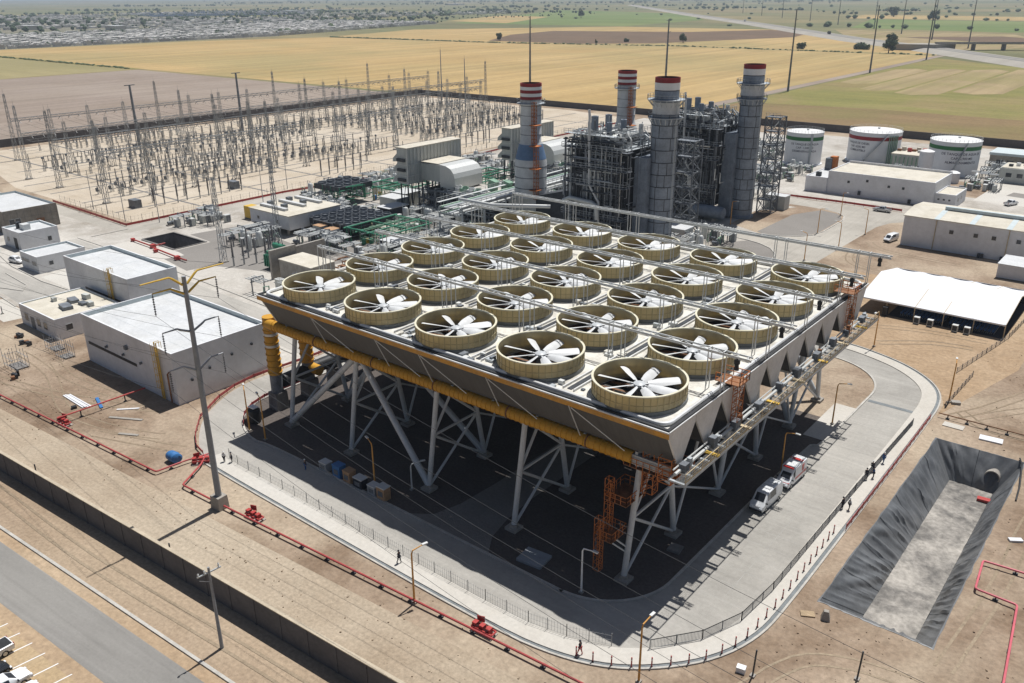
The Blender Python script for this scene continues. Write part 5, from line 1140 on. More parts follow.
# right side
t = thing('long_warehouse', 'long white warehouse with small square windows at the right edge', 'warehouse', (68, 173, 0)); x0, x1 = 40.2, 98
mb = MB(); mb.xprism([(163, 0), (163, 8), (172, 8.9), (181, 8.2), (181, 0)], x0, x1); build(mb, 'wall', 'white_wall', t)
mb = MB(); mb.xprism([(162.7, 8.04), (172, 8.97), (172, 9.15), (162.7, 8.22)], x0 - .3, x1); mb.xprism([(172, 8.97), (181.3, 8.2), (181.3, 8.38), (172, 9.15)], x0 - .3, x1); build(mb, 'roof', 'cream_roof', t)
build(MB().box(48, x1, 171.2, 172.4, 9.2, 10.0), 'ridge_vent', 'parapet', t)
mb = MB()
for x in (47.6, 56, 64.5, 73): mb.box(x, x + 1.3, 162.6, 171, 8.2 + .02, 8.26); mb.v[-8:] = [(a, b, 8.24 + (b - 162.7) * .1 + (.03 if c > 8.25 else 0)) for a, b, c in mb.v[-8:]]
build(mb, 'roof_sheet', 'parapet', t)
for x in (52.2, 58, 62.2, 67.8): win(t, x - .5, x + .5, 162.93, 162.997, 4.9, 5.9)
for x in (48.3, 65.4): mb = MB(); mb.beam((x, 162.85, 0), (x, 162.85, 8), .18); build(mb, 'drain_pipe', 'walk_tan', t)
for x in (59.6, 60.4, 64.8): build(MB().cbox(x, 162.4, 0, .6, .7, 1.1), 'meter_box', 'steel_dark', t)
t = thing('store_hall', 'long white hall with a parapet roof in front of the storage tanks', 'hall', (14, 224, 0))
def hall(x0, x1, y0, y1, h, par, nm, roofm):
    pw = .35; mb = MB(); mb.box(x0, x1, y0, y0 + pw, 0, h); mb.box(x0, x1, y1 - pw, y1, 0, h + par); mb.box(x0, x0 + pw, y0 + pw, y1 - pw, 0, h); mb.box(x1 - pw, x1, y0 + pw, y1 - pw, 0, h); build(mb, nm, 'white_wall', t)
    build(MB().box(x0 + pw, x1 - pw, y0 + pw, y1 - pw, h - .5, h - .25), 'roof', roofm, t)
hall(1, 34.8, 214.5, 235, 7.6, .5, 'wall', 'cream_roof'); hall(-6.4, .98, 214, 231, 5.2, .2, 'side_wing_wall', 'white_roof'); hall(34.82, 41, 216.5, 230, 4.1, .1, 'annex_wall', 'cream_roof')
for x in (8, 14, 21, 25.5): win(t, x - .4, x + .4, 214.43, 214.497, 4.2 if x != 14 else 5.2, 5.0 if x != 14 else 6.0, frame=False)
for x, z in ((12, 1.6), (28, 1)): build(MB().cbox(x, 214.1, z - .8, .8, .6, 1.2), 'meter_box', 'steel_dark', t)
build(MB().cbox(-3, 216.6, 5, 1.6, 1.2, 1.4), 'roof_unit', 'steel_dark', t)
for y in (220, 224): win(t, 41.003, 41.08, y - .5, y + .5, 1.6, 2.6, frame=False)
for x in (36, 37.6, 39.2): win(t, x - .3, x + .3, 216.43, 216.497, 2, 2.5, frame=False)
# storage tanks with bands and lettering wrapped on the shell
def text_mesh(s, size):
    cu = bpy.data.curves.new('lettering', 'FONT'); cu.body = s; cu.size = size; cu.align_x = 'CENTER'; cu.resolution_u = 2; cu.offset = size * .012; o = bpy.data.objects.new('lettering', cu); COL.objects.link(o)
    dg = bpy.context.evaluated_depsgraph_get(); me = bpy.data.meshes.new_from_object(o.evaluated_get(dg)); vs = [tuple(v.co) for v in me.vertices]; fs = [tuple(p.vertices) for p in me.polygons]
    bpy.data.objects.remove(o); bpy.data.curves.remove(cu); bpy.data.meshes.remove(me); return vs, fs
def tank(cx, cy, R, h, band, lab, lines, az, size, stair):
    t = thing('storage_tank', lab, 'tank', (cx, cy, 0), 0, 'white storage tanks'); n = 44
    mb = MB(); mb.lathe(cx, cy, [(R + .5, .0), (R + .5, .35), (R, .35), (R, h)], n); build(mb, 'shell', 'tank_white', t, smooth=True)
    mb = MB(); mb.lathe(cx, cy, [(R + .12, h - .12), (R + .12, h + .03), (R * .6, h + R * .05), (0, h + R * .07)], n); build(mb, 'roof', 'white_paint', t, smooth=True)
    mb = MB(); mb.lathe(cx, cy, [(R + .004, h - 2.9), (R + .02, h - 2.9), (R + .02, h - 1.5), (R + .004, h - 1.5)], n); build(mb, 'band', band, t, smooth=True)
    z = h - 4.2
    for s in lines:
        vs, fs = text_mesh(s, size); mb = MB(); P = []
        for x, y, _ in vs: a = math.radians(az) + x / R; P.append((cx + (R + .03) * math.cos(a), cy + (R + .03) * math.sin(a), z + y - size * .3))
        mb.add(P, fs); build(mb, 'lettering', 'letter', t); z -= size * 1.22
    mb = MB(); mb.rail([(px, py, h) for px, py in arc(cx, cy, R - .1, 0, 360, 36)], 1.0, 2, .06); build(mb, 'railing', 'galv_light', t)
    a0, a1 = stair; mb = MB(); pts = [(cx + (R + .5) * math.cos(math.radians(a0 + (a1 - a0) * k / 16)), cy + (R + .5) * math.sin(math.radians(a0 + (a1 - a0) * k / 16)), .5 + (h - .5) * k / 16) for k in range(17)]
    for p, q in zip(pts, pts[1:]): mb.beam(p, q, .8, .18)
    for p in pts: mb.beam(p, (p[0], p[1], p[2] + 1.1), .06)
    for p, q in zip(pts, pts[1:]): mb.beam((p[0], p[1], p[2] + 1.1), (q[0], q[1], q[2] + 1.1), .06)
    build(mb, 'spiral_stair', 'galv', t)
    mb = MB(); mb.lathe(cx + 1, cy, [(.5, h + R * .05), (.5, h + R * .07 + .5), (0, h + R * .07 + .6)], 10); build(mb, 'roof_hatch', 'galv_light', t); return t
tank(-26.6, 262.6, 7.1, 12.6, 'band_green', 'smallest white tank with a green band, left of the other two', ['DE TANQUE DE AGUA', 'CAP. 1,500 M3', 'DESMINERALIZADA'], -66, 1.1, (-50, -48))
tk = tank(-6.5, 285.6, 9.9, 12, 'band_red', 'white tank with a dark red band between the two green banded tanks', ['TANQUE DE DIESEL', 'CAP. 4,500 M3', 'COMBUSTIBLE'], -112, 1.15, (-95, -45))
mb = MB()
for k in range(6): a = math.radians(-42 + 4.5 * k); x, y = -6.5 + 10.2 * math.cos(a), 285.6 + 10.2 * math.sin(a); mb.tube((x, y, .5), (x, y, 11), .18, 6)
build(mb, 'riser_pipes', 'green_pale', tk).name = 'foam_riser'
tank(25.2, 277, 8.8, 12.4, 'band_green', 'largest white tank with a green band behind the long white hall', ['DE TANQUE DE AGUA DE', 'CAP. 5,900 M3', 'ALMACENAMIENTO'], -58, 1.25, (-78, -52))
def small_tank(x, y, R, h, lab):
    t = thing('small_tank', lab, 'tank', (x, y, 0)); mb = MB(); mb.lathe(x, y, [(R, 0), (R, h)], 20); build(mb, 'shell', 'tank_white', t, smooth=True); mb = MB(); mb.lathe(x, y, [(R + .04, h), (R * .5, h + .5), (0, h + .6)], 20); build(mb, 'roof', 'white_paint', t, smooth=True)
small_tank(19.5, 262, 2.5, 9.5, 'slim white tank in front of the largest green banded tank'); small_tank(30.4, 258, 2.1, 3.6, 'short pale tank behind the annex of the long hall')
t = thing('filter_plant', 'pale green plant room with a flat roof between the red and the green banded tanks', 'building', (11, 277, 0)); build(MB().box(5, 15.6, 270, 283, 0, 6), 'wall', 'filter_grey', t); build(MB().box(4.8, 15.8, 269.8, 283.2, 6, 6.25), 'roof', 'cream_roof', t)
for k in range(8): build(MB().cbox(5.8 + 1.25 * k, 277 + (k % 3) * 1.6, 6.25, 1.4, 1.1, .8 + (k % 2) * .6), 'roof_unit', ('rust', 'cream_roof', 'galv_light', 'red')[k % 4], t)
mb = MB()
for k in range(7): mb.tube((5.4 + 1.5 * k, 269.5, .5), (5.4 + 1.5 * k, 269.5, 5.4), .2, 6)
build(mb, 'wall_pipe', 'green_pale', t)
t = thing('pump_building', 'grey building with a row of dark windows near the rear wall at the right edge', 'building', (52, 300, 0)); build(MB().box(34.5, 72, 293, 306, 0, 5.6), 'wall', 'stone_wall', t); build(MB().box(34.2, 72.3, 292.7, 306.3, 5.6, 6.5), 'roof', 'parapet', t)
for k in range(7): win(t, 37 + 3.6 * k, 39.2 + 3.6 * k, 292.93, 292.997, 2.4, 3.9, frame=False)
t = thing('service_building', 'pale grey building with rooftop units in front of the grey building at the right edge', 'building', (56, 275, 0)); build(MB().box(42.8, 74, 268.6, 281, 0, 5.2), 'wall', 'filter_grey', t); build(MB().box(43.2, 73.6, 269, 280.6, 5.2, 5.4), 'roof', 'cream_roof', t)
for k in range(8): build(MB().cbox(45.5 + 2 * k, 272.5 + (k % 3) * 2, 5.4, 1.3, 1.2, .8 + .3 * (k % 2)), 'roof_unit', ('steel_dark', 'white_paint', 'steel_mid')[k % 3], t)
for k in range(4): win(t, 45 + 3.5 * k, 46.8 + 3.5 * k, 268.53, 268.597, 2.2, 3.6, frame=False)
sheet('tank_plaza', [(43, 232), (58, 232), (62, 266), (44, 266)], .012, 'sidewalk')
sheet('rubble_patch', [(36, 236), (43, 236), (44, 262), (35, 262)], .012, 'sand'); sheet('grey_patch', [(50, 246), (56, 245), (57, 252), (51, 253)], .018, 'grey_gravel')
t = thing('roof_truss', 'white steel roof truss leaning beyond the grey building at the right edge', 'truss', (44, 312, 0)); mb = MB(); mb.truss((40, 312, 1), (47, 314, 8), 1.4, 6, .25); mb.truss((45, 312, 1), (50, 314, 7), 1.2, 5, .22); build(mb, 'frame', 'galv_light', t)
# marquee with its chairs and coolers
t = thing('event_tent', 'big white event tent open at the sides, standing on the sand', 'tent', (62.6, 117.5, 0)); TX0, TX1, TY0, TY1 = 48.6, 76.6, 104.6, 130.4; n = 24; m = 10
mb = MB()
for j in range(m + 1):
    for i in range(n + 1):
        u, v = i / n, j / m; x, y = TX0 + (TX1 - TX0) * u, TY0 + (TY1 - TY0) * v; z = 3.1 + 2.3 * (1 - abs(2 * v - 1)) - .24 * abs(math.sin(PI * u * 5)) * (.3 + abs(2 * v - 1)) + .03 * math.sin(9 * u + 5 * v)
        mb.v.append((x, y, z))
for j in range(m):
    for i in range(n): k = j * (n + 1) + i; mb.f.append((k, k + 1, k + n + 2, k + n + 1)); mb.m.append(0)
build(mb, 'roof_sheet', 'tent', t)
mb = MB(); mb.box(TX0, TX1, TY0 - .06, TY0, 2.75, 3.05); mb.box(TX0, TX1, TY1, TY1 + .06, 2.75, 3.05); build(mb, 'valance', 'tent', t)
for k in range(6):
    x = TX0 + (TX1 - TX0) * k / 5; mb = MB()
    for y in (TY0 + .1, TY1 - .1): mb.beam((x, y, 0), (x, y, 3.05), .16)
    mb.beam((x, TY0 + .1, 3.0), (x, 117.5, 5.25), .14); mb.beam((x, TY1 - .1, 3.0), (x, 117.5, 5.25), .14); build(mb, 'frame', 'walk_tan', t)
build(MB().box(TX0 + .2, TX1 - .2, 130.2, 130.26, 0, 3), 'back_curtain', 'cloth_dark', t); build(MB().box(TX0 + 6, TX1, 104.8, 130, .004, .03), 'carpet', 'cloth_dark', t)
c0 = thing('folding_chair', 'dark blue folding chair in the rows under the tent', 'chair', (57, 106.5, 0), 0, 'rows of chairs under the white tent')
build(MB().box(-.23, .23, -.22, .22, .43, .47), 'seat', 'cloth_blue', c0, local=True); build(MB().box(-.23, .23, -.24, -.2, .5, .92), 'backrest', 'cloth_blue', c0, local=True)
for x in (-.2, .2):
    mb = MB(); mb.beam((x, .2, 0), (x, -.22, .9), .035); build(mb, 'leg', 'galv_light', c0, local=True); mb = MB(); mb.beam((x, -.22, 0), (x, .2, .44), .035); build(mb, 'leg', 'galv_light', c0, local=True)
for i in range(24):
    for j in range(9):
        if i == j == 0: continue
        copy_tree(c0, (57 + .72 * i + (.9 if i > 11 else 0), 106.5 + 1.1 * j, .03), 0)
for x, lab in ((60.8, 'leftmost silver air cooler in front of the tent'), (63.4, 'second silver air cooler from the left in front of the tent'), (68.1, 'third silver air cooler from the left in front of the tent'), (70.3, 'rightmost silver air cooler in front of the tent')):
    t = thing('air_cooler', lab, 'air cooler', (x, 103.4, 0), 0, 'air coolers in front of the tent'); build(MB().cbox(x, 103.4, .12, 1.1, .9, 1.35), 'body', 'galv_light', t); build(MB().box(x - .45, x + .45, 102.93, 102.948, .3, 1.3), 'grille', 'steel_dark', t); build(MB().cbox(x, 103.4, 0, 1.0, .8, .12), 'base', 'black_metal', t)
t = thing('loudspeaker', 'black loudspeaker standing in the left corner of the tent', 'speaker', (54.2, 104.2, 0)); build(MB().cbox(54.2, 104.2, .1, 1, .9, 1.9), 'cabinet', 'black_metal', t); build(MB().cbox(54.2, 104.2, 0, .8, .7, .1), 'base', 'steel_dark', t)
t = thing('site_cabin', 'white site cabin at the right edge between the warehouse and the tent', 'cabin', (74, 151, 0)); build(MB().box(66.8, 84, 147, 156, .15, 3.4), 'wall', 'white_wall', t); build(MB().box(66.6, 84.2, 146.8, 156.2, 3.4, 3.6), 'roof', 'white_roof', t); build(MB().box(67.2, 83, 147.4, 155, 0, .15), 'plinth', 'steel_dark', t)
# ---------------------------------------------------------------- switchyard
r = random.Random(17)
def gantry_column(h, w0, w1):
    mb = MB(); mb.taper_truss((0, 0, .3), w0, w1, h - .3, max(6, int(h / 2)), .12); mb.tube((0, 0, h), (0, 0, h + 2.2), .06, 5, .02); return mb
gc = thing('lattice_column', 'grey lattice gantry column standing in the switchyard', 'column', (0, 0, 0), 0, 'lattice columns of the switchyard'); build(gantry_column(19.5, 1.6, .8), 'lattice', 'sub_steel', gc, local=True)
mb = MB()
for x in (-.85, .85):
    for y in (-.85, .85): mb.cbox(x, y, 0, .6, .6, .35)
build(mb, 'footing', 'conc_obj', gc, local=True)
gm = thing('lightning_mast', 'tall lattice lightning mast standing in the switchyard', 'mast', (0, 0, 0), 0, 'lightning masts of the switchyard'); build(gantry_column(27, 1.5, .55), 'lattice', 'sub_steel', gm, local=True)
build(MB().cbox(0, 0, 0, 2.2, 2.2, .35), 'footing', 'conc_obj', gm, local=True)
gb = thing('gantry_boom', 'horizontal lattice boom between two gantry columns of the switchyard', 'boom', (0, 0, 0), 0, 'lattice booms of the switchyard')
mb = MB(); mb.truss((0, .6, 16.4), (0, 15.9, 16.4), 1.0, 9, .14); build(mb, 'lattice', 'sub_steel', gb, local=True)
for y in (4, 8.2, 12.4):
    mb = MB(); mb.tube((0, y, 15.8), (1.3, y, 14.8), .11, 6); mb.tube((0, y, 15.8), (-1.3, y, 14.8), .11, 6); build(mb, 'string_insulator', 'insulator', gb, local=True)
ROWS = {-181: range(55, 331, 165 // 10), -219: range(57, 331, 16), -244: range(56, 331, 16), -290: range(72, 331, 16)}
first = [True, True, True]; wires = MB(); rows = []
def place(proto, n, loc, rz=0):
    if first[n]: first[n] = False; proto.location = loc; proto.rotation_euler.z = rz; return proto
    return copy_tree(proto, loc, rz)
for x, y0, y1 in ((-181, 55, 250), (-219, 57, 300), (-244, 57, 330), (-290, 72, 330)):
    ys = []; y = y0
    while y <= y1: ys.append(y); y += 16.5
    for k, y in enumerate(ys):
        tall = (k % 4 == 0)
        place(gm if tall else gc, 1 if tall else 0, (x, y, 0))
        if k < len(ys) - 1 and not (x == -181 and k in (5, 9)): place(gb, 2, (x, y, 0))
    rows.append((x, ys))
for (xa, ya), (xb, yb) in zip(rows, rows[1:]):
    for y in ya[:-1]:
        for q in (4, 8.2, 12.4):
            p, s = Vector((xa - 1.3, y + q, 14.8)), Vector((xb + 1.3, y + q, 14.8)); P = [p.lerp(s, k / 5) - Vector((0, 0, 1.1 * 4 * (k / 5) * (1 - k / 5))) for k in range(6)]; wires.path(P, .035, 4, False)
for x, y, h, lab in ((-296, 337.6, 31, 'slim grey steel mast in the far corner of the switchyard, left one of two'), (-258.7, 319, 28, 'slim grey steel mast in the far corner of the switchyard, right one of two')):
    t = thing('steel_mast', lab, 'mast', (x, y, 0)); mb = MB(); mb.tube((x, y, 0), (x, y, h), .45, 8, .2); build(mb, 'shaft', 'pole_grey', t, smooth=True)
    mb = MB(); mb.tube((x, y, h), (x, y, h + 2), .06, 5); build(mb, 'spike', 'pole_grey', t)
for x, y, h, lab in ((-285.7, 118.8, 27, 'dark steel line mast near the back wall of the switchyard, left one of two'), (-290.4, 177, 28, 'dark steel line mast near the back wall of the switchyard, right one of two')):
    t = thing('line_mast', lab, 'mast', (x + 4, y + 3, 0)); mb = MB(); mb.tube((x + 4, y + 3, 0), (x + 4, y + 3, h), .75, 10, .45); build(mb, 'shaft', 'steel_mid', t, smooth=True)
    mb = MB(); mb.beam((x + 4, y + .6, h), (x + 4, y + 5.4, h), .35); build(mb, 'crossarm', 'steel_mid', t)
for x, lab in ((-91.3, 'thin lattice mast at the left side of the grey court'), ):
    pass
for x, y, h, lab in ((-91.3, 40.2, 22, 'thin lattice mast beside the square pit in the grey court'), (-91.9, 57.9, 24, 'thin lattice mast in front of the white roofed control house')):
    t = thing('lattice_mast', lab, 'mast', (x, y, 0)); mb = MB(); mb.taper_truss((x, y, .3), 1.3, .5, h - .3, 16, .11); build(mb, 'lattice', 'sub_steel', t); build(MB().cbox(x, y, 0, 1.9, 1.9, .3), 'footing', 'conc_obj', t)
# apparatus
def ribbed(z0, z1, r0, n):
    p = []
    for k in range(n): z = z0 + (z1 - z0) * k / n; p += [(r0, z), (r0 * .6, z + (z1 - z0) / n * .55)]
    return p + [(.03, z1)]
def proto(name, lab, cat, group): return thing(name, lab, cat, (0, 0, 0), 0, group)
pi_ = proto('post_insulator', 'dark post insulator on a thin steel stand in the switchyard', 'insulator', 'post insulators of the switchyard')
mb = MB(); mb.taper_truss((0, 0, 0), .55, .45, 2.6, 3, .09); build(mb, 'stand', 'sub_steel', pi_, local=True); mb = MB(); mb.lathe(0, 0, ribbed(2.6, 5.6, .19, 6), 8); build(mb, 'insulator', 'insulator', pi_, local=True)
cb = proto('circuit_breaker', 'dark circuit breaker with a control box on its stand in the switchyard', 'breaker', 'circuit breakers of the switchyard')
mb = MB(); mb.taper_truss((0, 0, 0), .9, .8, 2.8, 3, .11); build(mb, 'stand', 'sub_steel', cb, local=True); mb = MB(); mb.lathe(0, 0, ribbed(2.8, 5, .25, 5), 8); mb.lathe(0, 0, ribbed(5, 7, .23, 5), 8); build(mb, 'pole_column', 'insulator', cb, local=True); build(MB().cbox(.1, -.7, 1.0, 1.0, .7, 1.2), 'control_box', 'steel_mid', cb, local=True)
ct = proto('current_transformer', 'dark current transformer with a round head on a stand in the switchyard', 'transformer', 'current transformers of the switchyard')
mb = MB(); mb.taper_truss((0, 0, 0), .7, .6, 2.5, 3, .1); build(mb, 'stand', 'sub_steel', ct, local=True); mb = MB(); mb.lathe(0, 0, ribbed(2.5, 4.9, .23, 6), 8); build(mb, 'insulator', 'insulator', ct, local=True); mb = MB(); mb.lathe(0, 0, [(0, 4.8), (.42, 4.9), (.48, 5.3), (.36, 5.7), (0, 5.8)], 10); build(mb, 'head', 'steel_mid', ct, local=True, smooth=True)
ds = proto('disconnector', 'three column disconnector switch on a steel frame in the switchyard', 'switch', 'disconnector switches of the switchyard')
mb = MB(); mb.taper_truss((0, -1.3, 0), .5, .5, 2.8, 3, .09); mb.taper_truss((0, 1.3, 0), .5, .5, 2.8, 3, .09); mb.beam((0, -1.9, 2.85), (0, 1.9, 2.85), .22); build(mb, 'frame', 'sub_steel', ds, local=True)
for y in (-1.6, 0, 1.6): mb = MB(); mb.lathe(0, y, ribbed(2.95, 5.0, .2, 5), 7); build(mb, 'insulator', 'insulator', ds, local=True)
mb = MB(); mb.beam((0, -1.6, 5.05), (0, 1.6, 5.05), .09); build(mb, 'switch_blade', 'galv_light', ds, local=True)
LIM = {id(pi_): [290, pi_], id(cb): [150, cb], id(ct): [200, ct], id(ds): [200, ds]}; used = {}
bus = MB(); n = 0
for x, kind in ((-170, pi_), (-187, ds), (-192, ct), (-197, cb), (-202, cb), (-207, ct), (-212, ds), (-225, ds), (-230, pi_), (-236, ct), (-249, cb), (-255, ct), (-261, ds), (-268, pi_), (-275, cb), (-282, pi_), (-299, ds), (-306, pi_)):
    y0, y1 = (57, 235) if x > -185 else (57, 292) if x > -225 else (64, 322)
    if x < -290: y0 = 80
    k = 0; y = y0
    while y < y1:
        for q in (3.6, 8.2, 12.8):
            if r.random() < (.6 if x == -170 else .12) or nz(Vector((x * .021, (y + q) * .018, 4))) < (-.2 if x > -240 else -.16): continue
            a, b = x + r.uniform(-.3, .3), y + q
            if kind is pi_ and used.get(id(kind), 0) >= 290: continue
            if used.get(id(kind), 0) == 0: kind.location = (a, b, 0)
            else: copy_tree(kind, (a, b, 0), 0)
            used[id(kind)] = used.get(id(kind), 0) + 1
        if r.random() < .5: bus.beam((x, y + 3, 5.5), (x, y + 13.4, 5.5), .10)
        if r.random() < .7 and x > -300: q = r.choice((3.6, 8.2, 12.8)); bus.beam((x, y + q, 5.4), (x - 6, y + q, 5.3), .08)
        y += 16.5
bus.v and tag(build(bus, 'busbars', 'sub_steel', kind='stuff'), 'thin busbars linking the switchyard apparatus', 'busbar')
tag(build(wires, 'overhead_conductors', 'wire', kind='stuff'), 'thin sagging conductors strung between the switchyard gantries', 'wire')
s0 = thing('surge_arrester', 'black surge arrester in the row nearest the red fence', 'insulator', (0, 0, 0), 0, 'surge arresters nearest the red fence')
mb = MB(); mb.beam((0, 0, 0), (0, 0, 2.2), .3); build(mb, 'stand', 'sub_steel', s0, local=True); mb = MB(); mb.lathe(0, 0, ribbed(2.2, 6.4, .34, 9), 9); build(mb, 'housing', 'insulator', s0, local=True)
for k, (x, y) in enumerate([(-163 - (i % 2) * 1.2, 62 + 4.1 * i) for i in range(9)] + [(-160, 128 + 4 * i) for i in range(6)] + [(-160, 206 + 4 * i) for i in range(6)]):
    if k == 0: s0.location = (x, y, 0)
    else: copy_tree(s0, (x, y, 0))
for y, lab in ((58, 'grey bus duct cabinet left among the arresters near the red fence'), (95, 'grey bus duct cabinet right of the arresters near the red fence')):
    t = thing('terminal_cabinet', lab, 'cabinet', (-168, y, 0)); build(MB().cbox(-168, y, .2, 4, 2.4, 2.4), 'body', 'steel_mid', t); build(MB().cbox(-168, y, 0, 4.2, 2.6, .2), 'plinth', 'conc_obj', t)
# yard lamps
def yard_lamp(x, y, h, lab, m='pole_grey'):
    t = thing('yard_lamp', lab, 'lamp', (x, y, 0), 0, 'yard lamps along the switchyard fence'); mb = MB(); mb.tube((x, y, 0), (x, y, h), .13, 6, .08); build(mb, 'pole', m, t); mb = MB(); mb.beam((x - .6, y, h), (x + .6, y, h), .12); build(mb, 'head', 'steel_mid', t)
for k, (x, y) in enumerate(((-176, 48), (-166, 47.6), (-152.5, 46.2), (-152, 76), (-151.8, 106), (-151.5, 140), (-151.5, 176), (-151.5, 214), (-151.5, 255), (-143, 52), (-141, 88))):
    yard_lamp(x, y, 12.5, 'slim grey yard lamp, %s along the switchyard fence counted from the left' % ORD[k])
# fences and walls of the yard
def perimeter(p, q, h, lab, m='block_wall', w=.3, name='boundary_wall', cap='wall_cap', step=5):
    p, q = Vector((*p, 0)), Vector((*q, 0)); t = thing(name, lab, 'wall', (p + q) / 2); mb = MB(); mb.beam(p + Vector((0, 0, h / 2)), q + Vector((0, 0, h / 2)), w, h); build(mb, 'wall_panel', m, t)
    if cap: mb = MB(); mb.beam(p + Vector((0, 0, h + .06)), q + Vector((0, 0, h + .06)), w + .12, .12); build(mb, 'coping', cap, t)
    if step:
        mb = MB(); L = (q - p).length; d = (q - p) / L
        for k in range(int(L / step) + 1): c = p + d * (k * step); mb.beam(c + Vector((0, 0, 0)), c + Vector((0, 0, h - .02)), w + .12)
        build(mb, 'pilaster', m, t)
    return t
perimeter((-330, -160), (-330, 352), 3.6, 'dark block wall along the back of the switchyard', 'block_wall', .35, 'boundary_wall', None, 8)
perimeter((-329.6, 352.2), (150, 352.2), 3.4, 'dark block wall behind the boilers and the storage tanks', 'block_wall', .35, 'boundary_wall', None, 8)
def panel_fence(pts, h, lab, m, post=3.0, name='barrier_fence', solid=.75, pm=None, t_=.05):
    t = thing(name, lab, 'fence', (*pts[0], 0)); mb = MB(); V = [Vector((*p, 0)) for p in pts]
    for p, q in zip(V, V[1:]): mb.beam(p + Vector((0, 0, h * (1 - solid / 2))), q + Vector((0, 0, h * (1 - solid / 2))), t_, h * solid)
    build(mb, 'mesh_panel', m, t); mb = MB()
    for p, q in zip(V, V[1:]):
        n = max(1, round((q - p).length / post))
        for k in range(n + 1): c = p.lerp(q, k / n); mb.beam(c, c + Vector((0, 0, h + .1)), .09)
    build(mb, 'fence_post', pm or m, t); return t
panel_fence([(-197, 44.6), (-146.4, 43.3), (-146.4, 100), (-140.5, 141), (-138, 171), (-144, 219), (-146, 330)], .95, 'low red fence along the near edges of the switchyard', 'red', 4, 'red_fence')
panel_fence([(-10, 200.9), (9, 201.8), (29.5, 201.5)], .9, 'low red fence along the road in front of the long white hall', 'red', 3, 'red_fence')
def wire_fence(pts, h, lab, post=3.0, m='mesh_wire', name='wire_fence', gap=.6, w=.022, rows=3, pw=.07):
    t = thing(name, lab, 'fence', (*pts[0], 0)); V = [Vector((*p, 0)) for p in pts]; mb = MB(); Z = Vector((0, 0, 1)); pm = MB()
    for p, q in zip(V, V[1:]):
        L = (q - p).length; n = max(1, round(L / post)); d = (q - p) / L
        for k in range(rows): mb.beam(p + Z * (h * (k + .3) / (rows - .4)), q + Z * (h * (k + .3) / (rows - .4)), w)
        for k in range(int(L / gap)): c = p + d * (k * gap); mb.beam(c + Z * .1, c + Z * h, w)
        for k in range(n + 1): c = p.lerp(q, k / n); pm.beam(c, c + Z * (h + .15), pw)
    build(mb, 'mesh', m, t); build(pm, 'fence_post', m, t); return t
wire_fence([(-196, 46.6), (-148.8, 46.2), (-148.8, 334)], 2.2, 'wire fence along the front of the switchyard gravel', 3.5, gap=1.2)
# ---------------------------------------------------------------- boundary wall, fire mains, power lines
perimeter((-120, wl(-120, -38.35)), (125, wl(125, -38.35)), 3.4, 'long dark block wall crossing the lower left corner beside the asphalt road', 'block_wall', .3, 'boundary_wall', 'wall_cap', 4.2)
def pipe_on_feet(pts, rad, lab, m, name='fire_main', foot=4.2, z=.55):
    t = thing(name, lab, 'pipe', (*pts[0], 0)); mb = MB(); P = [Vector((*p, z)) for p in pts]; Q = [P[0]]
    for i in range(1, len(P) - 1):
        a = (P[i - 1] - P[i]).normalized(); b = (P[i + 1] - P[i]).normalized(); Q += [P[i] + a * .35, P[i] + (a + b) * .08, P[i] + b * .35]
    Q.append(P[-1]); mb.path(Q, rad, 8); p = build(mb, 'pipe', m, t, smooth=True); mb = MB()
    k = 0
    for a, b in zip(P, P[1:]):
        L = (b - a).length; n = max(1, int(L / foot)); d = (b - a) / L; s = Vector((-d.y, d.x, 0))
        for i in range(n):
            c = a + d * (L * (i + .5) / n); mb = MB(); mb.cbox(c.x, c.y, 0, .55, .35, .18, math.atan2(d.y, d.x)); mb.beam(c - Vector((0, 0, z - .15)), c, .16)
            if k < 95: build(mb, 'pipe_foot', 'steel_dark', t)
            k += 1
    return t
pipe_on_feet([(-110, wl(-110, -26.8)), (-6.8, wl(-6.8, -26.2)), (-6.3, -22.3), (-5.4, -18.9)], .13, 'red fire main on short feet along the dirt road, left of the power pole', 'red_fresh')
pipe_on_feet([(-5.6, -19.4), (-3.6, -21.4), (-.6, -26.2), (8, -25.7), (66, -21.6)], .13, 'red fire main on short feet running past the power pole to the bottom edge', 'red_fresh')
pipe_on_feet([(-33.4, -28.4), (-33, -13.6)], .13, 'thin red branch pipe on trestles leading to the largest white building', 'red', 'branch_pipe', 5, 1.25)
pipe_on_feet([(96.4, 2), (94.9, 17.9), (90.6, 18.1), (90.1, 24.3), (97, 24.9)], .13, 'pink red pipe loop on the sand right of the lined basin', 'pink_pipe', 'pipe_loop', 4)
pipe_on_feet([(75.6, 61.8), (104, 61.9)], .1, 'thin dark red pipe on feet behind the lined basin', 'rust', 'service_pipe', 2.8, .7)
for (x, y), lab in (((-126, 38), 'red pipe loop beside the square pit, left part'), ((-110.5, 36), 'red pipe loop beside the square pit, right part')):
    t = thing('pipe_loop', lab, 'pipe', (x, y, 0)); mb = MB()
    mb.path([(x - 4, y - 2, .6), (x + 8, y - 2.4, .6), (x + 8, y + 1.4, .6)] if x < -120 else [(x - 6, y - 1, .6), (x + 9, y - 2, .6), (x + 12, y - 2, .6)], .22, 8); build(mb, 'pipe', 'red', t, smooth=True)
    mb = MB(); mb.cbox(x + 8, y - 2.2, .1, 1.2, 1.2, 1.0); mb.cbox(x - 3, y - 2, .1, .9, .9, .8); build(mb, 'valve', 'red', t)
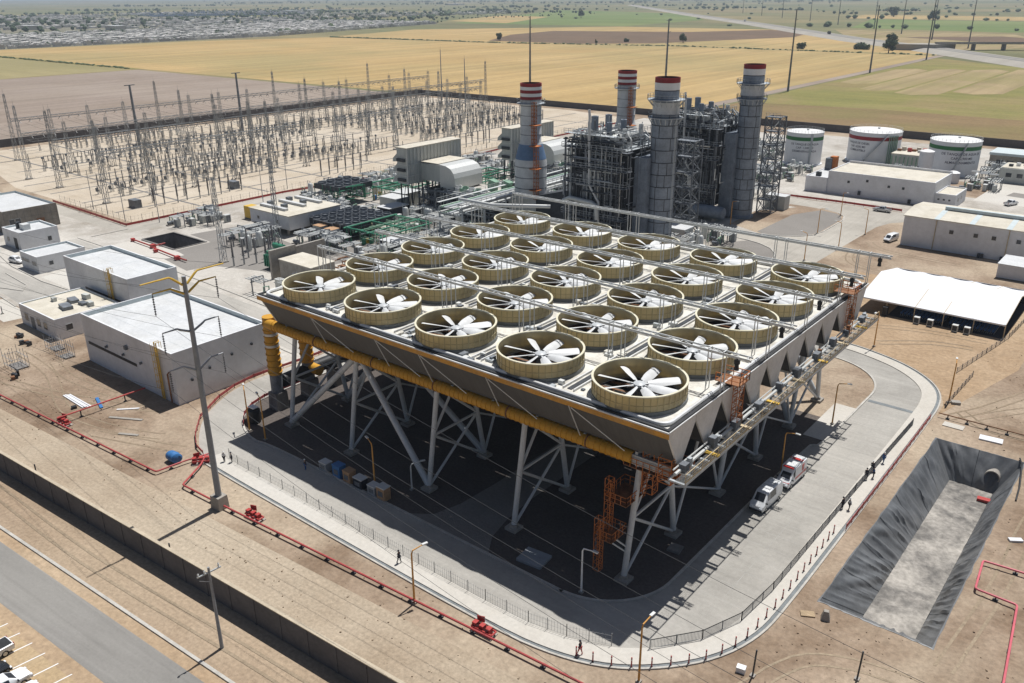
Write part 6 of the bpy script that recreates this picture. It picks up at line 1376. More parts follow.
def valve_skid(x, y, rz, lab):
    t = thing('valve_skid', lab, 'skid', (x, y, 0), rz); t.scale = (.68, .68, .75); build(MB().cbox(0, 0, .0, 4.2, 2.0, .15), 'slab', 'conc_obj', t, local=True)
    mb = MB(); mb.path([(-2, -.6, .7), (2, -.6, .7)], .16, 8); mb.path([(-2, .6, .7), (2, .6, .7)], .16, 8); mb.path([(-2, -.6, .7), (-2, .6, .7)], .16, 8); mb.path([(2, -.6, .7), (2, .6, .7)], .16, 8); build(mb, 'pipe_frame', 'red', t, local=True, smooth=True)
    for a in (-1.6, -.2, 1.1): build(MB().cbox(a, 0, .15, .8, .9, 1.2), 'valve_box', 'red', t, local=True)
    mb = MB(); mb.cbox(-1.2, .9, .9, 1.3, .12, 1.0, .3); build(mb, 'sign_plate', 'red', t, local=True)
    for a in (-1, 1): mb = MB(); mb.lathe(a, -.6, [(.3, 1.3), (.34, 1.34), (.3, 1.38)], 12); mb.beam((a, -.6, .8), (a, -.6, 1.35), .06); build(mb, 'hand_wheel', 'steel_dark', t, local=True)
valve_skid(13.6, -24.4, .07, 'red valve skid on the fire main right of the power pole'); valve_skid(51.2, -21.9, .05, 'red valve skid on the fire main at the bottom of the front road'); valve_skid(-33, -27.6, .07, 'red valve skid where the thin branch pipe leaves the fire main'); valve_skid(-4.6, -20.6, .9, 'red valve skid beside the blue water tank')
# big power pole
t = thing('power_pole', 'tall grey power pole with yellow upper arms in front of the largest white building', 'pole', (7.7, -25.7, 0)); mb = MB(); mb.tube((7.7, -25.7, 1.8), (7.7, -25.7, 32.5), .43, 14, .26); build(mb, 'shaft', 'pole_conc', t, smooth=True)
build(MB().cbox(7.7, -25.7, 0, 1.9, 1.6, 1.9, .06, .9), 'base_block', 'conc_obj', t)
tips = []
for z0, z1, L, m, hang in ((31.5, 32.8, 5.5, 'arm_yellow', 0), (30.4, 31.4, 4.2, 'arm_yellow', 1), (25.5, 26.3, 3.8, 'pole_grey', 1), (20.3, 21.3, 3.7, 'pole_grey', 1)):
    for s in (-1, 1):
        mb = MB(); mb.path([(7.7, -25.7 + s * .3, z0), (7.7, -25.7 + s * 1.5, z1 - .25), (7.7, -25.7 + s * 1.9, z1), (7.7, -25.7 + s * L, z1)], [.15, .14, .12, .08], 8); a = build(mb, 'crossarm', m, t, smooth=True)
        p = Vector((7.7, -25.7 + s * L, z1))
        if hang:
            mb = MB()
            for k in range(8): mb.lathe(p.x, p.y, [(.05, z1 - .3 - .3 * k), (.15, z1 - .42 - .3 * k), (.05, z1 - .5 - .3 * k)], 8)
            mb.beam(p, p - Vector((0, 0, 2.8)), .07); build(mb, 'insulator_string', 'insulator', a); p = p - Vector((0, 0, 2.8))
        tips.append(p)
def cable(p, q, sag, rad, lab, cat='wire', name='power_line', n=22):
    p, q = Vector(p), Vector(q); mb = MB(); mb.path([p.lerp(q, k / n) - Vector((0, 0, sag * 4 * (k / n) * (1 - k / n))) for k in range(n + 1)], rad, 5, False); return tag(build(mb, name, 'wire'), lab, cat, 'power lines from the tall power pole')
nm = ('upper left', 'upper right', 'second left', 'second right', 'third left', 'third right', 'lowest left', 'lowest right')
for k, p in enumerate(tips):
    if k >= 2:
        cable(p, (230, p.y - 2, p.z + 1), 11.0, .02, 'thin power line from the %s arm of the power pole, crossing to the right' % nm[k])
    cable(p, (-190, p.y + 4, p.z), 8, .02, 'thin power line from the %s arm of the power pole, leaving to the left' % nm[k])
t = thing('utility_pole', 'slim utility pole with a short crossarm outside the block wall', 'pole', (31.2, -40.9, 0)); mb = MB(); mb.tube((31.2, -40.9, 0), (31.2, -40.9, 10.3), .2, 10, .12); build(mb, 'shaft', 'pole_conc', t, smooth=True)
mb = MB(); mb.beam((31.1, -42.2, 9.7), (31.3, -39.6, 9.7), .12); mb.beam((31.1, -42.0, 9.2), (31.2, -41, 8.6), .06); ca = build(mb, 'crossarm', 'galv', t)
for y in (-42.1, -41.4, -39.8): mb = MB(); mb.lathe(31.2, y, [(.07, 9.76), (.12, 9.9), (.06, 10), (.11, 10.1), (.03, 10.25)], 8); build(mb, 'insulator', 'galv_light', ca)
for x, y, h, lab in ((13.9, -36.4, 3.0, 'thin dark post behind the block wall'), (-18, -38.2, 3.0, 'thin dark post behind the block wall near the left edge'), (76.4, -9.8, 3.4, 'thin dark post beside the pale block right of the road bend'), (84.7, -3.7, 3.6, 'thin dark post below the lined basin'), (-95.5, -12, 1.8, 'short brown post left of the low cream roofed building')):
    t = thing('marker_post', lab, 'post', (x, y, 0)); mb = MB(); mb.tube((x, y, 0), (x + .1, y, h), .09, 6); build(mb, 'shaft', 'steel_dark', t); build(MB().cbox(x, y, 0, .5, .5, .2), 'base', 'conc_obj', t)
# street lamps
def street_lamp(x, y, h, ang, lab, m='lamp_orange'):
    t = thing('street_lamp', lab, 'street lamp', (x, y, 0), 0, 'street lamps'); c, s = math.cos(ang), math.sin(ang); mb = MB(); mb.path([(x, y, .2), (x, y, h - .5), (x + .15 * c, y + .15 * s, h - .1), (x + 1.5 * c, y + 1.5 * s, h + .15)], [.13, .09, .08, .06], 8); build(mb, 'pole', m, t, smooth=True)
    build(MB().cbox(x + 1.7 * c, y + 1.7 * s, h + .1, .7, .3, .14, ang), 'lamp_head', 'galv_light', t); build(MB().cbox(x, y, 0, .5, .5, .22), 'base', 'conc_obj', t)
for x, y, ang, lab in ((42, -23.2, 1.3, 'orange street lamp between the red fire main and the front road'), (67.9, -17.6, 1.5, 'orange street lamp at the bend in front of the nearest corner'), (20.6, -9.6, 2.8, 'orange street lamp beside the blue and tan bins'),
                       (-3.2, -10.6, 2.8, 'orange street lamp at the left end of the shaded yard, right one'), (-7.6, -10.4, 2.6, 'orange street lamp at the left bend beside the dark tank'), (63.2, 28.4, 0, 'orange street lamp beside the ambulance'), (63.2, 48.7, .2, 'orange street lamp on the sand behind the condenser'),
                       (75.6, 68.3, 1.8, 'orange street lamp outside the right bend of the loop road'), (58, 85.4, -1.7, 'orange street lamp between the tent and the loop road'), (29.4, 167.7, 3, 'orange street lamp beside the sandy yard at the junction'), (18.4, 160.7, 0, 'orange street lamp in the middle of the traffic island'),
                       (16.3, 185.2, -.5, 'orange street lamp at the far tip of the traffic island'), (28.6, 148.7, 3, 'orange street lamp along the edge of the junction road'), (25.5, 132.9, 3, 'orange street lamp behind the rightmost rear fan'), (-5.2, 154.3, 0, 'orange street lamp at the foot of the farther grey stack')):
    street_lamp(x, y, 7.2, ang, lab)
street_lamp(55.6, -9.9, 6.2, 0, 'white lamp post on the shaded gravel near the front kerb', 'white_paint'); street_lamp(24.8, -6.6, 4.2, 1, 'short white lamp post on the shaded gravel beside the bins', 'galv_light'); street_lamp(52.5, -2.4, 3.0, 1, 'short dark lamp post on the shaded gravel beside the orange stair', 'steel_mid')
# fences, bollards, barriers along the loop road
wire_fence([(-2.7, -17.3), (0, -17.7), (48, -17.9), (54, -17.7), (58.5, -16.8), (63, -15)], 1.5, 'low wire fence between the front road and its pavement', 2.6, gap=.35, w=.018, rows=3, pw=.06)
panel_fence([(66.4, -12.9), (70, -8.2), (72, -3), (72.6, 4), (72.8, 31), (73.3, 56)], 1.25, 'grey crowd barrier along the right side of the loop road', 'mesh_wire', 2.4, 'crowd_barrier', .0, 'mesh_wire').name = 'crowd_barrier'
bz = bpy.data.objects['crowd_barrier']; mb = MB(); V = [Vector((*p, 0)) for p in [(66.4, -12.9), (70, -8.2), (72, -3), (72.6, 4), (72.8, 31), (73.3, 56)]]
for p, q in zip(V, V[1:]):
    L = (q - p).length; d = (q - p) / L
    for k in range(int(L / .16)): c = p + d * (k * .16); mb.beam(c + Vector((0, 0, .1)), c + Vector((0, 0, 1.2)), .03)
    for z in (.1, 1.2): mb.beam(p + Vector((0, 0, z)), q + Vector((0, 0, z)), .05)
build(mb, 'barrier_bar', 'steel_mid', bz)
b0 = thing('bollard', 'orange red bollard post on the pavement', 'bollard', (0, 0, 0), 0, 'orange bollards along the outer pavement'); mb = MB(); mb.lathe(0, 0, [(.075, .04), (.075, 1.2), (0, 1.24)], 10); build(mb, 'tube', 'red_fresh', b0, local=True, smooth=True)
mb = MB(); mb.lathe(0, 0, [(.08, .85), (.08, 1.0)], 10); build(mb, 'reflective_band', 'white_paint', b0, local=True); mb = MB(); mb.lathe(0, 0, [(.14, 0), (.12, .05), (0, .06)], 12); build(mb, 'foot', 'black_metal', b0, local=True)
bl = [(61, -18.6), (62.8, -18.2), (64.6, -17.5), (66.3, -16.4), (67.9, -15.1), (69.3, -13.7), (70.6, -12.3), (71.7, -10.7), (72.6, -8.9), (73.2, -7), (73.6, -5), (73.8, -2.9), (73.9, -.8), (74, 1.3), (74, 3.4), (74, 5.5), (74, 7.6), (74, 9.6), (74, 11.6), (74, 13.6), (74, 15.6), (74, 17.6), (74, 19.4)]
for k, (x, y) in enumerate(bl):
    if k: copy_tree(b0, (x, y, .13), 0)
    else: b0.location = (x, y, .13)
panel_fence([(75, 21), (75, 40), (74.9, 59.8)], 1.0, 'red plastic barrier mesh between the pavement and the lined basin', 'red_fresh', 2.2, 'barrier_fence', .62)
panel_fence([(-23.3, 12), (-24, 2), (-23.2, -2.6), (-21.5, -6.7), (-17.4, -12.9), (-12.7, -16.7), (-9.2, -18.7), (-6.5, -19.3)], .8, 'red barrier mesh round the outside of the left road bend', 'red_fresh', 2, 'barrier_fence', .6)
panel_fence([(-15.6, 6), (-15.6, -1.8), (-14.6, -5), (-12.7, -7.8), (-9.6, -10.1)], .8, 'red barrier mesh round the inside of the left road bend', 'red_fresh', 2, 'barrier_fence', .6)
panel_fence([(-23.2, 14), (-23.3, 60)], .8, 'red barrier mesh along the road beside the steam main', 'red_fresh', 2, 'barrier_fence', .6)
wire_fence([(70.4, 63.5), (73.6, 82), (77.4, 106), (78.6, 128)][1:], 1.0, 'low wire fence leading from the right road bend to the tent', 2.2, 'steel_mid', 'wire_fence', .5, .03, 3, .1)
wire_fence([(75.6, 66), (76.2, 82)], 1.0, 'low wire fence beside the orange street lamp at the right bend', 2.2, 'steel_mid', 'wire_fence', .5, .03, 3, .1)
# bins by the kerb in the shade, slabs and other odds and ends
def bin_(x, m, lab, h=1.7, w=1.5, top='galv_light'):
    t = thing('waste_bin', lab, 'bin', (x, -10.6, .02), 0, 'bins in the shade by the front kerb'); build(MB().cbox(x, -10.55, .02, w, 1.2, h), 'body', m, t); build(MB().cbox(x, -10.55, .02 + h, w + .1, 1.3, .14), 'lid', top, t)
    build(MB().box(x - w * .3, x + w * .3, -11.2, -11.155, h * .35, h * .75), 'panel', 'steel_mid', t)
bin_(11.2, 'plastic_grey', 'grey bin farthest left by the front kerb', 1.3); bin_(14.2, 'plastic_blue', 'blue bin second from the left by the front kerb', 1.9, 1.5, 'plastic_blue'); bin_(16.4, 'crate_tan', 'tan bin right of the blue bin', 1.8, 1.4, 'crate_tan'); bin_(18.7, 'cloth_dark', 'dark bin with a grey lid between the two tan bins', 1.5, 1.7); bin_(21.5, 'plastic_grey', 'grey bin left of the rightmost tan bin', 1.4, 1.5); bin_(23.4, 'crate_tan', 'rightmost tan bin by the front kerb', 1.9, 1.5)
def slab(x, y, sx, sy, h, rz, m, lab, name='concrete_slab', cat='slab', top=1.0): return tag(build(MB().cbox(x, y, .02, sx, sy, h, rz, top), name, m), lab, cat)
slab(47.6, -8.4, 3.4, 2.8, .35, .1, 'plastic_grey', 'grey concrete slab on the shaded gravel'); slab(60, 4, 1.6, 1.6, .3, .1, 'conc_dark', 'small dark concrete cover on the shaded gravel', 'manhole_cover', 'cover')
slab(77.2, 2.6, 1.5, .9, .14, .5, 'wood', 'flat pale slab on the sand beside the concrete block'); slab(79, 3.1, 1, .9, 1.1, .3, 'conc_obj', 'tapered concrete block at the corner of the lined basin', 'concrete_block', 'block', .5); slab(75.2, -9.9, .9, .7, .6, .2, 'white_paint', 'small pale block beside the thin post at the road bend', 'concrete_block', 'block')
slab(84, 58.5, 3.2, 1.6, .2, .1, 'white_wall', 'white slab on the sand behind the lined basin'); slab(76.6, 68.6, 1.4, 1, .4, .4, 'conc_obj', 'grey rubble block beside the lamp at the right bend', 'concrete_block', 'block'); slab(78.4, 59.8, 3, 1.6, .1, 0, 'sidewalk', 'square concrete cover at the end of the cross drain', 'drain_cover', 'cover')
slab(92.2, 32, 1.6, .7, .25, .6, 'white_wall', 'white board lying on the sand right of the lined basin', 'board', 'board'); slab(-36, -20.4, 4.6, .5, .18, -.3, 'plastic_blue', 'bright blue pipe bundle lying on the sand', 'pipe_bundle', 'pipes'); slab(-30, -18.5, 3.6, .4, .12, .8, 'white_wall', 'pale board lying at the edge of the building shadow', 'board', 'board')
t = thing('plank_stack', 'stack of long white planks on the sand beside the thin branch pipe', 'planks', (-40, -22.6, 0))
for k in range(4): build(MB().cbox(-40 + .2 * k, -22.9 + .3 * k, .02 + .06 * (k % 2), 7.4, .24, .16, -.02 + .01 * k), 'plank', 'white_wall', t)
for a, lab in (((-27, -20.5, 6, .5, .1), 'grey plank on the sand beside the building shadow'), ((-21.5, -23, 3.4, .5, .1), 'grey plank near the blue water tank')): slab(a[0], a[1], a[2], a[3], .12, .5, 'conc_obj', lab, 'plank', 'plank')
t = thing('water_tank', 'blue plastic water tank lying on the sand beside the fire main', 'tank', (-8.1, -23, 0)); mb = MB(); mb.lathe(0, 0, [(0, -1.1), (.72, -1.05), (.8, -.85), (.8, -.2), (.86, -.1), (.86, .1), (.8, .2), (.8, .85), (.55, 1.05), (0, 1.1)], 18); mb.v = [(-8.1 + c * .95 + a * .2, -23 + a, 0.86 + b * .95) for a, b, c in mb.v]; build(mb, 'shell', 'plastic_blue', t, smooth=True); mb = MB(); mb.tube((-9.1, -23.2, .9), (-9.4, -23.3, .9), .3, 10); build(mb, 'lid', 'hdpe_black', t)
t = thing('dark_tank', 'dark water tank with a white lid on the inside of the left road bend', 'tank', (-9.6, -8.2, 0)); mb = MB(); mb.lathe(-9.6, -8.0, [(1.0, .1), (1.05, .4), (1.05, 2.2), (.6, 2.6), (0, 2.65)], 18); build(mb, 'shell', 'hdpe_black', t, smooth=True); build(MB().cbox(-9.6, -8, 2.62, 1.5, 1, .14), 'lid', 'white_paint', t)
def cage(x, y, sx, sy, h, lab):
    t = thing('steel_cage', lab, 'frame', (x, y, 0)); mb = MB()
    for i in range(4):
        for j in range(3): mb.beam((x - sx / 2 + sx * i / 3, y - sy / 2 + sy * j / 2, 0), (x - sx / 2 + sx * i / 3, y - sy / 2 + sy * j / 2, h - .5 * ((i + j) % 2)), .07)
    for z in (.6, h * .6): mb.beam((x - sx / 2, y - sy / 2, z), (x + sx / 2, y - sy / 2, z), .06); mb.beam((x - sx / 2, y + sy / 2, z), (x + sx / 2, y + sy / 2, z), .06); mb.beam((x - sx / 2, y - sy / 2, z), (x - sx / 2, y + sy / 2, z), .06)
    build(mb, 'bars', 'galv', t); build(MB().cbox(x, y + .3, .02, sx * .8, sy * .8, .25), 'base', 'conc_dark', t)
cage(-63, -22.4, 4.6, 2.6, 3.6, 'bare steel cage standing on the sand near the left edge'); cage(-60.5, -14.6, 3, 2.2, 3.4, 'bare steel cage beside the corner of the largest white building'); cage(-66, -14, 3.4, 2.2, 3, 'bare steel cage in front of the low cream roofed building')
r = random.Random(12)
for k, (x, y, lab) in enumerate(((-77.6, -16, 'black drum cluster on the sand left of the steel cages'), (-58, -24.6, 'dark scrap heap beside the left fire main'), (-73, -16.6, 'small dark scrap heap below the cream roofed building'), (-36.5, -23.6, 'black bucket beside the long white planks'))):
    t = thing('scrap_heap', lab, 'scrap', (x, y, 0))
    for q in range(4 if k < 3 else 1): build(MB().cbox(x + r.uniform(-1, 1), y + r.uniform(-.8, .8), 0, r.uniform(.5, 1.3), r.uniform(.4, .9), r.uniform(.4, 1), r.uniform(0, 3)), 'piece', ('hdpe_black', 'steel_dark', 'rust', 'steel_dark')[q], t)
# stones and clods scattered over the sand
mb = MB()
for _ in range(900):
    z = r.random(); x, y = (r.uniform(-70, 70), r.uniform(-33, -21.5)) if z < .35 else (r.uniform(75.6, 100), r.uniform(-14, 5)) if z < .55 else (r.uniform(90.5, 110), r.uniform(5, 60)) if z < .7 else (r.uniform(-80, -27), r.uniform(-27, -14)) if z < .85 else (r.uniform(76, 110), r.uniform(56, 100))
    s = r.uniform(.06, .2); mb.cbox(x, y, -.03, s * r.uniform(1, 1.6), s, s * .8, r.uniform(0, 3), .6)
tag(build(mb, 'scattered_stones', 'sand', kind='stuff', loc=(0, 0, 0)), 'small stones and clods scattered over the sand', 'stones')
# ---------------------------------------------------------------- vehicles
def vehicle(name, lab, cat, loc, rz, st, paint, glass, wheels, wr=.36, lamps=True, extra=None, group=None, hw=.92):
    """ST: stations from nose to tail (x, z bottom, z belt, z roof, half width, half width at roof); GLASS: stations whose upper sides are windows"""
    t = thing(name, lab, cat, loc, rz, group); mb = MB(); R = []
    for x, zb, zm, zt, w, wt in st:
        R.append([(x, -w * .92, zb), (x, -w, zb + .18), (x, -w, zm), (x, -wt, zt - .07), (x, -wt * .86, zt), (x, wt * .86, zt), (x, wt, zt - .07), (x, w, zm), (x, w, zb + .18), (x, w * .92, zb)])
    vs = [p for g in R for p in g]; fs = []
    for i in range(len(R) - 1):
        for j in range(10): fs.append((i * 10 + j, i * 10 + (j + 1) % 10, (i + 1) * 10 + (j + 1) % 10, (i + 1) * 10 + j))
    fs += [tuple(range(10)), tuple(range(len(vs) - 1, len(vs) - 11, -1))]; mb.add(vs, fs); body = build(mb, 'body', paint, t, local=True, smooth=True)
    for nm, (i, j0, j1) in glass:
        a, b, c, d = (Vector(R[i][j0]), Vector(R[i][j1]), Vector(R[i + 1][j1]), Vector(R[i + 1][j0])); n = (b - a).cross(d - a).normalized(); ce = (a + b + c + d) / 4
        o = Vector((0, 0, .9)); n = n if n.dot(ce - Vector((ce.x, 0, .9))) > 0 or abs(n.x) > .5 and n.z > 0 else -n
        s = [ce + (p - ce) * .86 + n * .012 for p in (a, b, c, d)]; s2 = [p - n * .03 for p in s]; mb = MB(); mb.add(s + s2, [(0, 1, 2, 3), (7, 6, 5, 4), (0, 4, 5, 1), (1, 5, 6, 2), (2, 6, 7, 3), (3, 7, 4, 0)]); build(mb, nm, 'glass_dark', t, local=True)
    for x in wheels:
        for s in (-1, 1):
            y = s * (hw - .1); mb = MB(); mb.lathe(0, 0, [(wr * .62, -.12), (wr * .95, -.12), (wr, -.07), (wr, .07), (wr * .95, .12), (wr * .62, .12)], 18); mb.v = [(x + a, y + c, wr + b) for a, b, c in mb.v]; wh = build(mb, 'wheel', 'tyre', t, local=True, smooth=True)
            mb = MB(); mb.lathe(0, 0, [(0, .10), (wr * .6, .11), (wr * .6, -.11), (0, -.10)], 12); mb.v = [(x + a, y + c, wr + b) for a, b, c in mb.v]; build(mb, 'rim', 'rim', wh, local=True, smooth=True)
    x0, x1 = st[0][0], st[-1][0]; zb = st[0][2]
    for s in (-1, 1):
        build(MB().cbox(x0 + .06, s * hw * .7, zb - .22, .2, .34, .18), 'headlight', 'lamp_glass', t, local=True); build(MB().cbox(x1 - .02, s * hw * .82, st[-1][2] - .35, .1, .16, .4), 'tail_light', 'tail_red', t, local=True)
        mb = MB(); mb.cbox(st[2][0] - .1, s * (hw + .14), st[2][2] + .02, .12, .24, .16); build(mb, 'mirror', 'black_metal', t, local=True)
    build(MB().cbox(x0 + .04, 0, st[0][1] + .02, .2, hw * 1.8, .22), 'bumper', 'black_metal' if cat != 'car' else paint, t, local=True)
    if extra: extra(t)
    return t
VAN = [(2.95, .35, 1.0, 1.05, .84, .8), (2.8, .32, 1.16, 1.2, .96, .9), (2.3, .3, 1.36, 1.44, .99, .9), (1.5, .3, 1.4, 2.45, .99, .86), (1.1, .3, 1.4, 2.62, .99, .86), (-1, .3, 1.4, 2.66, .99, .84), (-2.7, .3, 1.4, 2.6, .98, .83), (-2.95, .4, 1.35, 2.45, .95, .8)]
VG = [('windscreen', (2, 4, 5)), ('side_window', (3, 2, 3)), ('side_window', (3, 6, 7)), ('side_window', (4, 2, 3)), ('side_window', (4, 6, 7)), ('rear_window', (6, 4, 5))]
def rack(t):
    mb = MB()
    for k in range(4): mb.box(-2.2 + .9 * k, -2.14 + .9 * k, -.7, .7, 2.68, 2.74)
    for s in (-.6, .6): mb.box(-2.5, .8, s - .03, s + .03, 2.66, 2.72)
    build(mb, 'roof_rack', 'galv_light', t, local=True)
vehicle('van', 'white panel van parked at the kerb in the shade, nearer than the ambulance', 'van', (64.4, 20.6, .02), math.radians(-92), VAN, 'car_white', VG, (1.9, -1.8), .36, extra=rack, hw=.98)
AMB = [(2.95, .35, .95, 1.0, .82, .8), (2.75, .32, 1.1, 1.14, .96, .9), (2.05, .3, 1.25, 1.34, .99, .92), (1.3, .3, 1.35, 2.1, .99, .84), (.95, .3, 1.4, 2.75, 1.03, .98), (-1, .3, 1.4, 2.82, 1.03, .98), (-2.8, .3, 1.4, 2.8, 1.03, .98), (-2.95, .4, 1.35, 2.7, 1.0, .95)]
def livery(t):
    build(MB().box(-1.9, -1.2, -.9, .9, 2.815, 2.83), 'roof_stripe', 'car_red', t, local=True)
    for s in (-1, 1): build(MB().cbox(-.9, s * 1.035, .95, 3.6, .02, .3), 'side_stripe', 'car_red', t, local=True); build(MB().cbox(-1.55, s * 1.02, 1.42, .7, .03, .95), 'side_patch', 'car_red', t, local=True)
    build(MB().box(2.0, 2.8, -.93, .93, 1.1, 1.145), 'bonnet_panel', 'car_red', t, local=True); build(MB().cbox(1.1, 0, 2.62, .3, 1.5, .16), 'light_bar', 'car_red', t, local=True)
    mb = MB(); mb.box(-2.3, .6, -.7, -.6, 2.83, 2.9); mb.box(-2.3, .6, .6, .7, 2.83, 2.9); build(mb, 'roof_rail', 'galv_light', t, local=True)
vehicle('ambulance', 'red and white ambulance parked behind the white panel van', 'ambulance', (64.7, 28.2, .02), math.radians(-92), AMB, 'car_white', [('windscreen', (2, 4, 5)), ('side_window', (3, 2, 3)), ('side_window', (3, 6, 7)), ('rear_window', (6, 4, 5))], (1.9, -1.8), .37, extra=livery, hw=1.0)
SUV = [(2.3, .4, .78, .84, .72, .66), (2.1, .32, .92, .96, .88, .8), (1.1, .3, 1.02, 1.08, .93, .84), (.35, .3, 1.05, 1.62, .93, .7), (-.3, .3, 1.06, 1.70, .93, .7), (-1.6, .3, 1.06, 1.66, .92, .68), (-2.2, .36, 1.02, 1.1, .88, .8), (-2.3, .42, .9, .98, .82, .76)]
SG = [('windscreen', (2, 4, 5)), ('side_window', (3, 2, 3)), ('side_window', (3, 6, 7)), ('side_window', (4, 2, 3)), ('side_window', (4, 6, 7)), ('rear_window', (5, 4, 5))]
PKP = [(2.6, .45, .85, .9, .76, .7), (2.4, .36, 1.0, 1.05, .92, .84), (1.35, .34, 1.1, 1.16, .95, .86), (.65, .34, 1.1, 1.72, .95, .7), (-.1, .34, 1.1, 1.76, .95, .7), (-.75, .34, 1.1, 1.7, .95, .7), (-.95, .34, 1.08, 1.12, .95, .9), (-2.6, .4, 1.06, 1.1, .93, .88)]
PG = [('windscreen', (2, 4, 5)), ('side_window', (3, 2, 3)), ('side_window', (3, 6, 7)), ('side_window', (4, 2, 3)), ('side_window', (4, 6, 7)), ('rear_window', (5, 4, 5))]
def bed(t): build(MB().box(-2.5, -1.05, -.78, .78, 1.085, 1.13), 'load_bed', 'black_metal', t, local=True)
UP = math.radians(90)
vehicle('pickup_truck', 'white pickup truck seen tail first in the car park at the lower left corner', 'pickup', (13.9, -57.4, .02), UP + .05 + PI, PKP, 'car_white', PG, (1.6, -1.6), .38, extra=bed, hw=.93)
vehicle('parked_car', 'black car between two white ones in the car park at the lower left corner', 'car', (17.0, -58.7, .02), UP + .05, SUV, 'car_black', SG, (1.45, -1.4), .35)
vehicle('parked_car', 'white car right of the black car in the car park at the lower left corner', 'car', (19.6, -57.8, .02), UP + .05, SUV, 'car_white', SG, (1.45, -1.4), .35)
vehicle('parked_car', 'white car cut by the bottom edge, rightmost in the car park', 'car', (22.3, -57.9, .02), UP + .05, SUV, 'car_white', SG, (1.45, -1.4), .35)
vehicle('pickup_truck', 'silver pickup truck on the junction road in front of the long white hall', 'pickup', (24.6, 198.4, .02), PI, PKP, 'car_silver', PG, (1.6, -1.6), .38, extra=bed, hw=.93)
vehicle('van', 'small white van beside the corner of the long warehouse', 'van', (37.2, 165, .02), -PI / 2 - .2, [(a * .85, b, c * .92, d * .8, e * .95, f * .95) for a, b, c, d, e, f in VAN], 'car_white', VG, (1.6, -1.5), .34)
vehicle('parked_car', 'white car parked left of the small guard building', 'car', (-133.5, 6.8, .02), .2, SUV, 'car_white', SG, (1.45, -1.4), .35); vehicle('parked_car', 'silver white car on the lane below the other one at the left edge', 'car', (-134.2, .6, .02), .15, SUV, 'car_silver', SG, (1.45, -1.4), .35)
vehicle('pickup_truck', 'white pickup truck at the right edge beside the concrete plaza', 'pickup', (54, 232, .02), 1.2, PKP, 'car_white', PG, (1.6, -1.6), .38, extra=bed, hw=.93)
# ---------------------------------------------------------------- people
def skin_mesh(V, E, rad, root=0, sub=1):
    me = bpy.data.meshes.new('figure'); me.from_pydata(V, E, []); o = bpy.data.objects.new('figure', me); COL.objects.link(o)
    md = o.modifiers.new('skin', 'SKIN'); md.use_smooth_shade = True; s = o.modifiers.new('sub', 'SUBSURF'); s.levels = sub; s.render_levels = sub
    for i, q in enumerate(rad): me.skin_vertices[0].data[i].radius = (q, q) if not isinstance(q, tuple) else q
    me.skin_vertices[0].data[root].use_root = True
    dg = bpy.context.evaluated_depsgraph_get(); m2 = bpy.data.meshes.new_from_object(o.evaluated_get(dg)); mb = MB(); mb.add([tuple(v.co) for v in m2.vertices], [tuple(p.vertices) for p in m2.polygons])
    bpy.data.objects.remove(o); bpy.data.meshes.remove(me); bpy.data.meshes.remove(m2); return mb
def person(x, y, rz, lab, top, legs, hat, step=.0, z=.13, arm=0):
    t = thing('person', lab, 'person', (x, y, z), rz); a = step
    V = [(0, 0, .94), (0, 0, 1.12), (0, 0, 1.34), (0, .0, 1.48), (0, .015, 1.56), (0, .03, 1.68),
         (-.1, 0, .9), (-.11, a * .5, .5), (-.11, a - .04 * (a < 0), .09), (-.12, a + .16, .04), (.1, 0, .9), (.11, -a * .45, .5), (.11, -a, .09), (.12, -a + .16, .04),
         (-.19, 0, 1.42), (-.25, -a * .4, 1.15), (-.25, .08 - a * .5 + arm * .2, .92 + arm * .2), (-.25, .12 - a * .5 + arm * .25, .82 + arm * .25), (.19, 0, 1.42), (.25, a * .4, 1.15), (.25, .08 + a * .5, .92), (.25, .12 + a * .5, .82)]
    E = [(0, 1), (1, 2), (2, 3), (3, 4), (4, 5), (0, 6), (6, 7), (7, 8), (8, 9), (0, 10), (10, 11), (11, 12), (12, 13), (2, 14), (14, 15), (15, 16), (16, 17), (2, 18), (18, 19), (19, 20), (20, 21)]
    R = [.14, .125, .15, .065, .06, .095, .085, .062, .045, .035, .085, .062, .045, .035, .062, .047, .036, .03, .062, .047, .036, .03]
    build(skin_mesh(V, E, R), 'body', 'skin', t, local=True, smooth=True)
    def sub(ids, k): m = {q: i for i, q in enumerate(ids)}; return skin_mesh([V[q] for q in ids], [(m[p], m[q]) for p, q in E if p in m and q in m], [R[q] * k for q in ids])
    build(sub([0, 6, 7, 8, 9, 10, 11, 12, 13], 1.18), 'trousers', legs, t, local=True, smooth=True); build(sub([0, 1, 2, 14, 15, 16, 18, 19, 20], 1.17), 'shirt', top, t, local=True, smooth=True)
    mb = MB(); mb.lathe(0, .03, [(.145, 1.70), (.115, 1.72), (.112, 1.77), (.08, 1.82), (0, 1.84)], 12); build(mb, 'hard_hat' if hat != 'cloth_dark' else 'cap', hat, t, local=True, smooth=True)
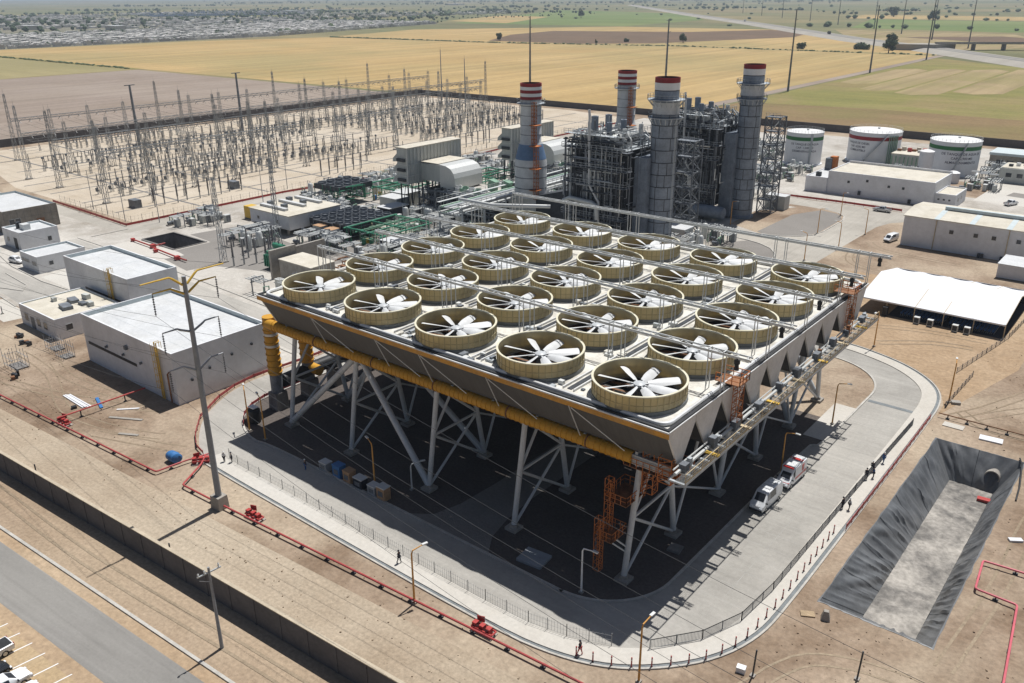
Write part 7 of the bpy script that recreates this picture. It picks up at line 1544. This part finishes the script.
for x, y, rz, lab, top, legs, hat, st, z, am in (
    (72.9, 25.6, 1.2, 'person in dark clothes standing on the pavement, left of a pair by the red barrier', 'cloth_dark', 'cloth_dark', 'cloth_dark', 0, .13, 0), (73.7, 25.9, 2.4, 'person in a grey shirt, right of a pair by the red barrier', 'cloth_white', 'cloth_dark', 'helmet_white', .1, .13, 0),
    (72.9, 35.0, .4, 'person in dark clothes, nearest of the group of four on the pavement', 'cloth_dark', 'cloth_dark', 'cloth_dark', .15, .13, 0), (73.6, 36.0, 2, 'person in a blue shirt in the group of four on the pavement', 'cloth_blue', 'cloth_dark', 'cloth_dark', 0, .13, 1),
    (72.9, 37.6, .2, 'person in dark clothes with a white helmet in the group of four', 'cloth_dark', 'cloth_dark', 'helmet_white', 0, .13, 0), (73.4, 41.1, 2.8, 'person in a pale blue shirt, farthest of the group of four on the pavement', 'cloth_blue', 'cloth_blue', 'helmet_white', .2, .13, 0),
    (35.4, -19.2, 1.6, 'person in black walking on the front pavement between the fire main and the wire fence', 'cloth_dark', 'cloth_dark', 'cloth_dark', .22, .13, 0), (61.2, -18.2, 1.5, 'person in black with red trousers walking at the bend of the front pavement', 'cloth_dark', 'red', 'cloth_dark', .24, .13, 0),
    (-2.2, -18.5, .6, 'person in a grey shirt, left of a pair at the left end of the pavement', 'cloth_white', 'cloth_dark', 'helmet_white', .1, .02, 0), (-1.2, -17.9, 2.6, 'person in dark clothes, right of a pair at the left end of the pavement', 'cloth_dark', 'cloth_dark', 'cloth_dark', 0, .02, 0),
    (8.9, -12.4, 3, 'person in dark clothes standing in the shade on the front road', 'cloth_dark', 'cloth_blue', 'helmet_white', 0, .02, 0),
    (-27.2, 21.4, 1, 'person in dark clothes, nearest of three on the lane behind the white building', 'cloth_dark', 'cloth_dark', 'cloth_dark', .1, .02, 0), (-28.6, 22.4, 2, 'person in a white shirt, middle of three on the lane behind the white building', 'cloth_white', 'cloth_dark', 'helmet_white', 0, .02, 0), (-30.4, 21.4, 0, 'person in an orange vest, farthest of three on the lane behind the white building', 'cloth_orange', 'cloth_dark', 'helmet_white', .1, .02, 0)):
    person(x, y, rz, lab, top, legs, hat, st, z, am)
t = thing('worker_lift', 'orange work platform standing behind the condenser', 'lift', (-8, 128, 0)); build(MB().cbox(-6, 120.5, 0, 2.4, 4, 1.6), 'chassis', 'orange', t); build(MB().cbox(-6, 120.5, 1.6, 1.8, 3, 1.2), 'cabin', 'orange', t)
# ---------------------------------------------------------------- fields, highway, town and trees beyond the plant
sheet('far_plain', [(-29500, -5500), (-332, -5500), (-332, 355), (400, 355), (400, 29000), (-29500, 29000)], .03, 'far_land')
sheet('bare_field', [(-700, -2500), (-333, -2500), (-333, 349), (-700, 349)], .06, 'pale_soil')
sheet('olive_field', [(-1160, -2500), (-706, -2500), (-706, 346), (-1160, 346)], .06, 'olive')
sheet('wheat_field', [(-1162, 356), (-147, 356), (-150, 940), (-460, 948), (-700, 890), (-1062, 878), (-1150, 640)], .07, 'wheat')
sheet('wheat_field', [(-1070, 890), (-700, 900), (-462, 960), (-152, 952), (-170, 1040), (-330, 1190), (-560, 1500), (-900, 1500), (-1170, 1180)], .08, 'wheat')
sheet('ploughed_field', [(-760, 925), (-600, 930), (-520, 990), (-430, 1250), (-470, 1430), (-570, 1485), (-652, 1338), (-890, 1262), (-860, 1100)], .12, 'plough')
sheet('green_field', [(-1360, 1500), (-2134, 2984), (-1346, 2600), (-960, 1990), (-900, 1520)], .12, 'far_green')
sheet('brown_field', [(-136, 356), (400, 356), (400, 470), (-136, 455)], .05, 'brown_field')
sheet('crop_field', [(-136, 440), (-60, 452), (400, 432), (400, 900), (-60, 830), (-140, 905)], .06, 'green_field')
for q in ((-131, -106, 600, 745), (-103, -79, 560, 760), (-76, -49, 548, 775), (-46, -16, 575, 800)): sheet('stripe_field', [(q[0], q[2]), ((q[0] + q[1]) / 2, q[2] - 9), (q[1], q[2] + 4), (q[1], q[3]), ((q[0] + q[1]) / 2, q[3] + 12), (q[0], q[3] - 6)], .09, 'stripe_field')
sheet('stripe_field', [(-330, 1210), (-150, 1040), (-60, 1200), (-180, 1500), (-480, 1560)], .10, 'stripe_field')
sheet('green_field', [(-480, 1640), (-200, 1560), (-60, 1700), (-240, 2150), (-620, 2200)], .14, 'far_green')
sheet('wheat_field', [(-700, 2260), (-240, 2220), (-200, 2500), (-780, 2640)], .16, 'wheat')
sheet('plough_strip', [(-300, 1330), (-120, 1210), (-60, 1300), (-180, 1420)], .16, 'plough')
sheet('wheat_field', [(-1500, 1620), (-1250, 1560), (-1500, 2060), (-1750, 2150)], .16, 'wheat')
sheet('field_track', [(-146.5, 353), (-138, 353), (-141, 945), (-150, 945)], .10, 'pale_soil')
sheet('field_margin', [(-1062, 872), (-700, 884), (-462, 944), (-150, 936), (-150, 949), (-462, 957), (-700, 897), (-1062, 885)], .13, 'olive')
sheet('field_margin', [(-1160, 346), (-700, 348), (-700, 357), (-1160, 357)], .13, 'green_field')
sheet('town_ground', [(-1165, -2500), (-1165, 860), (-1235, 880), (-1355, 1450), (-2400, 1700), (-3600, 1300), (-3600, -2500)], .10, 'town_ground')
# highway on a low embankment, with an overpass
HW = [(-2600, 4300), (-1233, 2423), (-691, 1713), (-313, 1192), (-181, 1037), (-40, 850), (120, 640)]
mb = MB(); A, Bb = strip(HW, -26, 26); A2, B2 = strip(HW, -13, 13)
for i in range(len(HW) - 1):
    h = 3.0
    mb.face([(*A[i], .1), (*A[i + 1], .1), (*A2[i + 1], h), (*A2[i], h)]); mb.face([(*A2[i], h), (*A2[i + 1], h), (*B2[i + 1], h), (*B2[i], h)]); mb.face([(*B2[i], h), (*B2[i + 1], h), (*Bb[i + 1], .1), (*Bb[i], .1)])
build(mb, 'highway_embankment', 'highway', kind='structure', loc=(0, 0, 0))
mb = MB(); flat_band(mb, HW, -9, -1.5, 3.06); flat_band(mb, HW, 1.5, 9, 3.06); build(mb, 'highway', 'asphalt', kind='structure', loc=(0, 0, 0))
t = thing('road_bridge', 'flat concrete road bridge over the highway at the upper right edge', 'bridge', (-110, 1070, 0)); mb = MB(); mb.beam((-175, 1035, 7.6), (-40, 1115, 7.6), 11, 1.4); build(mb, 'deck', 'conc_obj', t)
for k, (x, y) in enumerate(((-140, 1055.5), (-112, 1072), (-84, 1089))): build(MB().cbox(x, y, 0, 1.6, 10, 6.9, .53), 'pier', 'conc_dark', t)
mb = MB(); mb.prism([(-215, 1012), (-172, 1022), (-158, 1052), (-196, 1048)], .1, 6.8); build(mb, 'abutment', 'highway', t)
mb = MB(); mb.beam((-176, 1030, 8.8), (-38, 1110, 8.8), .3, 1.0); build(mb, 'parapet', 'conc_obj', t)
def car_far(x, y, z, m, lab):
    t = thing('highway_truck', lab, 'truck', (x, y, z)); build(MB().cbox(x, y, z + .9, 2.6, 9, 3.0, .6), 'box_body', m, t); build(MB().cbox(x - 3.6, y + 5, z + .7, 2.4, 2.2, 2.4, .6), 'cab', m, t); build(MB().cbox(x, y, z, 2, 10, .7, .6), 'chassis', 'black_metal', t)
car_far(-399, 1310, 3.1, 'steel_dark', 'dark truck on the highway beyond the wheat field'); car_far(-780, 1832, 3.1, 'car_white', 'white truck far up the highway')
# transmission poles
def big_pole(x, y, h, lab, q=.8):
    t = thing('transmission_pole', lab, 'pole', (x, y, 0), 0, 'steel transmission poles'); mb = MB(); mb.tube((x, y, 0), (x, y, h), q, 8, q * .45); build(mb, 'shaft', 'steel_mid', t, smooth=True)
    mb = MB()
    for k, z in enumerate((h - 1, h - 7, h - 13)): mb.tube((x, y, z), (x + (1.6 if k % 2 else -1.6), y, z + .4), .15, 5)
    build(mb, 'crossarm', 'steel_mid', t)
for x, y, h, lab in ((-255, 378, 50.5, 'steel transmission pole rising behind the blue shouldered stack'), (-152, 372, 50, 'steel transmission pole rising behind the nearer grey stack'), (-136.4, 514.7, 53, 'nearest steel transmission pole at the corner of the green field'), (-138.4, 692, 53, 'second steel transmission pole along the edge of the green field'),
                     (-142, 874, 56, 'third steel transmission pole along the edge of the green field'), (-152.6, 1089, 60, 'fourth steel transmission pole, beside the road bridge')): big_pole(x, y, h, lab)
for k, (x, y, h) in enumerate(((-240, 1270, 52), (-330, 1440, 52), (-430, 1620, 50), (-560, 1800, 50), (-700, 2010, 50), (-860, 2230, 50), (-1010, 2440, 50), (-1190, 2700, 50))): big_pole(x, y, h, '%s steel transmission pole along the far highway, counted from the road bridge' % ORD[k], 1.0)
# town: the nearest houses one by one, the rest as a mass
r = random.Random(31); hp = []
for v in range(3):
    w, d, h = ((7, 9, 3.2), (8, 8, 5.6), (6, 12, 3.4))[v]; mb = MB(); mb.box(-w / 2, w / 2, -d / 2, d / 2, 0, h); mb.box(-w / 2, w / 2, -d / 2, d / 2 * .2, h, h + .5); mb.box(w * .1, w * .4, -d * .1, d * .2, h + .5, h + 1.6); hp.append((mb, ('house_white', 'house_white', 'house_grey')[v]))
protos = [None] * 3; near = []
for i in range(150):
    y = 375 + i * 7.3; x = -1176 - (0 if y < 860 else (y - 860) * .34) - (i % 2) * 15 - r.uniform(0, 4); near.append((x, y))
for i, (x, y) in enumerate(near):
    v = r.choice((0, 0, 1, 2))
    if protos[v] is None: o = build(hp[v][0], 'town_house', hp[v][1], local=True); protos[v] = o; tag(o, 'small pale flat roofed house along the near edge of the distant town', 'house', 'houses along the near edge of the town')
    else: o = protos[v].copy(); link(o)
    o.location = (x, y, .1); o.rotation_euler.z = r.uniform(-.1, .1)
MB2 = MB()
def house(x, y, w, d, h, m): MB2.cur = m; MB2.cbox(x, y, .1, w, d, h, r.uniform(-.06, .06)); MB2.cur = r.choice((0, 0, 1)); MB2.cbox(x, y, .1 + h, w * 1.02, d * 1.02, .15)
for i in range(2600):
    y = r.uniform(200, 1480); x0 = -1212 - (0 if y < 860 else (y - 860) * .34); x = x0 - r.uniform(0, 1) ** 1.2 * 380; x = round(x / 17) * 17 + r.uniform(-2, 2); house(x, y, r.uniform(6, 9), r.uniform(7, 11), r.uniform(2.8, 6), r.choice((0, 0, 0, 1)))
for i in range(3000):
    y = r.uniform(300, 2600); x = -r.uniform(1600, 3300)
    if y > 1500 and x > -1900: continue
    if math.sin(x * .006 + 1.3) + math.sin(y * .007) < -.2: continue
    house(x, y, r.uniform(7, 16), r.uniform(7, 14), r.uniform(3, 7), r.choice((0, 1, 1, 0)))
tag(build(MB2, 'distant_town', ['house_white', 'house_grey', 'town_ground'], kind='stuff'), 'distant town of small pale houses among trees at the upper left', 'town')
for x, y, w, d, lab in ((-2814, 2133, 60, 40, 'large pale hall beyond the town, left of two'), (-2890, 2290, 90, 40, 'large pale hall beyond the town, right of two'), (-3848, 4202, 110, 60, 'pale hall far off near the top edge'), (-1883, 760, 30, 26, 'white hall in the middle of the town'), (-1700, 850, 40, 24, 'bright white roof in the middle of the town')):
    t = thing('distant_hall', lab, 'hall', (x, y, 0)); build(MB().cbox(x, y, .1, w, d, 8), 'wall', 'house_white', t); build(MB().cbox(x, y, 8.1, w + 1, d + 1, .8), 'roof', 'white_roof', t)
mb = MB()
for k in range(26): u = k / 26; mb.beam((-2700 - 700 * u, 1500 + 250 * u, 2), (-2500 - 700 * u, 2000 + 400 * u, 2), 12, .3)
tag(build(mb, 'solar_field', 'solar', kind='stuff'), 'bluish field of solar panels beyond the town', 'solar panels')
# trees
def blob(mb, x, y, w, h, n=7):
    v0 = []
    for q, (k, z) in enumerate(((.55, .12), (1, .42), (.75, .78))):
        for i in range(n): a = 2 * PI * (i + .5 * (q % 2)) / n; k2 = k * r.uniform(.75, 1.2); v0.append((x + w / 2 * k2 * math.cos(a), y + w / 2 * k2 * math.sin(a), h * z * r.uniform(.9, 1.1)))
    v0 += [(x, y, 0), (x + r.uniform(-.1, .1) * w, y, h)]; fs = []
    for q in range(2):
        for i in range(n): fs.append((q * n + i, q * n + (i + 1) % n, (q + 1) * n + (i + 1) % n, (q + 1) * n + i))
    for i in range(n): fs += [(3 * n, (i + 1) % n, i), (2 * n + i, 2 * n + (i + 1) % n, 3 * n + 1)]
    mb.add(v0, fs)
mb = MB()
for i in range(1300):
    y = r.uniform(250, 1560); x = -1190 - (0 if y < 860 else (y - 860) * .34) - r.uniform(0, 480); w = r.uniform(3, 6.5); blob(mb, x, y, w, w * r.uniform(.7, 1.1), 6)
for i in range(1500):
    x = -r.uniform(1560, 3500); y = r.uniform(250, 2600); w = r.uniform(6, 14)
    if math.sin(x * .005) + math.cos(y * .006 + x * .002) < -.4: w *= .5
    blob(mb, x, y, w, w * r.uniform(.6, 1), 6)
tag(build(mb, 'town_trees', 'leaf_dark', kind='stuff'), 'dark trees scattered through the distant town', 'trees')
mb = MB()
lines = [((-3800, 1300), (-1500, 3600)), ((-4200, 2000), (-1800, 4600)), ((-1240, 900), (-1500, 1500)), ((-1700, 1700), (-2600, 3200)), ((-620, 1690), (-160, 1640)), ((-720, 2250), (-160, 2180)), ((-900, 2720), (-200, 2640)), ((-1800, 3300), (-300, 3100)), ((-6000, 3000), (-2000, 6500)), ((-7000, 4500), (-1500, 8200)), ((-5000, 800), (-4200, 2600))]
for a, b in lines:
    L = math.dist(a, b)
    for k in range(int(L / 16)):
        u = r.random(); w = r.uniform(6, 14) * (1 + L / 9000)
        if math.sin(u * 23 + L) > -.2: blob(mb, a[0] + (b[0] - a[0]) * u + r.uniform(-14, 14), a[1] + (b[1] - a[1]) * u + r.uniform(-14, 14), w, w * r.uniform(.5, .85), 6)
for i in range(420):
    u = r.random() ** .7; x = -r.uniform(.1, 1.15); D = 2200 + 8000 * u; w = r.uniform(5, 12) * (1 + u * 1.6); blob(mb, D * x, D * r.uniform(.6, 1.1), w, w * r.uniform(.3, .7), 6)
tag(build(mb, 'distant_trees', 'leaf_light', kind='stuff'), 'lines of distant trees across the far plain', 'trees')
mb = MB()
for k in range(420):
    u = r.random(); P = [(-1062, 878), (-700, 890), (-462, 950), (-150, 943)]; s = r.choice((0, 0, 1, 2)); a, b = P[s], P[s + 1]
    w = r.uniform(1, 2.6); blob(mb, a[0] + (b[0] - a[0]) * u, a[1] + (b[1] - a[1]) * u + r.uniform(-3, 3), w * 2, w * r.uniform(.5, .9), 5)
for k in range(260): w = r.uniform(1, 2.6); blob(mb, r.uniform(-1160, -715), 351 + r.uniform(-2.5, 2.5), w * 1.6, w * .6, 5)
tag(build(mb, 'hedgerow', 'leaf_light', kind='stuff'), 'low scrub along the field edges', 'hedge')
def tree(x, y, w, h, lab, seed, trunk=True):
    q = random.Random(seed); t = thing('tree' if trunk else 'bush', lab, 'tree' if trunk else 'bush', (x, y, 0)); mb = MB(); zc = h * (.62 if trunk else .45)
    mb.tube((x, y, 0), (x, y, h * .5), w * .045, 7, w * .025)
    for k in range(6): a = q.uniform(0, 6.3); mb.tube((x, y, h * q.uniform(.2, .45)), (x + w * .32 * math.cos(a), y + w * .32 * math.sin(a), h * q.uniform(.5, .8)), w * .02, 5, w * .008)
    build(mb, 'trunk', 'bark', t); cl = [(q.uniform(-.3, .3) * w, q.uniform(-.3, .3) * w, zc + q.uniform(-.28, .3) * h, q.uniform(.14, .24) * w) for _ in range(14)]
    for nm, m, n in (('crown', 'leaf_dark', 420), ('sunlit_leaves', 'leaf_light', 260)):  # sunlight on the crown painted as a second, paler leaf colour
        mb = MB()
        for _ in range(n):
            c = q.choice(cl); d = Vector((q.gauss(0, 1), q.gauss(0, 1), q.gauss(0, 1))).normalized() * (c[3] * q.uniform(.5, 1.15)); p = Vector((x + c[0], y + c[1], max(.4, c[2]))) + d
            if p.z < .2: continue
            s = w * q.uniform(.03, .07); u = Vector((q.gauss(0, 1), q.gauss(0, 1), q.gauss(0, 1))).normalized(); v = u.cross(d).normalized() if d.length > 0 else Vector((1, 0, 0)); u = v.cross(d).normalized()
            mb.face([p - u * s - v * s, p + u * s - v * s * .6, p + u * s * .8 + v * s, p - u * s * .7 + v * s * .8])
        build(mb, 'crown' if nm == 'crown' else 'sunlit_tone_leaves', m, t)
for k, (x, y, w, h, lab, tr) in enumerate(((-218, 1012, 16, 17, 'taller tree of a pair beside the highway', True), (-203, 955, 14, 13, 'smaller rounded tree of the pair beside the highway', True), (-311, 977, 12, 8, 'lone bush at the field edge right of the stacks', False), (-493, 1021, 13, 12, 'lone round tree in the wheat beyond the stacks', True), (-572, 1003, 9, 5, 'low bush in the wheat left of the lone round tree', False),
                                           (-566, 918, 5, 8, 'small thin tree at the field edge behind the stacks', True), (-746, 935, 12, 11, 'dark tree at the left end of the ploughed field', True), (-1350, 2010, 22, 24, 'dark tree in the far green field left of the highway', True), (-230, 1060, 20, 6, 'wide bush beside the highway embankment', False), (-250, 1010, 22, 5, 'low scrub bush left of the road bridge', False), (-150, 1480, 18, 18, 'lone tree near the right edge beyond the road bridge', True), (-640, 2440, 34, 22, 'dark tree clump far beyond the highway', True), (-470, 2160, 26, 20, 'dark round tree far beyond the highway at the right', True))):
    tree(x, y, w, h, lab, 50 + k, tr)
# ---------------------------------------------------------------- camera, daylight, air
cam = bpy.data.cameras.new('camera'); co = link(bpy.data.objects.new('camera', cam)); sc.camera = co
Rt, Up, Fw = Vector((0.77569605, 0.63107143, -0.00666929)), Vector((-0.23415127, 0.29759367, 0.92553292)), Vector((-0.58606213, 0.71637061, -0.37860841))
m4 = Matrix(((Rt.x, Up.x, -Fw.x, 99.82), (Rt.y, Up.y, -Fw.y, -76.17), (Rt.z, Up.z, -Fw.z, 63.59), (0, 0, 0, 1)))
co.matrix_world = m4
cam.sensor_width = 36; cam.lens = 850.0 / 1024 * 36; cam.clip_start = .5; cam.clip_end = 60000
w = bpy.data.worlds.new('World'); sc.world = w; w.use_nodes = True
nt = w.node_tree; bg = nt.nodes['Background']; sky = nt.nodes.new('ShaderNodeTexSky'); sky.sky_type = 'NISHITA'; sky.sun_disc = False
SUN = Vector((-.02, .395, 1)).normalized(); EL = math.asin(SUN.z)
sky.sun_elevation = EL; sky.sun_rotation = math.atan2(SUN.x, SUN.y)
sky.dust_density = 1.5
nt.links.new(sky.outputs[0], bg.inputs[0]); bg.inputs[1].default_value = .052
sl = bpy.data.lights.new('sun', 'SUN'); sl.energy = 5.0; sl.angle = math.radians(.5); sl.color = (1, .98, .95)
so = link(bpy.data.objects.new('sun', sl)); so.rotation_euler = SUN.to_track_quat('Z', 'Y').to_euler(); so.location = (0, 0, 200)
sc.view_settings.view_transform = 'Standard'; sc.view_settings.look = 'None'; sc.view_settings.exposure = 0; sc.view_settings.gamma = 1
def haze():
    m = bpy.data.materials.new('air'); m.use_nodes = True; n = m.node_tree; n.nodes.clear()
    o = n.nodes.new('ShaderNodeOutputMaterial'); v = n.nodes.new('ShaderNodeVolumePrincipled')
    v.inputs['Color'].default_value = (.74, .85, .98, 1); v.inputs['Density'].default_value = 9.5e-5; v.inputs['Anisotropy'].default_value = .1
    n.links.new(v.outputs[0], o.inputs['Volume']); MT['air'] = m
    build(MB().box(-29900, 29900, -5900, 29900, -9, 75), 'haze', 'air', kind='stuff')
haze()
sc.cycles.volume_bounces = 0; sc.cycles.max_bounces = 6; sc.cycles.diffuse_bounces = 3; sc.cycles.glossy_bounces = 2
sc.cycles.use_denoising = True
